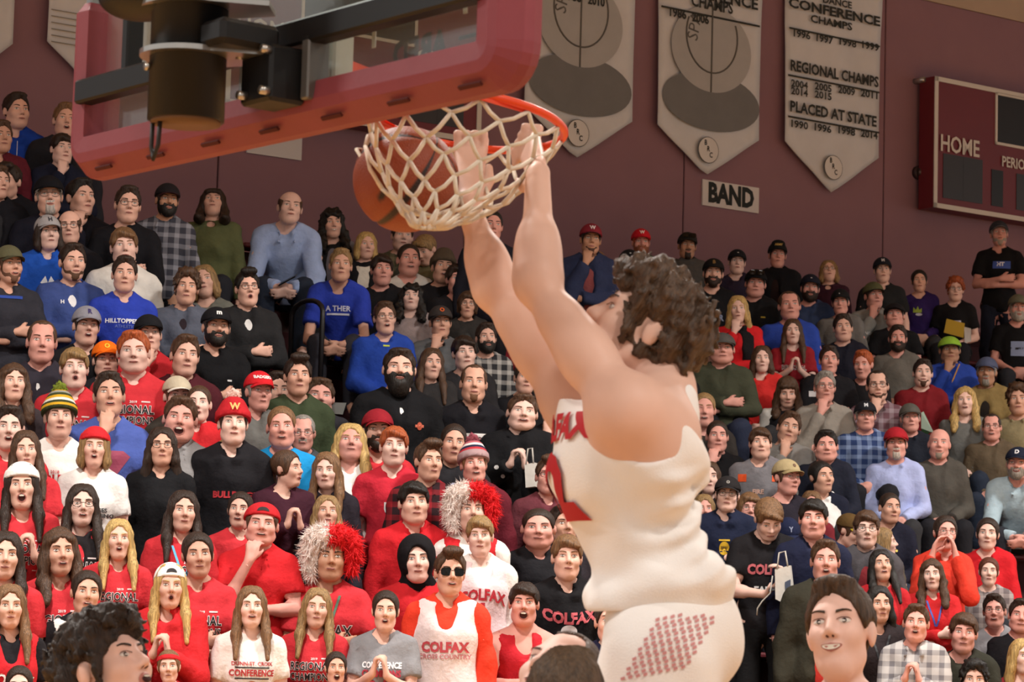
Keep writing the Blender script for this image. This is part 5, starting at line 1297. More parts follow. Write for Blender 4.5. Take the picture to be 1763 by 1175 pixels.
P(564, 811, 'F', D, 'longside'+LB, 'sweater#28232b', 'girl with long straight brown hair and dark jacket, staring ahead', yaw=-8, pitch=-4)
P(413, 880, 'F', D, 'up'+DB, RT, 'woman with dark hair swept up, peering behind the backward red cap', bk=0.35, mouth='part', yaw=-6)
P(447, 905, 'M', CH, 'under'+BR_, 'polo#c8252c', 'man in backward red and black cap and red polo, hand over mouth', hat=('capback', '#b8242b', '#2a2326'), yaw=3, mouth='part', facew=1.06, wide=1.08, skin='r')
P(562, 886, 'F', D, 'long'+DBL, 'sweater#2b2730', 'fair haired girl whose face shows just above the lower fur hat', bk=0.35, yaw=8, pitch=8)
P(568, 962, 'M', X, 'under'+DB, RT, 'boy in red and white fur hat with green lanyard, arms crossed', hat=('fur',), yaw=3, skin='d', lanyard='#4d6b59', prints=[('to', 'COLFAX', .085, 0, -.02, '#2a2022', .8)])
P(434, 1047, 'F', D, 'long'+LB, 'tee#e8e3de', 'girl with long light brown hair and white conference T-shirt', mouth='part', yaw=4, prints=[('t', 'DUNN-ST. CROIX', .03, 0, 0, .05, '#b9363c'), ('r', .20, .008, 0, .028, '#3a3a3c'), ('t', 'CONFERENCE', .052, 0, 0, -.005, '#b9363c', .03, .8), ('r', .20, .008, 0, -.036, '#3a3a3c'), ('e', .06, .04, 0, -.07, '#c06a3c')])
P(542, 1049, 'F', D, 'long'+DBL, RT, 'girl with thin shoulder length blonde hair in red champions shirt, lips pressed', yaw=2, prints=PR('regional'))
P(578, 1152, 'F', CL, 'up'+DB, 'tee#a9282e', 'dark haired girl shouting at the bottom edge between the red and grey shirts', mouth='wide', yaw=5, seat=.8, skin='b')
# centre block
P(584, 459, 'M', LF, 'short'+DBL, 'tee#2b3ea6', 'sandy haired young man in blue T-shirt sitting by the aisle, forearms on knees', yaw=4, pants='#34343c', prints=[('t', 'A THER', .055, 0, 0, .02, '#dfe3f2', .02), ('r', .17, .014, .0, -.02, '#dfe3f2')])
P(657, 467, 'M', SF, 'fringe'+DB, 'zip#19191d', 'dark haired boy in black zip jacket beside the sandy haired man in blue', yaw=8, under='tee#26262b', skin='r')
P(690, 408, 'M', SF, 'short'+DB, 'jacket', 'person in camouflage jacket whose head is hidden by the basketball', plaid=('#4f4d3c', '#7b7660'), yaw=10, under='tee#4a4a40')
P(704, 449, 'M', SF, 'crew'+DB, 'hoodie#d6d3cd', 'boy with cropped hair in white hoodie below the basketball', yaw=12, mouth='part', skin='r')
P(742, 428, 'M', SF, 'fringe'+DBL, 'jacket#6b6247', 'fair haired boy in tan camouflage jacket looking down beneath the net', yaw=-30, pitch=-25, under='tee#55524a')
P(760, 462, 'M', SF, 'under'+DB, 'jacket#1d1c20', 'person in brown knit beanie and black coat next to the forearm', hat=('beanie', '#53473a'), yaw=6, mouth='part', under='tee#2a2a2a')
P(787, 483, 'M', SF, 'fringe'+DB, 'hoodie#1f1e22', 'dark haired boy in black hoodie right beside the dunking player\'s far forearm', yaw=14, skin='r')
P(707, 513, 'F', SF, 'bigcurl'+BK, 'sweater#9a8b8a', 'woman with big dark curls and pale rose knitted sweater', yaw=2, pitch=4, wide=1.05)
P(664, 549, 'M', SF, 'short'+BR_, 'hoodie#2747a5', 'boy with thin glasses, brown hair and royal blue hoodie', glasses='thin', mouth='open', yaw=8, prints=[('r', .05, .012, 0, .155, '#c8d84a')])
P(758, 557, 'M', SC, 'under'+DB, 'hoodie#5f6164', 'man in black and orange cap and grey hoodie, hand at mouth', hat=('cap', '#3a3534', '#3a3534', 'O', '#d8622a'), yaw=10, skin='b')
P(804, 526, 'F', SF, 'shag'+BR_, 'jacket#2f2d2c', 'older person with shaggy grey brown hair, thin glasses and dark jacket', glasses='thin', yaw=6, under='tee#3a3a3a')
P(838, 584, 'M', SF, 'short'+DB, 'shirt', 'dark bearded young man in black and white plaid flannel', plaid=('#2c2c30', '#a9a7a4'), beard='full'+BK, yaw=8)
P(801, 610, 'M', SF, 'fringe'+DB, 'zip#29282b', 'boy with straight dark hair and charcoal jacket above the balding man', yaw=10, under='tee#35343a')
P(741, 628, 'F', SF, 'long'+BR_, 'jacket#2f2d2e', 'girl with very long brown hair and warm lit face, next to the big bearded man', yaw=12, under='tee#3d3a38')
P(688, 637, 'M', D, 'short'+DB, 'zip#141417', 'large man with long dark beard, black quarter zip and white undershirt', beard='long'+BK, yaw=4, facew=1.05, wide=1.15, under='tee#e6e5e4', prints=[('t', 'H', .035, -.10, 0, .06, '#e8e8e8', .05), ('r', .05, .016, .10, .02, '#d8745c'), ('e', .03, .05, .10, .02, '#b5543c')])
P(815, 662, 'M', D, 'receding'+BR_, 'hoodie#17161b', 'balding man with goatee in black hoodie with block lettering', beard='stubble#6b4a34', yaw=6, skin='b', under='tee#9fa3a8', prints=[('r', .19, .025, 0, .035, '#e4dfdc'), ('r', .16, .06, 0, -.005, '#5d1f28'), ('to', 'TIGERS', .07, 0, -.015, '#7b2a31', .85)])
P(650, 744, 'M', D, 'under'+DB, RT, 'man in dark red cap with full dark beard and red shirt', hat=('cap', '#8d1f2a', '#a5242e'), beard='full'+DB, yaw=3, facew=1.04)
P(602, 764, 'F', D, 'longside'+BL, 'tee#e9e6e2', 'girl with long blonde hair and white T-shirt, chin raised', yaw=3, pitch=8, facew=1.08, skin='r', prints=[('e', .03, .03, -.06, .04, '#333337'), ('t', 'COLFAX', .06, 0, 0, -.03, '#b9262c', .03)])
P(676, 771, 'M', D, 'fringe'+RD, 'tee#c02a3a', 'pale child with copper red hair and crimson T-shirt', yaw=5, skin='c', prints=[('t', 'U', .09, 0, 0, -.01, '#eee9ea', .05)])
P(735, 796, 'M', D, 'quiff'+BR_, 'shirt', 'young man with wavy brown hair and red and black check shirt', plaid=('#2b1a1e', '#8c2028'), yaw=22, skin='b')
P(779, 765, 'M', D, 'crew'+DB, 'jacket#232226', 'young man with cropped dark hair, dark jacket with red and blue inside', yaw=6, under='tee#8fa8d8', prints=[('r', .05, .10, -.12, .06, '#d8402c')])
P(817, 801, 'M', D, 'under'+LB, 'hoodie#5c1a26', 'youth in striped red and grey pompom beanie and maroon hoodie', hat=('pombeanie', 'STRIPE2', '#8e4a55'), mouth='part', yaw=5, skin='r')
P(896, 712, 'M', CL, 'short'+BR_, 'jacket#151518', 'stout young man in black jacket with small paw marks, holding a white bag', yaw=8, mouth='part', facew=1.08, wide=1.12, under='tee#1d1d20', prints=[('e', .03, .03, -.13, -.02, '#d8d8d8'), ('e', .025, .025, -.09, -.08, '#d8d8d8')])
P(903, 652, 'M', SF, 'short'+DB, 'sweater#18181c', 'person in black mostly hidden behind the dunking player\'s upper arm', yaw=5)
P(951, 703, 'M', CH, 'short'+BR_, 'sweater#1a1a1f', 'person in black with orange letter, head hidden behind the player\', bk=0.35s arm', yaw=5, prints=[('t', 'IS', .08, 0, 0, .0, '#b05540', .05)])
P(944, 822, 'M', D, 'quiff'+BR_, 'hoodie#623038', 'boy with dark glasses and dusty maroon hoodie beside the white jersey', glasses='black', yaw=2, skin='r')
P(714, 868, 'M', D, 'fringe'+BK, 'hoodie#c7222b', 'dark haired young man in bright red hoodie', yaw=12, facew=1.05)
P(720, 966, 'M', D, 'none'+DB, 'zip#c3252c', 'boy with black hood up and red and black zip jacket', hat=('hoodup', '#171518'), yaw=6, under='tee#1e1a1c')
P(811, 884, 'M', D, 'under'+BR_, 'sweater#e7e2dd', 'boy in upper red and white fur hat with white sweatshirt and red bib', hat=('fur',), over='overtank#c9262d', yaw=8, pitch=8)
P(829, 925, 'M', D, 'fringe'+DBL, 'sweater#ebe5e0', 'boy with blond crewcut and pale pink COLFAX 1 jersey', over='overtank#e5cfd2', yaw=2, skin='c', prints=[('t', 'COLFAX', .095, 0, 1.6, .01, '#b9303c', .04, .8), ('t', '1', .17, 0, 0, -.11, '#b9303c', .05, .8)])
P(772, 988, 'M', D, 'quiff'+BR_, 'sweater#e2402b', 'boy in dark sunglasses, orange red long sleeves and white COLFAX tank', glasses='sun', over='overtank#eddfe0', mouth='part', yaw=10, prints=[('t', 'COLFAX', .075, 0, 0, -.035, '#c8505a', .05, .9), ('t', 'CROSS COUNTRY', .036, 0, 0, -.085, '#d08088', .02)])
P(663, 1053, 'F', CL, 'up'+DB, 'tee#86868a', 'dark haired girl in grey champions T-shirt, hands clasped, mouth open', mouth='open', yaw=2, prints=[('t', 'CONFERENCE', .05, 0, 0, .05, '#e6e2e4', .05, .75), ('t', 'CHAMPIONS', .055, 0, 0, .0, '#b03a48', .05, .75), ('t', 'Colfax', .09, .02, 0, -.075, '#b03a48', .04)])
P(928, 911, 'M', D, 'crew'+DB, 'sweater#1b1a1e', 'heavy set boy with cropped hair and black sweatshirt with round grey print', yaw=2, facew=1.12, wide=1.15, skin='r', prints=[('e', .16, .14, .05, -.03, '#3e3d42'), ('e', .08, .07, .05, -.035, '#7a2a34')])
P(976, 962, 'M', D, 'fringe'+LB, 'hoodie#151417', 'boy with long fringe in black COLFAX powerlifting hoodie beside the white jersey', yaw=8, prints=[('t', 'COLFAX', .085, .01, -1.5, .035, '#c05a62', .05, .9), ('e', .09, .065, .01, -.03, '#d8d2d2'), ('p', [(-.03, -.02), (0, .02), (.02, -.01), (0, -.03)], .01, -.03, '#a02a34'), ('t', 'POWERLIFTING', .045, .01, 0, -.095, '#c86a72', .04, .8)])
P(903, 1041, 'M', X, 'fringe'+DB, 'tank#b8242f', 'yelling boy with dark brown hair and sleeveless red jersey', mouth='wide', yaw=2, skin='r', wide=1.06)
P(972, 905, 'M', D, 'short'+DB, 'sweater#29242a', 'person almost hidden behind the front edge of the white jersey', bk=0.35, yaw=15)
P(845, 390, 'M', D, 'crew'+BK, 'sweater#20202a', 'dark haired man at the wall visible between the player\'s two arms', yaw=10, skin='r')
P(905, 452, 'M', SF, 'short'+DB, 'shirt#7f86c4', 'person in lavender striped shirt hidden behind the near forearm', yaw=0)
P(914, 526, 'M', SF, 'short'+BR_, 'sweater#7a1f28', 'person partly seen in the gap between the two upper arms, higher one', yaw=5, skin='r')
P(944, 576, 'M', SF, 'short'+DB, 'sweater#2c3a2f', 'person in dark green partly seen in the gap between the upper arms, lower one', yaw=5, skin='r')
P(1015, 414, 'M', CH, 'under'+DB, 'jacket#2b3350', 'man in maroon cap and dark blue jacket, hand on chin, by the near forearm', hat=('cap', '#7a2430', '#2d2426', 'W', '#d8cfcf'), beard='stubble#4a3024', yaw=8, skin='d', under='tee#8a4a4c')
P(1028, 457, 'M', SF, 'crew'+LB, 'hoodie#4b4a4a', 'young man with short fair hair in grey top below the maroon cap', yaw=8, skin='r')
P(1011, 500, 'M', SF, 'short'+DBL, 'sweater#2c2c33', 'young man with short sandy hair just above the player\'s nose', yaw=6)
P(1104, 419, 'M', SD, 'under'+RD, 'jacket#3c4a36', 'red bearded man in red cap with white letter and green jacket', hat=('cap', '#c31f2b', None, 'W', '#efe8e6'), beard='full#8a4f30', yaw=8, skin='r', under='tee#4a5478')
P(1085, 457, 'M', SF, 'under'+DB, 'jacket#3f4034', 'man in black cap with white mark and olive camouflage coat', hat=('cap', '#1e1d20', None, '-', '#dcdcdc'), yaw=5, skin='r', under='tee#33332c')
P(1181, 425, 'M', SD, 'under'+DB, 'jacket#504e4c', 'goateed man with sunglasses on his dark cap and grey jacket', hat=('cap', '#2a2825', None, 'shades'), beard='goatee'+DB, yaw=8, skin='d', under='tee#3a2a2a')
# right block, top rows
P(1227, 472, 'M', SF, 'under'+DB, 'tee#19191d', 'bearded man in black cap with tan mark and black graphic T-shirt', hat=('cap', '#1c1a1b', None, 'B', '#8d6f42'), beard='full'+DB, yaw=3, pants='#25262c', prints=[('e', .13, .07, 0, .01, '#5a6280'), ('t', 'POOR', .07, 0, 0, -.03, '#8f9ab4', .05)])
P(1268, 453, 'M', SF, 'under'+DB, 'hoodie#2b2436', 'boy in black cap and dark purple hoodie behind the black graphic T-shirt', hat=('cap', '#1d1d21', None, '-', '#d8d8d8'), yaw=5, skin='c')
P(1299, 490, 'M', SF, 'under'+DB, 'zip#18181b', 'heavy man with sunglasses on black cap and black zip jacket', hat=('cap', '#151517', None, 'shades'), yaw=3, skin='r', facew=1.06, under='tee#6a7284', prints=[('r', .04, .012, .09, .06, '#b8a23c')])
P(1337, 441, 'M', SD, 'under'+DB, 'jacket#16161a', 'man in tall black cap with gold lettering and black jacket', hat=('captall', '#1b1b1c', None, 'ARMY', '#c2a45a'), yaw=6, skin='r', under='tee#2a1c1c')
P(1393, 498, 'M', SF, 'under'+DB, 'zip#33405f', 'bearded man in navy cap and grey and blue jacket', hat=('cap', '#1d1f2c', None, '-', '#b9b9c4'), beard='full'+DB, yaw=3, skin='r', under='tee#d8d8da')
P(1427, 468, 'F', SD, 'bob'+DBL, 'sweater#3a1d2b', 'woman with frizzy blonde hair, glasses and dark plum top looking upward', glasses='thin', pitch=14, yaw=3)
P(1272, 534, 'F', SC, 'longback'+BL, 'sweater#cf252b', 'blonde woman in red top and black vest resting chin on fist', over='vest#1c1b1e', yaw=2)
P(1361, 528, 'M', SF, 'receding'+BR_, 'sweater#2f49a6', 'balding man in royal blue sweatshirt above the girl in dark red', yaw=6, skin='r', wide=1.08)
P(1448, 522, 'M', SF, 'under'+BK, 'sweater#6f6d6b', 'man in black cap with bright lens glint and grey sweater', hat=('cap', '#1a1a1c', None, '.', '#efe4d8'), yaw=-4, skin='r')  # the pale dot on the cap is a glint painted in flat colour
P(1366, 572, 'F', SCL, 'long'+BR_, 'tee#8f222a', 'girl with long straight brown hair and dark red T-shirt, hands clasped', yaw=3, skin='c', prints=[('to', 'REGIONAL', .06, 0, .02, '#4a1a1e', .8)])
P(1452, 566, 'M', SF, 'short'+DB, 'zip#1f202c', 'dark haired young man in navy zip jacket, tidy short hair, below the grey sweater', yaw=5, under='tee#4a525c')
P(1520, 467, 'M', SD, 'under'+DB, 'tee#26282b', 'young man in navy cap with white mark against the wall seam', hat=('cap', '#22252f', None, 'M', '#c9cbd2'), yaw=5)
P(1505, 511, 'M', SC, 'under'+DB, 'hoodie#8a8a87', 'man in camouflage cap and light grey hoodie, fingers at mouth', hat=('cap', '#5a5a3e', '#33312b'), yaw=15, skin='r', prints=[('t', 'ENGINEERING', .04, 0, 0, .0, '#dcdcdc', .03)])
P(1583, 485, 'F', SF, 'pony'+BK, 'sweater#33235e', 'woman with dark ponytail and purple sweatshirt with green print', yaw=5, prints=[('p', [(-.05, 0), (-.045, .06), (-.02, .03), (0, .07), (.015, .03), (.04, .05), (.04, 0)], -.02, .03, '#9db54a'), ('e', .07, .03, -.01, .01, '#c9c9d8')])
P(1644, 500, 'M', SF, 'curly'+RD, 'tee#19181b', 'red haired boy with glasses, black T-shirt and yellow folder', glasses='thin', yaw=4, skin='c', prints=[('r', .16, .05, 0, .01, '#c4c2d2')])
P(1721, 404, 'M', X, 'under'+GR, 'tee#17171a', 'man in grey cap and black T-shirt standing arms crossed at the top of the stands', hat=('cap', '#3a3c44', '#6a6c72'), yaw=5, pitch=5, skin='r', beard='stubble#9a928a', pants='#252a3a', prints=[('r', .17, .075, .03, .06, '#3d57a6'), ('t', 'HT', .055, .02, 0, .065, '#e4e6ee', .05)])
P(1541, 545, 'M', SX, 'under'+DB, 'tee#19191c', 'red faced man in dark cap and black T-shirt with arms crossed on knees', hat=('cap', '#1f1d20'), pitch=8, skin='r', wide=1.1, facew=1.08, prints=[('r', .10, .07, .05, -.02, '#5a78b8')])
P(1545, 584, 'M', SF, 'short'+DB, 'sweater#6b6761', 'dark bearded man in grey and tan raglan shirt', beard='full'+DB, yaw=3, skin='r')
P(1636, 604, 'M', SC, 'under'+BK, 'zip#2c48a4', 'man in black and lime cap and royal blue pullover, pencil in hand', hat=('cap', '#8cb83c', '#24262a'), yaw=5, skin='d', facew=1.08, wide=1.1, under='tee#2c48a4')
P(1752, 532, 'M', SF, 'under'+GR, 'tee#17171a', 'grey bearded man in faded cap and black T-shirt at the right edge', hat=('cap', '#6b6a58', '#55534a'), beard='full#a8a29a', yaw=8, skin='r', prints=[('r', .14, .14, 0, -.02, '#8c9cc0'), ('r', .15, .02, 0, -.02, '#26262c')])
# right block, middle rows
P(1243, 602, 'M', SX, 'under'+DB, 'zip#3f4234', 'broad man in grey cap and olive green jacket with arms crossed', hat=('cap', '#514f4d'), yaw=3, skin='r', wide=1.14, facew=1.06, pants='#2b3145', under='tee#3f4234')
P(1311, 620, 'F', SF, 'longback'+BR_, 'hoodie#cf302e', 'woman with brown hair and bright coral red sweatshirt', yaw=3)
P(1355, 672, 'F', SF, 'bangs'+BR_, 'sweater#dcdad5', 'woman with brown bangs looking down, black and white jacket', over='vest#19181b', pitch=-24, yaw=8)
P(1420, 668, 'M', SC, 'short'+GR, 'shirt#8e8880', 'grey haired man with glasses, hand on chin, speckled beige shirt', glasses='thin', yaw=5, skin='r')
P(1428, 622, 'M', SX, 'short'+DB, 'zip#1c1b1f', 'dark haired man in black jacket with white shoulder, above the beige shirt', yaw=6, skin='r', prints=[('r', .08, .05, -.14, .08, '#c9c9cc')], under='tee#1c1b1f')
P(1212, 707, 'M', SF, 'crew'+DBL, 'hoodie#2f2b29', 'blond boy with sleepy eyes and dark brown hoodie', eyes='shut', mouth='part', yaw=3, skin='r')
P(1234, 753, 'M', SC, 'crew'+DB, 'sweater#19191c', 'boy with cropped dark hair and black top, one finger on his lips', yaw=3, skin='r')
P(1352, 738, 'M', SC, 'short'+BR_, 'hoodie#7d7a77', 'boy in grey sweatshirt biting his hand, head tilted', yaw=5, roll=12, skin='b')
P(1309, 765, 'M', SF, 'fringe'+BR_, 'hoodie#77757a', 'boy in grey hoodie with bright orange shoulders', yaw=3, prints=[('r', .07, .06, -.13, .10, '#e2582a'), ('r', .05, .05, .13, .10, '#e2582a'), ('t', 'FIRE', .05, 0, 0, -.01, '#d8b0a0', .04)])
P(1422, 769, 'M', SF, 'short'+BK, 'hoodie#1f2230', 'round faced boy with black hair and dark navy hoodie with white square print', yaw=1, facew=1.06, skin='r', prints=[('r', .12, .10, .05, -.08, '#d8dae4'), ('r', .10, .08, .05, -.08, '#1f2230')])
P(1214, 586, 'M', SF, 'bald'+BR_, 'sweater#151517', 'bald man in black bending down behind the player\'s hair', pitch=-40, yaw=40, prints=[('t', 'YT', .06, .03, 0, .06, '#d0d0d0')])
P(1163, 626, 'M', SF, 'short'+DB, 'tee#1a1a1d', 'person in black T-shirt with white leaf print behind the player\'s neck', yaw=5, prints=[('p', [(-.06, .0), (-.03, .06), (0, .02), (.03, .06), (.06, 0)], .0, .0, '#d8d8d8'), ('t', 'dc', .06, 0, 0, -.045, '#d8d8d8', .05)])
P(1487, 628, 'M', SF, 'short'+RD, 'sweater#1d1b1e', 'red blond man in black looking down to one side', yaw=-12, pitch=-8, skin='r')
P(1512, 666, 'M', SC, 'receding'+DB, 'shirt', 'man with glasses in pink and grey plaid shirt, finger on lips', plaid=('#6a4a52', '#9a8a92'), glasses='black', yaw=5, beard='stubble#4a3428')
P(1588, 644, 'M', SF, 'short'+DB, 'zip#7b1f26', 'dark haired man with trimmed beard and deep red zip sweater', beard='stubble#4a3226', yaw=3, skin='c', under='tee#2a2226')
P(1698, 642, 'M', SF, 'under'+GR, 'jacket#8f7a4e', 'grey bearded man in blue grey cap and tan work jacket', hat=('cap', '#4f5670', '#4f5670'), beard='goatee#8a857c', yaw=-2, skin='d', under='tee#2a2522')
P(1662, 692, 'F', SF, 'wavy'+BL, 'sweater#6d6e6c', 'woman with long wavy blonde hair and grey knit sweater', yaw=2, mouth='part')
P(1753, 690, 'M', SF, 'curly'+BR_, 'polo#8b8163', 'young man with curly brown hair and khaki knit polo at the right edge', yaw=2, skin='b')
P(1491, 718, 'M', SF, 'under'+GR, 'shirt', 'older man in black cap with white patch and blue plaid shirt', plaid=('#2c3d68', '#7f93b8'), hat=('cap', '#1c1d24', None, 'M', '#cfd2d8'), yaw=3, skin='r', wide=1.08)
P(1568, 722, 'M', SF, 'under'+GR, 'shirt#20242f', 'man in grey striped cap and navy shirt beside the green and white paper', hat=('cap', '#57554f'), yaw=4, skin='r')
P(1708, 737, 'M', SF, 'receding'+DB, 'zip#5c5040', 'man with glasses and dark hair in brown zip jacket', glasses='thin', mouth='part', yaw=-3, skin='r', under='tee#4a4238')
P(1543, 766, 'M', SF, 'under'+BR_, 'shirt#a9b4e0', 'man with grey goatee, red cap and pale blue button shirt', hat=('cap', '#a3222c'), beard='goatee#b5aca2', yaw=3, skin='r')
P(1617, 766, 'M', SF, 'none'+GR, 'zip#4b4843', 'bald man with trimmed beard, charcoal quarter zip and red undershirt', beard='stubble#8b7f72', yaw=2, skin='r', under='tee#b3262c')
P(1755, 800, 'M', LF, 'under'+GR, 'shirt#a9c0cc', 'bearded man in navy cap and pale striped shirt leaning in at the right edge', hat=('cap', '#1d2334', None, 'D', '#e8e8ec'), beard='full#8a8278', yaw=-8, mouth='part', skin='r', wide=1.12)
P(1218, 824, 'F', SF, 'long'+BR_, 'sweater#2c2628', 'girl with long brown hair beside the back of the white jersey', yaw=6, skin='c')
P(1213, 878, 'F', SF, 'longback'+DBL, 'sweater#3a3436', 'fair haired woman half hidden behind the navy hoodie with gold emblem', bk=0.35, yaw=8, skin='r')
P(1250, 853, 'M', X, 'under'+DB, 'hoodie#1a2036', 'young man in black cap and glasses, navy hoodie with gold emblem, standing', hat=('cap', '#232021', None, 'o', '#8a8680'), glasses='thin', yaw=2, skin='c', pants='#2b2b2e', row_bias=-.02, under='tee#a8343a', prints=[('e', .075, .10, .0, -.02, '#c9a32c'), ('r', .08, .012, 0, .04, '#c9a32c'), ('r', .05, .03, 0, -.02, '#6a5420')])
P(1289, 878, 'M', SF, 'shag'+LB, 'sweater#8a3030', 'fair haired person with glasses hidden behind the boy looking at his phone', bk=0.35, glasses='thin', yaw=8, skin='r')
P(1320, 884, 'M', PH, 'fringe'+LB, 'tee#1e1c1f', 'boy with light brown hair and black COLFAX T-shirt looking down at his phone', pitch=-38, yaw=15, skin='c', pants='#19191b', prints=[('t', 'COLFAX', .085, 0, 0, .01, '#c86a72', .05, .8), ('t', 'FARMS', .06, 0, 0, -.12, '#dcdcdc', .05)])
P(1352, 824, 'M', SF, 'under'+BR_, 'tee#26222c', 'man in tan baseball cap looking sideways, black jersey', hat=('cap', '#b3a27c', '#a8966e', 'o', '#6a4a3c'), yaw=32, skin='r', prints=[('r', .05, .035, .08, -.09, '#a9a9b0')])
P(1413, 823, 'F', SF, 'up'+BK, 'sweater#1c1f30', 'dark haired woman in white vest looking off to the side', over='vest#e6e4e2', yaw=30, skin='b', wide=1.05)
P(1395, 872, 'F', SF, 'longback'+LB, 'sweater#7a2830', 'woman whose forehead shows behind the boy in navy hoodie, below the white vest', bk=0.35, yaw=3, skin='r')
P(1401, 895, 'M', D, 'fringe'+BK, 'hoodie#1d2138', 'boy with dark fringe and navy hoodie with white outlined logo', yaw=0, facew=1.05, skin='r', prints=[('t', 'H', .12, -.05, 0, -.10, '#e0e2ea', -.01)])
P(1420, 968, 'M', D, 'short'+BR_, 'jacket#35332a', 'boy in brown camouflage jacket with parted lips, above the curly haired girl', mouth='open', yaw=3, skin='r', under='tee#b5332c')
P(1355, 918, 'M', SF, 'under'+DB, 'sweater#1e2234', 'person bending low in navy cap beside the hanging white bag', bk=0.35, hat=('cap', '#1f2540', None, 'Y', '#8f96b0'), pitch=-30, yaw=15)
P(1453, 912, 'M', SF, 'under'+BR_, 'sweater#7a232b', 'child in brown and yellow cap facing away, by the boy in navy hoodie', bk=0.35, hat=('cap', '#5a4426', '#c9b23a'), pitch=-20, yaw=60)
P(1529, 876, 'M', SF, 'crew'+DB, 'sweater#1c1d2c', 'dark haired young man in navy sweater with small gold pin', yaw=18, skin='b', prints=[('e', .02, .02, .07, .03, '#e2cf6a')])
P(1491, 913, 'M', D, 'fringe'+BR_, 'jacket#4a474b', 'boy with side fringe, glasses and grey jacket over maroon shirt', glasses='thin', yaw=2, skin='c', under='tee#7c2a30')
P(1625, 919, 'F', CU, 'up'+DB, 'sweater#d23c2c', 'woman with glasses in orange red top calling through cupped hands', glasses='thin', mouth='oh', yaw=15, skin='r')
P(1699, 921, 'F', SF, 'up'+DB, 'hoodie#c51f28', 'smiling girl with dark hair tied back and puffy red hoodie', yaw=-3, mouth='closed', skin='c')
P(1520, 976, 'F', D, 'longside'+BK, 'tee#b5242c', 'girl with long straight black hair tilting her head back', yaw=10, pitch=10, mouth='part', skin='b')
P(1521, 935, 'F', SF, 'bob'+DBL, 'sweater#5a5248', 'fair hair of a person hidden behind the girl with long black hair', bk=0.35, yaw=90)
# right block, bottom rows
P(1400, 1052, 'F', SF, 'bigcurl'+DB, 'zip#161619', 'girl with big dark curly hair, thin glasses and black zip top', glasses='thin', yaw=28, skin='c', under='tee#d8d8da', seatz=.1)
P(1608, 991, 'F', X, 'wavy'+BR_, 'sweater#c2262a', 'girl with long wavy brown hair, red top and blue lanyard, arms crossed', lanyard='#3d55a8', yaw=1, skin='c')
P(1702, 986, 'F', SF, 'up'+AU, 'shirt', 'freckled girl with hair up and grey plaid shirt with red hood', plaid=('#6b6264', '#a39a98'), yaw=1, skin='c')
P(1514, 1042, 'F', FR, 'longback'+BK, 'sweater#2a2224', 'dark haired woman with black lanyard behind the player in grey blue jersey', yaw=14, lanyard='#2a2a2e', skin='b')
P(1575, 1074, 'M', CL, 'short'+BR_, 'shirt', 'boy in white and grey check shirt with hands clasped, lips parted', plaid=('#b8b4b2', '#6f6c70'), mouth='open', yaw=1, skin='r', under='tee#b5332f')
P(1656, 1092, 'M', SF, 'fringe'+BR_, 'hoodie#2f2f27', 'boy with brown fringe and dark olive hoodie', yaw=2, skin='r')
P(1714, 1054, 'M', SCL, 'short'+DB, 'sweater#86868a', 'boy in plain grey sweater with violet tinted glasses, hands clasped', glasses='thin', mouth='part', yaw=0, skin='r')
P(1757, 1062, 'M', SF, 'short'+DB, 'sweater#1d1c20', 'plump dark haired boy at the right edge beside the violet tinted glasses', yaw=0, facew=1.08, skin='r')
P(1538, 1153, 'F', SF, 'long'+BR_, 'hoodie#dcd9d6', 'girl in white hood at the bottom edge with parted lips', hat=('hoodup', '#d5d2d0'), mouth='open', yaw=4, skin='c')
P(1757, 1132, 'F', SF, 'longback'+BL, 'sweater#8a2a30', 'blonde girl at the lower right edge turned aside', yaw=25, skin='c')
P(1676, 1172, 'M', SF, 'curly'+BK, 'sweater#2a2a2e', 'top of a dark curly head at the bottom edge near the olive hoodie', yaw=0)
P(1052, 1072, 'M', D, 'short'+DB, 'hoodie#22243e', 'person in navy sweatshirt hidden behind the player\'s white shorts', yaw=5)

# --- place them on the rows ---
def plaid_mat(a, b):
    nm = 'plaid_'+a+b
    if nm in _mats: return _mats[nm]
    M = mat(nm, a, .85, spec=.15); nt = M.node_tree; bs = nt.nodes['Principled BSDF']
    tc = nt.nodes.new('ShaderNodeTexCoord'); sx = nt.nodes.new('ShaderNodeSeparateXYZ'); nt.links.new(tc.outputs['Object'], sx.inputs[0])
    acc = None
    for ax, f in (('X', 75.0), ('Z', 75.0)):
        mt = nt.nodes.new('ShaderNodeMath'); mt.operation = 'MULTIPLY'; mt.inputs[1].default_value = f; nt.links.new(sx.outputs[ax], mt.inputs[0])
        sn = nt.nodes.new('ShaderNodeMath'); sn.operation = 'SINE'; nt.links.new(mt.outputs[0], sn.inputs[0])
        gt = nt.nodes.new('ShaderNodeMath'); gt.operation = 'GREATER_THAN'; gt.inputs[1].default_value = .25; nt.links.new(sn.outputs[0], gt.inputs[0])
        hf = nt.nodes.new('ShaderNodeMath'); hf.operation = 'MULTIPLY'; hf.inputs[1].default_value = .5; nt.links.new(gt.outputs[0], hf.inputs[0])
        if acc is None: acc = hf
        else:
            ad = nt.nodes.new('ShaderNodeMath'); nt.links.new(acc.outputs[0], ad.inputs[0]); nt.links.new(hf.outputs[0], ad.inputs[1]); acc = ad
    mx = nt.nodes.new('ShaderNodeMix'); mx.data_type = 'RGBA'; mx.inputs[6].default_value = rgb(a); mx.inputs[7].default_value = rgb(b); nt.links.new(acc.outputs[0], mx.inputs[0]); nt.links.new(mx.outputs[2], bs.inputs['Base Color'])
    return M
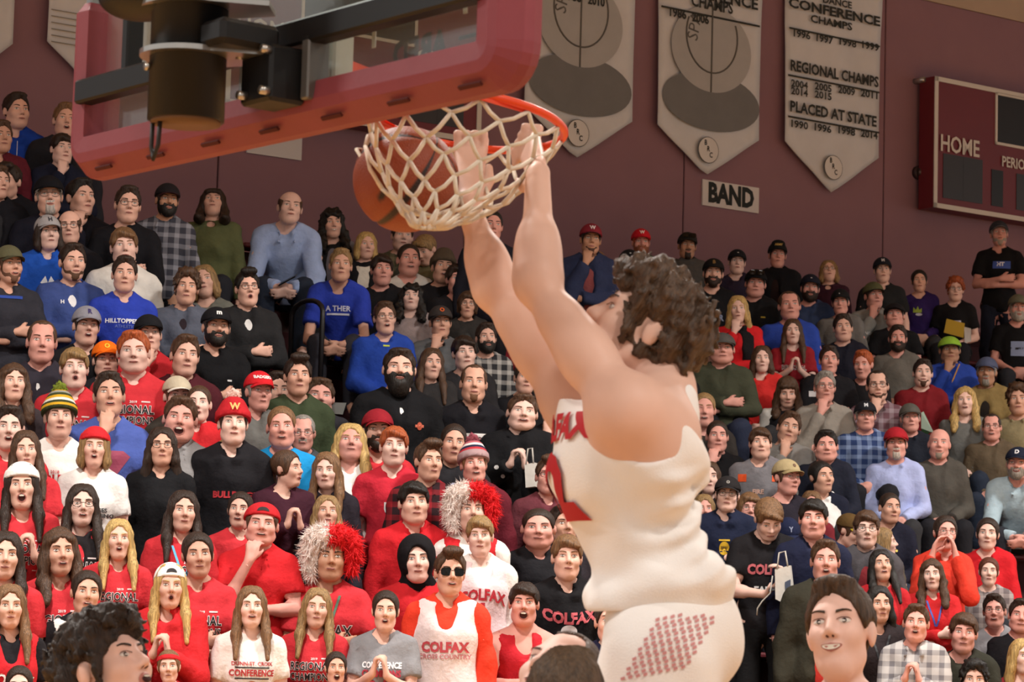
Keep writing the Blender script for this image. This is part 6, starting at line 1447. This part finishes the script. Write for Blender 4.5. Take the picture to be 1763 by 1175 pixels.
def stripe_mat(nm, cols, z0, z1):
    M = mat(nm, cols[0], .9, spec=.1); nt = M.node_tree; bs = nt.nodes['Principled BSDF']
    tc = nt.nodes.new('ShaderNodeTexCoord'); sx = nt.nodes.new('ShaderNodeSeparateXYZ'); nt.links.new(tc.outputs['Object'], sx.inputs[0])
    a = nt.nodes.new('ShaderNodeMath'); a.operation = 'MULTIPLY_ADD'; a.inputs[1].default_value = .25; nt.links.new(sx.outputs['Y'], a.inputs[0]); nt.links.new(sx.outputs['Z'], a.inputs[2])
    mr = nt.nodes.new('ShaderNodeMapRange'); mr.inputs[1].default_value = z0; mr.inputs[2].default_value = z1; nt.links.new(a.outputs[0], mr.inputs[0])
    cr = nt.nodes.new('ShaderNodeValToRGB'); cr.color_ramp.interpolation = 'CONSTANT'; nt.links.new(mr.outputs[0], cr.inputs[0])
    el = cr.color_ramp.elements; el[0].color = rgb(cols[0]); el[1].position = 1/len(cols); el[1].color = rgb(cols[1])
    for i, c in enumerate(cols[2:], 2): e = el.new(i/len(cols)); e.color = rgb(c)
    nt.links.new(cr.outputs[0], bs.inputs['Base Color']); return M
STRIPES = {'STRIPE': stripe_mat('beanie_green_gold', ['#3a4028', '#c99a2a', '#3a4028', '#d9d6cc', '#c99a2a', '#3a4028', '#8a8a80', '#c99a2a'], .02, .15),
           'STRIPE2': stripe_mat('beanie_red_grey', ['#a58a8c', '#a58a8c', '#a58a8c', '#b03640', '#2a2c44', '#d9d2d0', '#a85a62', '#8e4a55'], .02, .15)}
HEADZ = {}
for p in CROWD:
    if p['pose'] not in HEADZ: HEADZ[p['pose']] = body_prims(p['pose'])['hm'][:3, 3].copy()
def place(p):
    """row, depth and size from the sight line: the head sits on it, the feet on the row's foot board"""
    d = ray(p['px'], p['py']); dv = float(d@V2); st = p['pose'].startswith('stand'); hv = HEADZ[p['pose']]
    pref = (.955 if p['sex'] == 'F' else 1.0)*p.get('seat', 1.0)
    voff = (-.20 if st else -.02)+hv[1]*pref
    # v* where tread(v)+h = height of the sight line
    h = hv[2]*pref; rz = float(d[2])/dv
    vstar = (CAM[2]-h-TREAD0+(ROW0+voff)*RISE/RUN)/(RISE/RUN-rz)+p.get('bk', 0)
    k = int(round((vstar-voff-ROW0)/RUN)); k = max(-1, min(NROW, k))
    v0 = ROW0+RUN*k+voff; v = v0+max(-.20, min(.20, (vstar-v0)*.62))
    v = min(v, WALL_V-.34)
    q = CAM+d*(v/dv); z = max(row_z(k), .02); s = ((q[2]-z)/hv[2])/pref
    return k, pref, s, q, z
def sp_(s):
    if s is None or '#' not in s: return s
    a, b = s.split('#'); return (a, '#'+b)
POS = [place(p) for p in CROWD]
DV = np.zeros(len(CROWD))
for it in range(40):
    pts = []
    for p, (k, pf, s, q, z), dv_ in zip(CROWD, POS, DV):
        d = ray(p['px'], p['py']); t = 1+dv_/float((q-CAM)@V2); r = CAM+(q-CAM)*t; pts.append((float(r@U2), float(r@V2)))
    pts = np.array(pts); push = np.zeros(len(CROWD))
    for i in range(len(CROWD)):
        du = np.abs(pts[:, 0]-pts[i, 0]); dd = pts[:, 1]-pts[i, 1]
        for j in np.nonzero((du < .44) & (np.abs(dd) < .34))[0]:
            if j <= i: continue
            need = (.34*(1-(du[j]/.44)**2)**.5-abs(dd[j]))
            if need <= 0: continue
            sg = 1 if (dd[j] > 0 or (dd[j] == 0 and CROWD[j]['py'] < CROWD[i]['py'])) else -1
            push[j] += sg*need*.25; push[i] -= sg*need*.25
    DV = np.clip(DV+push, -.28, .28)
prng = np.random.default_rng(11)
SKIN_CYCLE = ['a', 'b', 'a', 'c', 'a']
for i, p in enumerate(CROWD):
    k, pref, s, q, z = POS[i]; q = CAM+(q-CAM)*(1+DV[i]/float((q-CAM)@V2)); s = ((q[2]-z)/HEADZ[p['pose']][2])/pref; p['k'] = k; p['q'] = q
    sit = not p['pose'].startswith('stand'); hv = HEADZ[p['pose']]
    a_cam = math.atan2(-q[0], q[1]); by = math.radians(float(prng.uniform(-9, 9))+p.get('yaw', 0)*.35)
    rz = a_cam+by
    seff = pref*max(.92, min(1.08, s**(.55 if sit else .7)))
    hp = np.array([hv[0], hv[1], 0])*seff; cx, sx_ = math.cos(rz), math.sin(rz)
    off = np.array([cx*hp[0]-sx_*hp[1], sx_*hp[0]+cx*hp[1], 0])
    base = q-off; base[2] = q[2]-hv[2]*seff
    hy = math.radians(p.get('yaw', 0))-by+math.radians(float(prng.uniform(-3, 3)))
    top = p['top']; tk = sp_(top) if '#' in top else (top, plaid_mat(*p['plaid']))
    hat = p.get('hat')
    if hat and len(hat) > 1 and hat[1] in STRIPES: hat = (hat[0], STRIPES[hat[1]])+tuple(hat[2:])
    fw = p.get('facew', 1.0)*float(prng.uniform(.97, 1.03))
    try:
        root, MH, B, shirt = make_person(base.tolist(), rz, seff, p['sex'], p['pose'], head_yaw=hy, head_pitch=math.radians(p.get('pitch', 0)+float(prng.uniform(0, 4))), head_roll=math.radians(p.get('roll', float(prng.uniform(-4, 4)))),
            skin=p.get('skin', SKIN_CYCLE[i % 5]), hair=sp_(p['hair']), beard=sp_(p.get('beard')), mouth=p.get('mouth', 'closed'), eyes=p.get('eyes', 'open'), top=tk, under=sp_(p.get('under')),
            pants=p.get('pants', ['#2a2c33', '#28303f', '#333336', '#1f1f24'][i % 4]), hat=hat, glasses=p.get('glasses'), prints=p.get('prints'), wide=p.get('wide', 1.0), facew=fw, jaw=fw*float(prng.uniform(.94, 1.03)), lanyard=p.get('lanyard'), over=sp_(p.get('over')))
    except KeyError as ex:
        print('PERSON FAIL', i, p['label'], ex); raise
    tag(root, p['label'], 'person', 'spectators in the bleachers')
    p['root'] = root; p['MH'] = MH; p['B'] = B; p['shirt'] = shirt
# ---------- the players in front ----------
def player():
    HSd = 1.15
    A_ = lambda x, y, D: at(x, y, D)
    f = np.array([-1.0, -.06, 0]); f /= np.linalg.norm(f); l = np.array([.06, -1.0, 0]); l /= np.linalg.norm(l); up = np.array([0, 0, 1.0])
    hip = A_(1150, 1085, 6.0); waist = A_(1118, 965, 6.0); chest = A_(1078, 815, 6.0); top = A_(1085, 715, 6.0)
    ax = top-hip; ax /= np.linalg.norm(ax); ff = f-ax*(f@ax); ff /= np.linalg.norm(ff); ll = np.cross(ax, ff); ll = ll if ll@l > 0 else -ll
    R = np.stack([ll, -ff, ax], 1)   # columns: local x (towards the left side), y (back), z up
    shN = A_(1080, 715, 5.80); elN = A_(926, 494, 5.95); wrN = A_(926, 303, 6.12)
    shF = A_(990, 690, 6.20); elF = A_(857, 505, 6.30); wrF = A_(806, 352, 6.40)
    def ring_pt(px):
        best = min((abs(float(np.array(prj(W_))[0])-px), i) for i, W_ in enumerate(RP)); return RP[best[1]]
    def prj(P_):
        d = np.asarray(P_)-CAM; z = d@F_; return W/2+FPX*(d@R_)/z, H/2-FPX*(d@U_)/z
    RP = [np.array(Hmat@Vector(rt(RR*math.cos(a), RC+RR*math.sin(a), 0))) for a in np.linspace(.35, 2.4, 80)]
    gN = ring_pt(912); gF = ring_pt(803)
    torso = [E(hip, (.165, .135, .13), .06, 1, R), E(waist, (.150, .118, .17), .07, 1, R), E(chest, (.180, .135, .19), .07, 1, R), E(A_(1095, 735, 6.0), (.175, .115, .10), .06, 1, R),
             E(A_(1140, 770, 5.84), (.07, .07, .11), .05, 1, R), E(A_(1015, 790, 5.95), (.13, .06, .09), .05, 1, R)]
    neck0 = A_(1120, 690, 6.0); neck1 = A_(1104, 610, 5.98)
    neck = [C(neck0, neck1, .072, .064, .04), C(A_(1150, 665, 5.98), A_(1115, 700, 5.85), .055, .06, .05), C(A_(1120, 680, 6.02), A_(1040, 700, 6.15), .055, .055, .05), C(A_(1135, 600, 5.98), A_(1148, 690, 5.98), .05, .06, .05)]
    hc = A_(1104, 570, 5.98); yaw = math.radians(-84); pit = math.radians(29)
    Rh = rotz(yaw)@rotx(-pit); head = xform(scale_ps(head_prims(1.05), HSd), Rh, hc)
    def arm(sh, el, wr):
        r = limb(sh, el, wr, .054, .045, .030, .03)
        u = el-sh; fo = wr-el
        bk_ = np.array([.3, -.2, -.4])
        r += [E(sh+u*.04, (.068, .068, .066), .05), C(sh+u*.30+bk_*.02, sh+u*.70+bk_*.01, .047, .040, .04), C(sh+u*.35-bk_*.02, sh+u*.72-bk_*.015, .044, .040, .04), C(el+fo*.10, el+fo*.42, .050, .045, .04)]
        return r
    arms = arm(shN, elN, wrN)+arm(shF, elF, wrF)
    # lats and chest link to the arms
    arms += [C(shN, A_(1120, 790, 5.86), .075, .07, .06), C(shF, A_(1020, 790, 6.12), .07, .07, .06), C(shN, A_(1150, 745, 5.88), .07, .07, .06)]
    dN = nrm((gN+np.array([0, 0, -.012]))-wrN); dF = nrm((gF+np.array([0, 0, -.012]))-wrF)
    away = np.array([.25, 1.0, 0])
    def grip(w, g, side):
        d = nrm(g+np.array([0, 0, .010])-w); n = nrm(np.array([HO[0]-g[0]+.57*BY[0], HO[1]-g[1]+.57*BY[1], 0])); n = nrm(n-d*(n@d)); s = nrm(np.cross(d, n)); s = s if s@side > 0 else -s
        L = np.linalg.norm(g-w); pc = []
        tang = s
        for o in (-1.35, -.45, .45, 1.35): pc.append(C(w+d*.01+s*o*.011, w+d*(L-.010)+s*o*.0225, .0175, .0145, .016))
        for i, o in enumerate((-1.45, -.48, .48, 1.45)):
            b = w+d*(L-.006)+s*o*.0235-n*.004
            m1 = g+s*o*.0235+np.array([0, 0, .026])-n*.010; m2 = g+s*o*.0235+np.array([0, 0, .016])+n*.028; m3 = g+s*o*.0235+np.array([0, 0, -.022])+n*.026
            pc += [C(b, m1, .0125, .0115, .008), C(m1, m2, .0115, .0105, .006), C(m2, m3, .0105, .009, .006)]
        t0 = w+d*.03+s*.03; t1 = w+d*.075+s*.052+n*.012; t2 = w+d*.112+s*.050+n*.024
        return pc+[C(t0, t1, .018, .0135, .014), C(t1, t2, .0135, .011, .006)]
    hands = grip(wrN, gN, np.array([-1.0, 0, 0]))+grip(wrF, gF, np.array([1.0, 0, 0]))
    legs = []
    for s, D, x0, kx, axx in ((1, 5.88, 1148, 1085, 1240), (-1, 6.12, 1150, 1030, 1190)):
        hp = A_(x0, 1105, D); kn = A_(kx, 1425, D); an = A_(axx, 1720, D); ft = an+np.array([-.17, 0, -.05])
        legs += [C(hp, kn, .105, .068, .06), C(kn, an, .066, .044, .03), C(an, ft, .05, .04, .03)]
        jl.append((hp, kn, an))
    V, Q = sdf_mesh(torso+neck+arms+legs+head+hands, .0055)
    V = lap(V, Q, 2, .5)
    fV, fT, fM = face_parts('part'); fV = hc+(fV*HSd)@Rh.T
    Tq = np.concatenate([Q[:, [0, 1, 2]], Q[:, [0, 2, 3]]])
    me = mesh_np('person', np.concatenate([V, fV]), np.concatenate([Tq, fT+len(V)]), [mat('skin_player', '#dcb4a2', .5, noise=.06, nscale=9, spec=.35), LIPM, EYEW, EYED, hairm('#4a3728'), MDARK, TEETH, LID], np.concatenate([np.zeros(len(Tq), int), fM]))
    root = put('person', me); tag(root, 'player in white sleeveless jersey hanging from the rim with both hands, dunking', 'person')
    Mh = np.eye(4); Mh[:3, :3] = Rh*HSd; Mh[:3, 3] = hc
    put('hair', hair_mesh('mop'), root, hairm('#4a3728'), mw=Matrix(Mh.tolist()))
    # jersey
    jm = mat('white_jersey', '#efece9', .75, noise=.03, nscale=6, bump=.18, bscale=260, spec=.2)
    jp = infl(torso[:4], .020)+[E(A_(1140, 790, 5.85), (.09, .09, .11), .06, 1, R), E(A_(1012, 800, 5.97), (.16, .065, .12), .06, 1, R)]
    jp += [C(A_(1168, 690, 5.93), A_(1170, 790, 5.92), .050, .06, .04), C(A_(1003, 690, 6.0), A_(1000, 800, 6.0), .05, .06, .05)]
    jp += [E(A_(1143, 1012, 6.0), (.208, .176, .065), .05, 1, R), E(A_(1205, 1005, 5.98), (.14, .05, .04), .04, 1, R), E(A_(1045, 1040, 5.95), (.10, .04, .05), .04, 1, R)]
    cuts = [E(A_(1100, 690, 5.72), (.20, .098, .150), .012, -1, R), E(A_(1080, 690, 6.34), (.22, .098, .150), .012, -1, R), C(neck0, A_(1105, 560, 5.98), .085, .13, .015, -1), E(A_(1060, 660, 6.0), (.10, .13, .085), .015, -1, R)]
    hz = float(A_(1140, 1050, 6.0)[2])
    def folds(F, P):
        x, y, z = P
        z2 = z-.35*(x-chest[0])
        k1 = np.clip((x-chest[0]-.0)/.10, 0, 1)*np.clip((chest[2]+.02-z)/.05, 0, 1)*np.clip((z-hz-.05)/.10, 0, 1)
        F = F+.008*k1*np.sin(95*z2+6*np.sin(9*x+4*y))
        dg = np.sin(38*(x*.9+z*.45)+3*np.sin(6*z)+y*8)
        F = F+.006*dg*np.clip((z-hz)/.1, 0, 1)+.004*wob(P, 24)+.002*wob(P, 60, 1)
        return np.maximum(F, hz-z+.05*(x-hip[0]))
    Vj, Qj = sdf_mesh(jp+cuts, .0065, folds); Vj = lap(Vj, Qj, 2, .45)
    jo = put('jersey', mesh_np('jersey', Vj, Qj), root, jm)
    # shorts
    sp2 = [E(hip+up*.02, (.184, .152, .135), .05, 1, R)]
    for (hp, kn, an) in jl: sp2.append(C(hp+(kn-hp)*.10, hp+(kn-hp)*.95, .138, .150, .06, 1, True))
    sp2 += [E(A_(1190, 1105, 6.0), (.16, .11, .13), .05, 1, R)]
    zt2 = hz+.045
    Vs, Qs = sdf_mesh(sp2, .008, lambda F, P: np.maximum(F+.006*wob(P, 18)+.004*np.sin(40*(P[0]+.4*P[2])+4*P[1])*np.clip((hip[2]+.03-P[2])/.1, 0, 1), P[2]-zt2+.05*(P[0]-hip[0]))); Vs = lap(Vs, Qs, 2, .45)
    so = put('shorts', mesh_np('shorts', Vs, Qs), root, jm)
    # red side panel of small dashes on the near leg, printed on the shorts
    bv = BVHTree.FromPolygons([tuple(v) for v in Vs], [tuple(int(i) for i in q) for q in Qs])
    VV = []; FF = []
    for r in range(16):
        for c in range(9):
            x = 1068+c*13+r*9+(5 if r % 2 else 0)-(r*4); y = 1168-r*8.5+c*(-2.5)
            if y < 1058 or y > 1215: continue
            base = len(VV); ok = True; tmp = []
            for dx, dy in ((0, 0), (7, -3), (8, 2), (1, 5)):
                d = ray(x+dx, y+dy); h_ = bv.ray_cast(Vector(CAM.tolist()), Vector(d.tolist()).normalized())
                if h_[0] is None: ok = False; break
                tmp.append(np.array(h_[0])+np.array([0, -.003, 0]))
            if ok: VV += tmp; FF.append((base, base+1, base+2, base+3))
    if FF:
        po = put('side_panel_print', mesh_np('side_panel_print', np.array(VV), np.array(FF), [plain('#c98a8a', .7)], smooth=False), so); po['kind'] = 'stuff'
    # lettering on the front of the jersey, seen edge-on
    bj = BVHTree.FromPolygons([tuple(v) for v in Vj], [tuple(int(i) for i in q) for q in Qj])
    def front_print(s, cy, size, colr, bold, sx_, dl=0.0):
        Vt, Tt = text_np(s, size, bold, sx_); Vt, Tt = subdiv(Vt, Tt, 3)
        c0 = A_(1030, cy, 6.0); P = []
        # finer strips so the letters bend round the chest
        for (x, y, _) in Vt:
            o = c0+ll*(x+dl)+ax*y-np.array([.6, 0, 0]); h_ = bj.ray_cast(Vector((o).tolist()), Vector((1, 0, 0)))
            P.append(np.array(h_[0])+np.array([-.007, -.004, 0]) if h_[0] is not None and h_[0].x < chest[0]+.05 else o+np.array([.62, 0, 0]))
        put('jersey_lettering', mesh_np('jersey_lettering', np.array(P), Tt, [plain(colr, .7)], smooth=False), jo)
    front_print('COLFAX', 745, .085, '#b3222c', .05, .9, .045); front_print('12', 850, .20, '#b3222c', .06, 1.1, .02)
    return root
jl = []
dunker = player()
# players standing on the floor in front of the camera
def floor_player(px, py, D, label, **k):
    q = at(px, py, D); hv = HEADZ['stand_down'] if 'stand_down' in HEADZ else body_prims('stand_down')['hm'][:3, 3]
    s = q[2]/hv[2]; a_cam = math.atan2(-q[0], q[1]); yaw = math.radians(k.pop('yaw')); by = math.radians(k.pop('byaw', 0)); rz = a_cam+by
    hp = np.array([hv[0], hv[1], 0])*s; c, s_ = math.cos(rz), math.sin(rz); off = np.array([c*hp[0]-s_*hp[1], s_*hp[0]+c*hp[1], 0]); base = q-off; base[2] = 0
    root, MH, B, sh = make_person(base.tolist(), rz, s, 'M', 'stand_down', head_yaw=yaw-by, head_pitch=math.radians(k.pop('pitch', 0)), head_roll=math.radians(k.pop('roll', 0)), hi=True, **k)
    tag(root, label, 'person'); return root
floor_player(216, 1156, 6.2, 'curly dark haired player at the lower left looking up at the rim', yaw=52, byaw=40, pitch=24, roll=0, skin='c', hair=('mop', '#2e221b'), mouth='open', top=('tank', '#e4e0da'), pants='#d8d5d0')
floor_player(1452, 1092, 6.6, 'grinning brown haired player in grey blue jersey at the lower right', yaw=-14, byaw=-10, pitch=14, roll=-6, skin='c', hair=('short', '#43301f'), mouth='smile', facew=.95, jaw=.88, top=('tank', '#767d8c'), pants='#4a5270', prints=[('r', .22, .012, 0, .10, '#2d3fa0')])
floor_player(984, 1218, 5.6, 'back of a brown haired player\'s head at the bottom edge below the white jersey', yaw=168, byaw=150, skin='c', hair=('short', '#4b3a2a'), top=('tank', '#767d8c'), pants='#4a5270', pitch=5)
floor_player(932, 1168, 6.1, 'player with bare forehead tilted up, behind the brown haired head at the bottom edge', yaw=-35, byaw=-30, pitch=34, skin='c', hair=('receding', '#4a3426'), top=('tank', '#767d8c'), pants='#4a5270')
# ---------- things people hold ----------
def who(sub): return next(p for p in CROWD if sub in p['label'])
def dep(sub, d=.32): return float(who(sub)['q'][1])-d
def sheet(name, pts, D, material, label, cat, thick=.012):
    P = [at(x, y, D+dd) for x, y, dd in pts]; n = len(P); t = np.array([0, thick, 0])
    mb = MB().add(P+[p+t for p in P], [tuple(range(n)), tuple(range(n, 2*n))[::-1]]+[(i, n+i, n+(i+1) % n, (i+1) % n) for i in range(n)])
    o = mb.build(name, material); tag(o, label, cat); return o
d = dep('yellow folder')
sheet('folder', [(1630, 549, 0), (1661, 557, 0), (1659, 582, .05), (1625, 573, .05)], d, plain('#c2a23a', .7), 'yellow paper folder held by the red haired boy with glasses', 'folder')
sheet('paper', [(1660, 563, .03), (1672, 566, .03), (1672, 588, .08), (1661, 592, .08)], d, plain('#c9c7c4', .7), 'white paper held beside the yellow folder', 'paper', .004)
d = dep('deep red zip', .30)
sheet('paper', [(1586, 711, 0), (1590, 709, 0), (1608, 746, .05), (1586, 738, .05)], d, plain('#b7d0c0', .7), 'pale green printed paper beside the deep red zip sweater', 'paper', .004)
sheet('paper', [(1587, 738, .05), (1608, 747, .05), (1600, 757, .10), (1585, 750, .10)], d, plain('#3f6a4a', .7), 'dark green card below the pale green paper', 'paper', .004)
d = dep('lime cap', .34)
mb = MB(); mb.tube([at(1640, 656, d), at(1652, 627, d)], .006, 6); o = mb.build('shaft', plain('#d09a34', .5)); t = empty('pencil'); o.parent = t
mb = MB(); mb.tube([at(1640, 656, d), at(1638.6, 659.5, d)], [.006, .001], 6); mb.build('tip', plain('#caa67c', .6), t)
tag(t, 'yellow pencil held by the man in black and lime cap', 'pencil')
def hand_at(sub, p):
    o = who(sub)['root']; return np.array(Matrix.LocRotScale(o.location, o.rotation_euler, o.scale)@Vector(p))
def phone_w(P, label, rot):
    t = empty('phone'); a = math.cos(rot), math.sin(rot); A = [[a[0], -.2, a[1]], [.1, .9, .35], [-a[1], -.35, a[0]]]
    MB().box(P, (.15, .075, .010), ax=A, bev=.003).build('case', plain('#141417', .3), t)
    MB().box(P+np.array([0, -.004, .0065]), (.135, .066, .002), ax=A).build('screen', plain('#3a3f4a', .15), t)
    tag(t, label, 'phone')
phone_w(hand_at('looking down at his phone', (.035, -.345, 1.165)), 'black phone held by the boy in black COLFAX T-shirt', .2)
phone_w(hand_at('leaning forward with a phone', (.03, -.60, .56)), 'black phone held by the bald man in light blue shirt', .5)
def carry_bag(pts, D, label, patch=None):
    t = empty('bag'); P = [at(x, y, D) for x, y in pts]; n = len(P); back = np.array([.02, .09, .0])
    MB().add(P+[p+back for p in P], [tuple(range(n)), tuple(range(n, 2*n))[::-1]]+[(i, n+i, n+(i+1) % n, (i+1) % n) for i in range(n)]).build('body', mat('white_bag', '#cfcbc4', .6, noise=.06, nscale=20, bump=.3, bscale=20), t)
    if patch:
        Q = [at(x, y, D-.006) for x, y in patch]; MB().add(Q, [tuple(range(len(Q)))]).build('printed_patch', plain('#4c5468', .6), t)
    mb = MB(); a, b = P[0], P[1]; mb.tube([a+(b-a)*.15, a+(b-a)*.3+np.array([0, .03, .10]), a+(b-a)*.7+np.array([0, .03, .10]), a+(b-a)*.85], .006, 6); mb.build('handle', plain('#b9b5ae', .6), t, True)
    tag(t, label, 'bag')
carry_bag([(1334, 981), (1360, 974), (1365, 1018), (1348, 1039), (1335, 1032)], dep('looking down at his phone', .40), 'white printed carrier bag hanging below the boy looking at his phone', [(1351, 1003), (1361, 998), (1361, 1012), (1352, 1017)])
carry_bag([(903, 800), (921, 797), (921, 838), (905, 840)], dep('stout young man in black jacket', .40), 'white plastic bag held below the stout young man in black jacket')
d = dep('looking down at his phone', .38)
mb = MB(); mb.tube([at(1330, 992, d), at(1326, 1022, d), at(1312, 1036, d-.02), at(1304, 1048, d-.02), at(1303, 1060, d-.02)], .005, 6); tag(mb.build('cord', plain('#a9a59e', .5), None, True), 'pale thin cord trailing down beside the phone', 'cord')
d = dep('stocky brown haired man in dark jacket', -.05)
sheet('seat_back', [(563, 693, 0), (596, 694, 0), (590, 714, 0), (560, 712, 0)], d, plain('#6f706d', .5), 'grey flat seat back beside the stocky man in dark jacket', 'seat', .02)
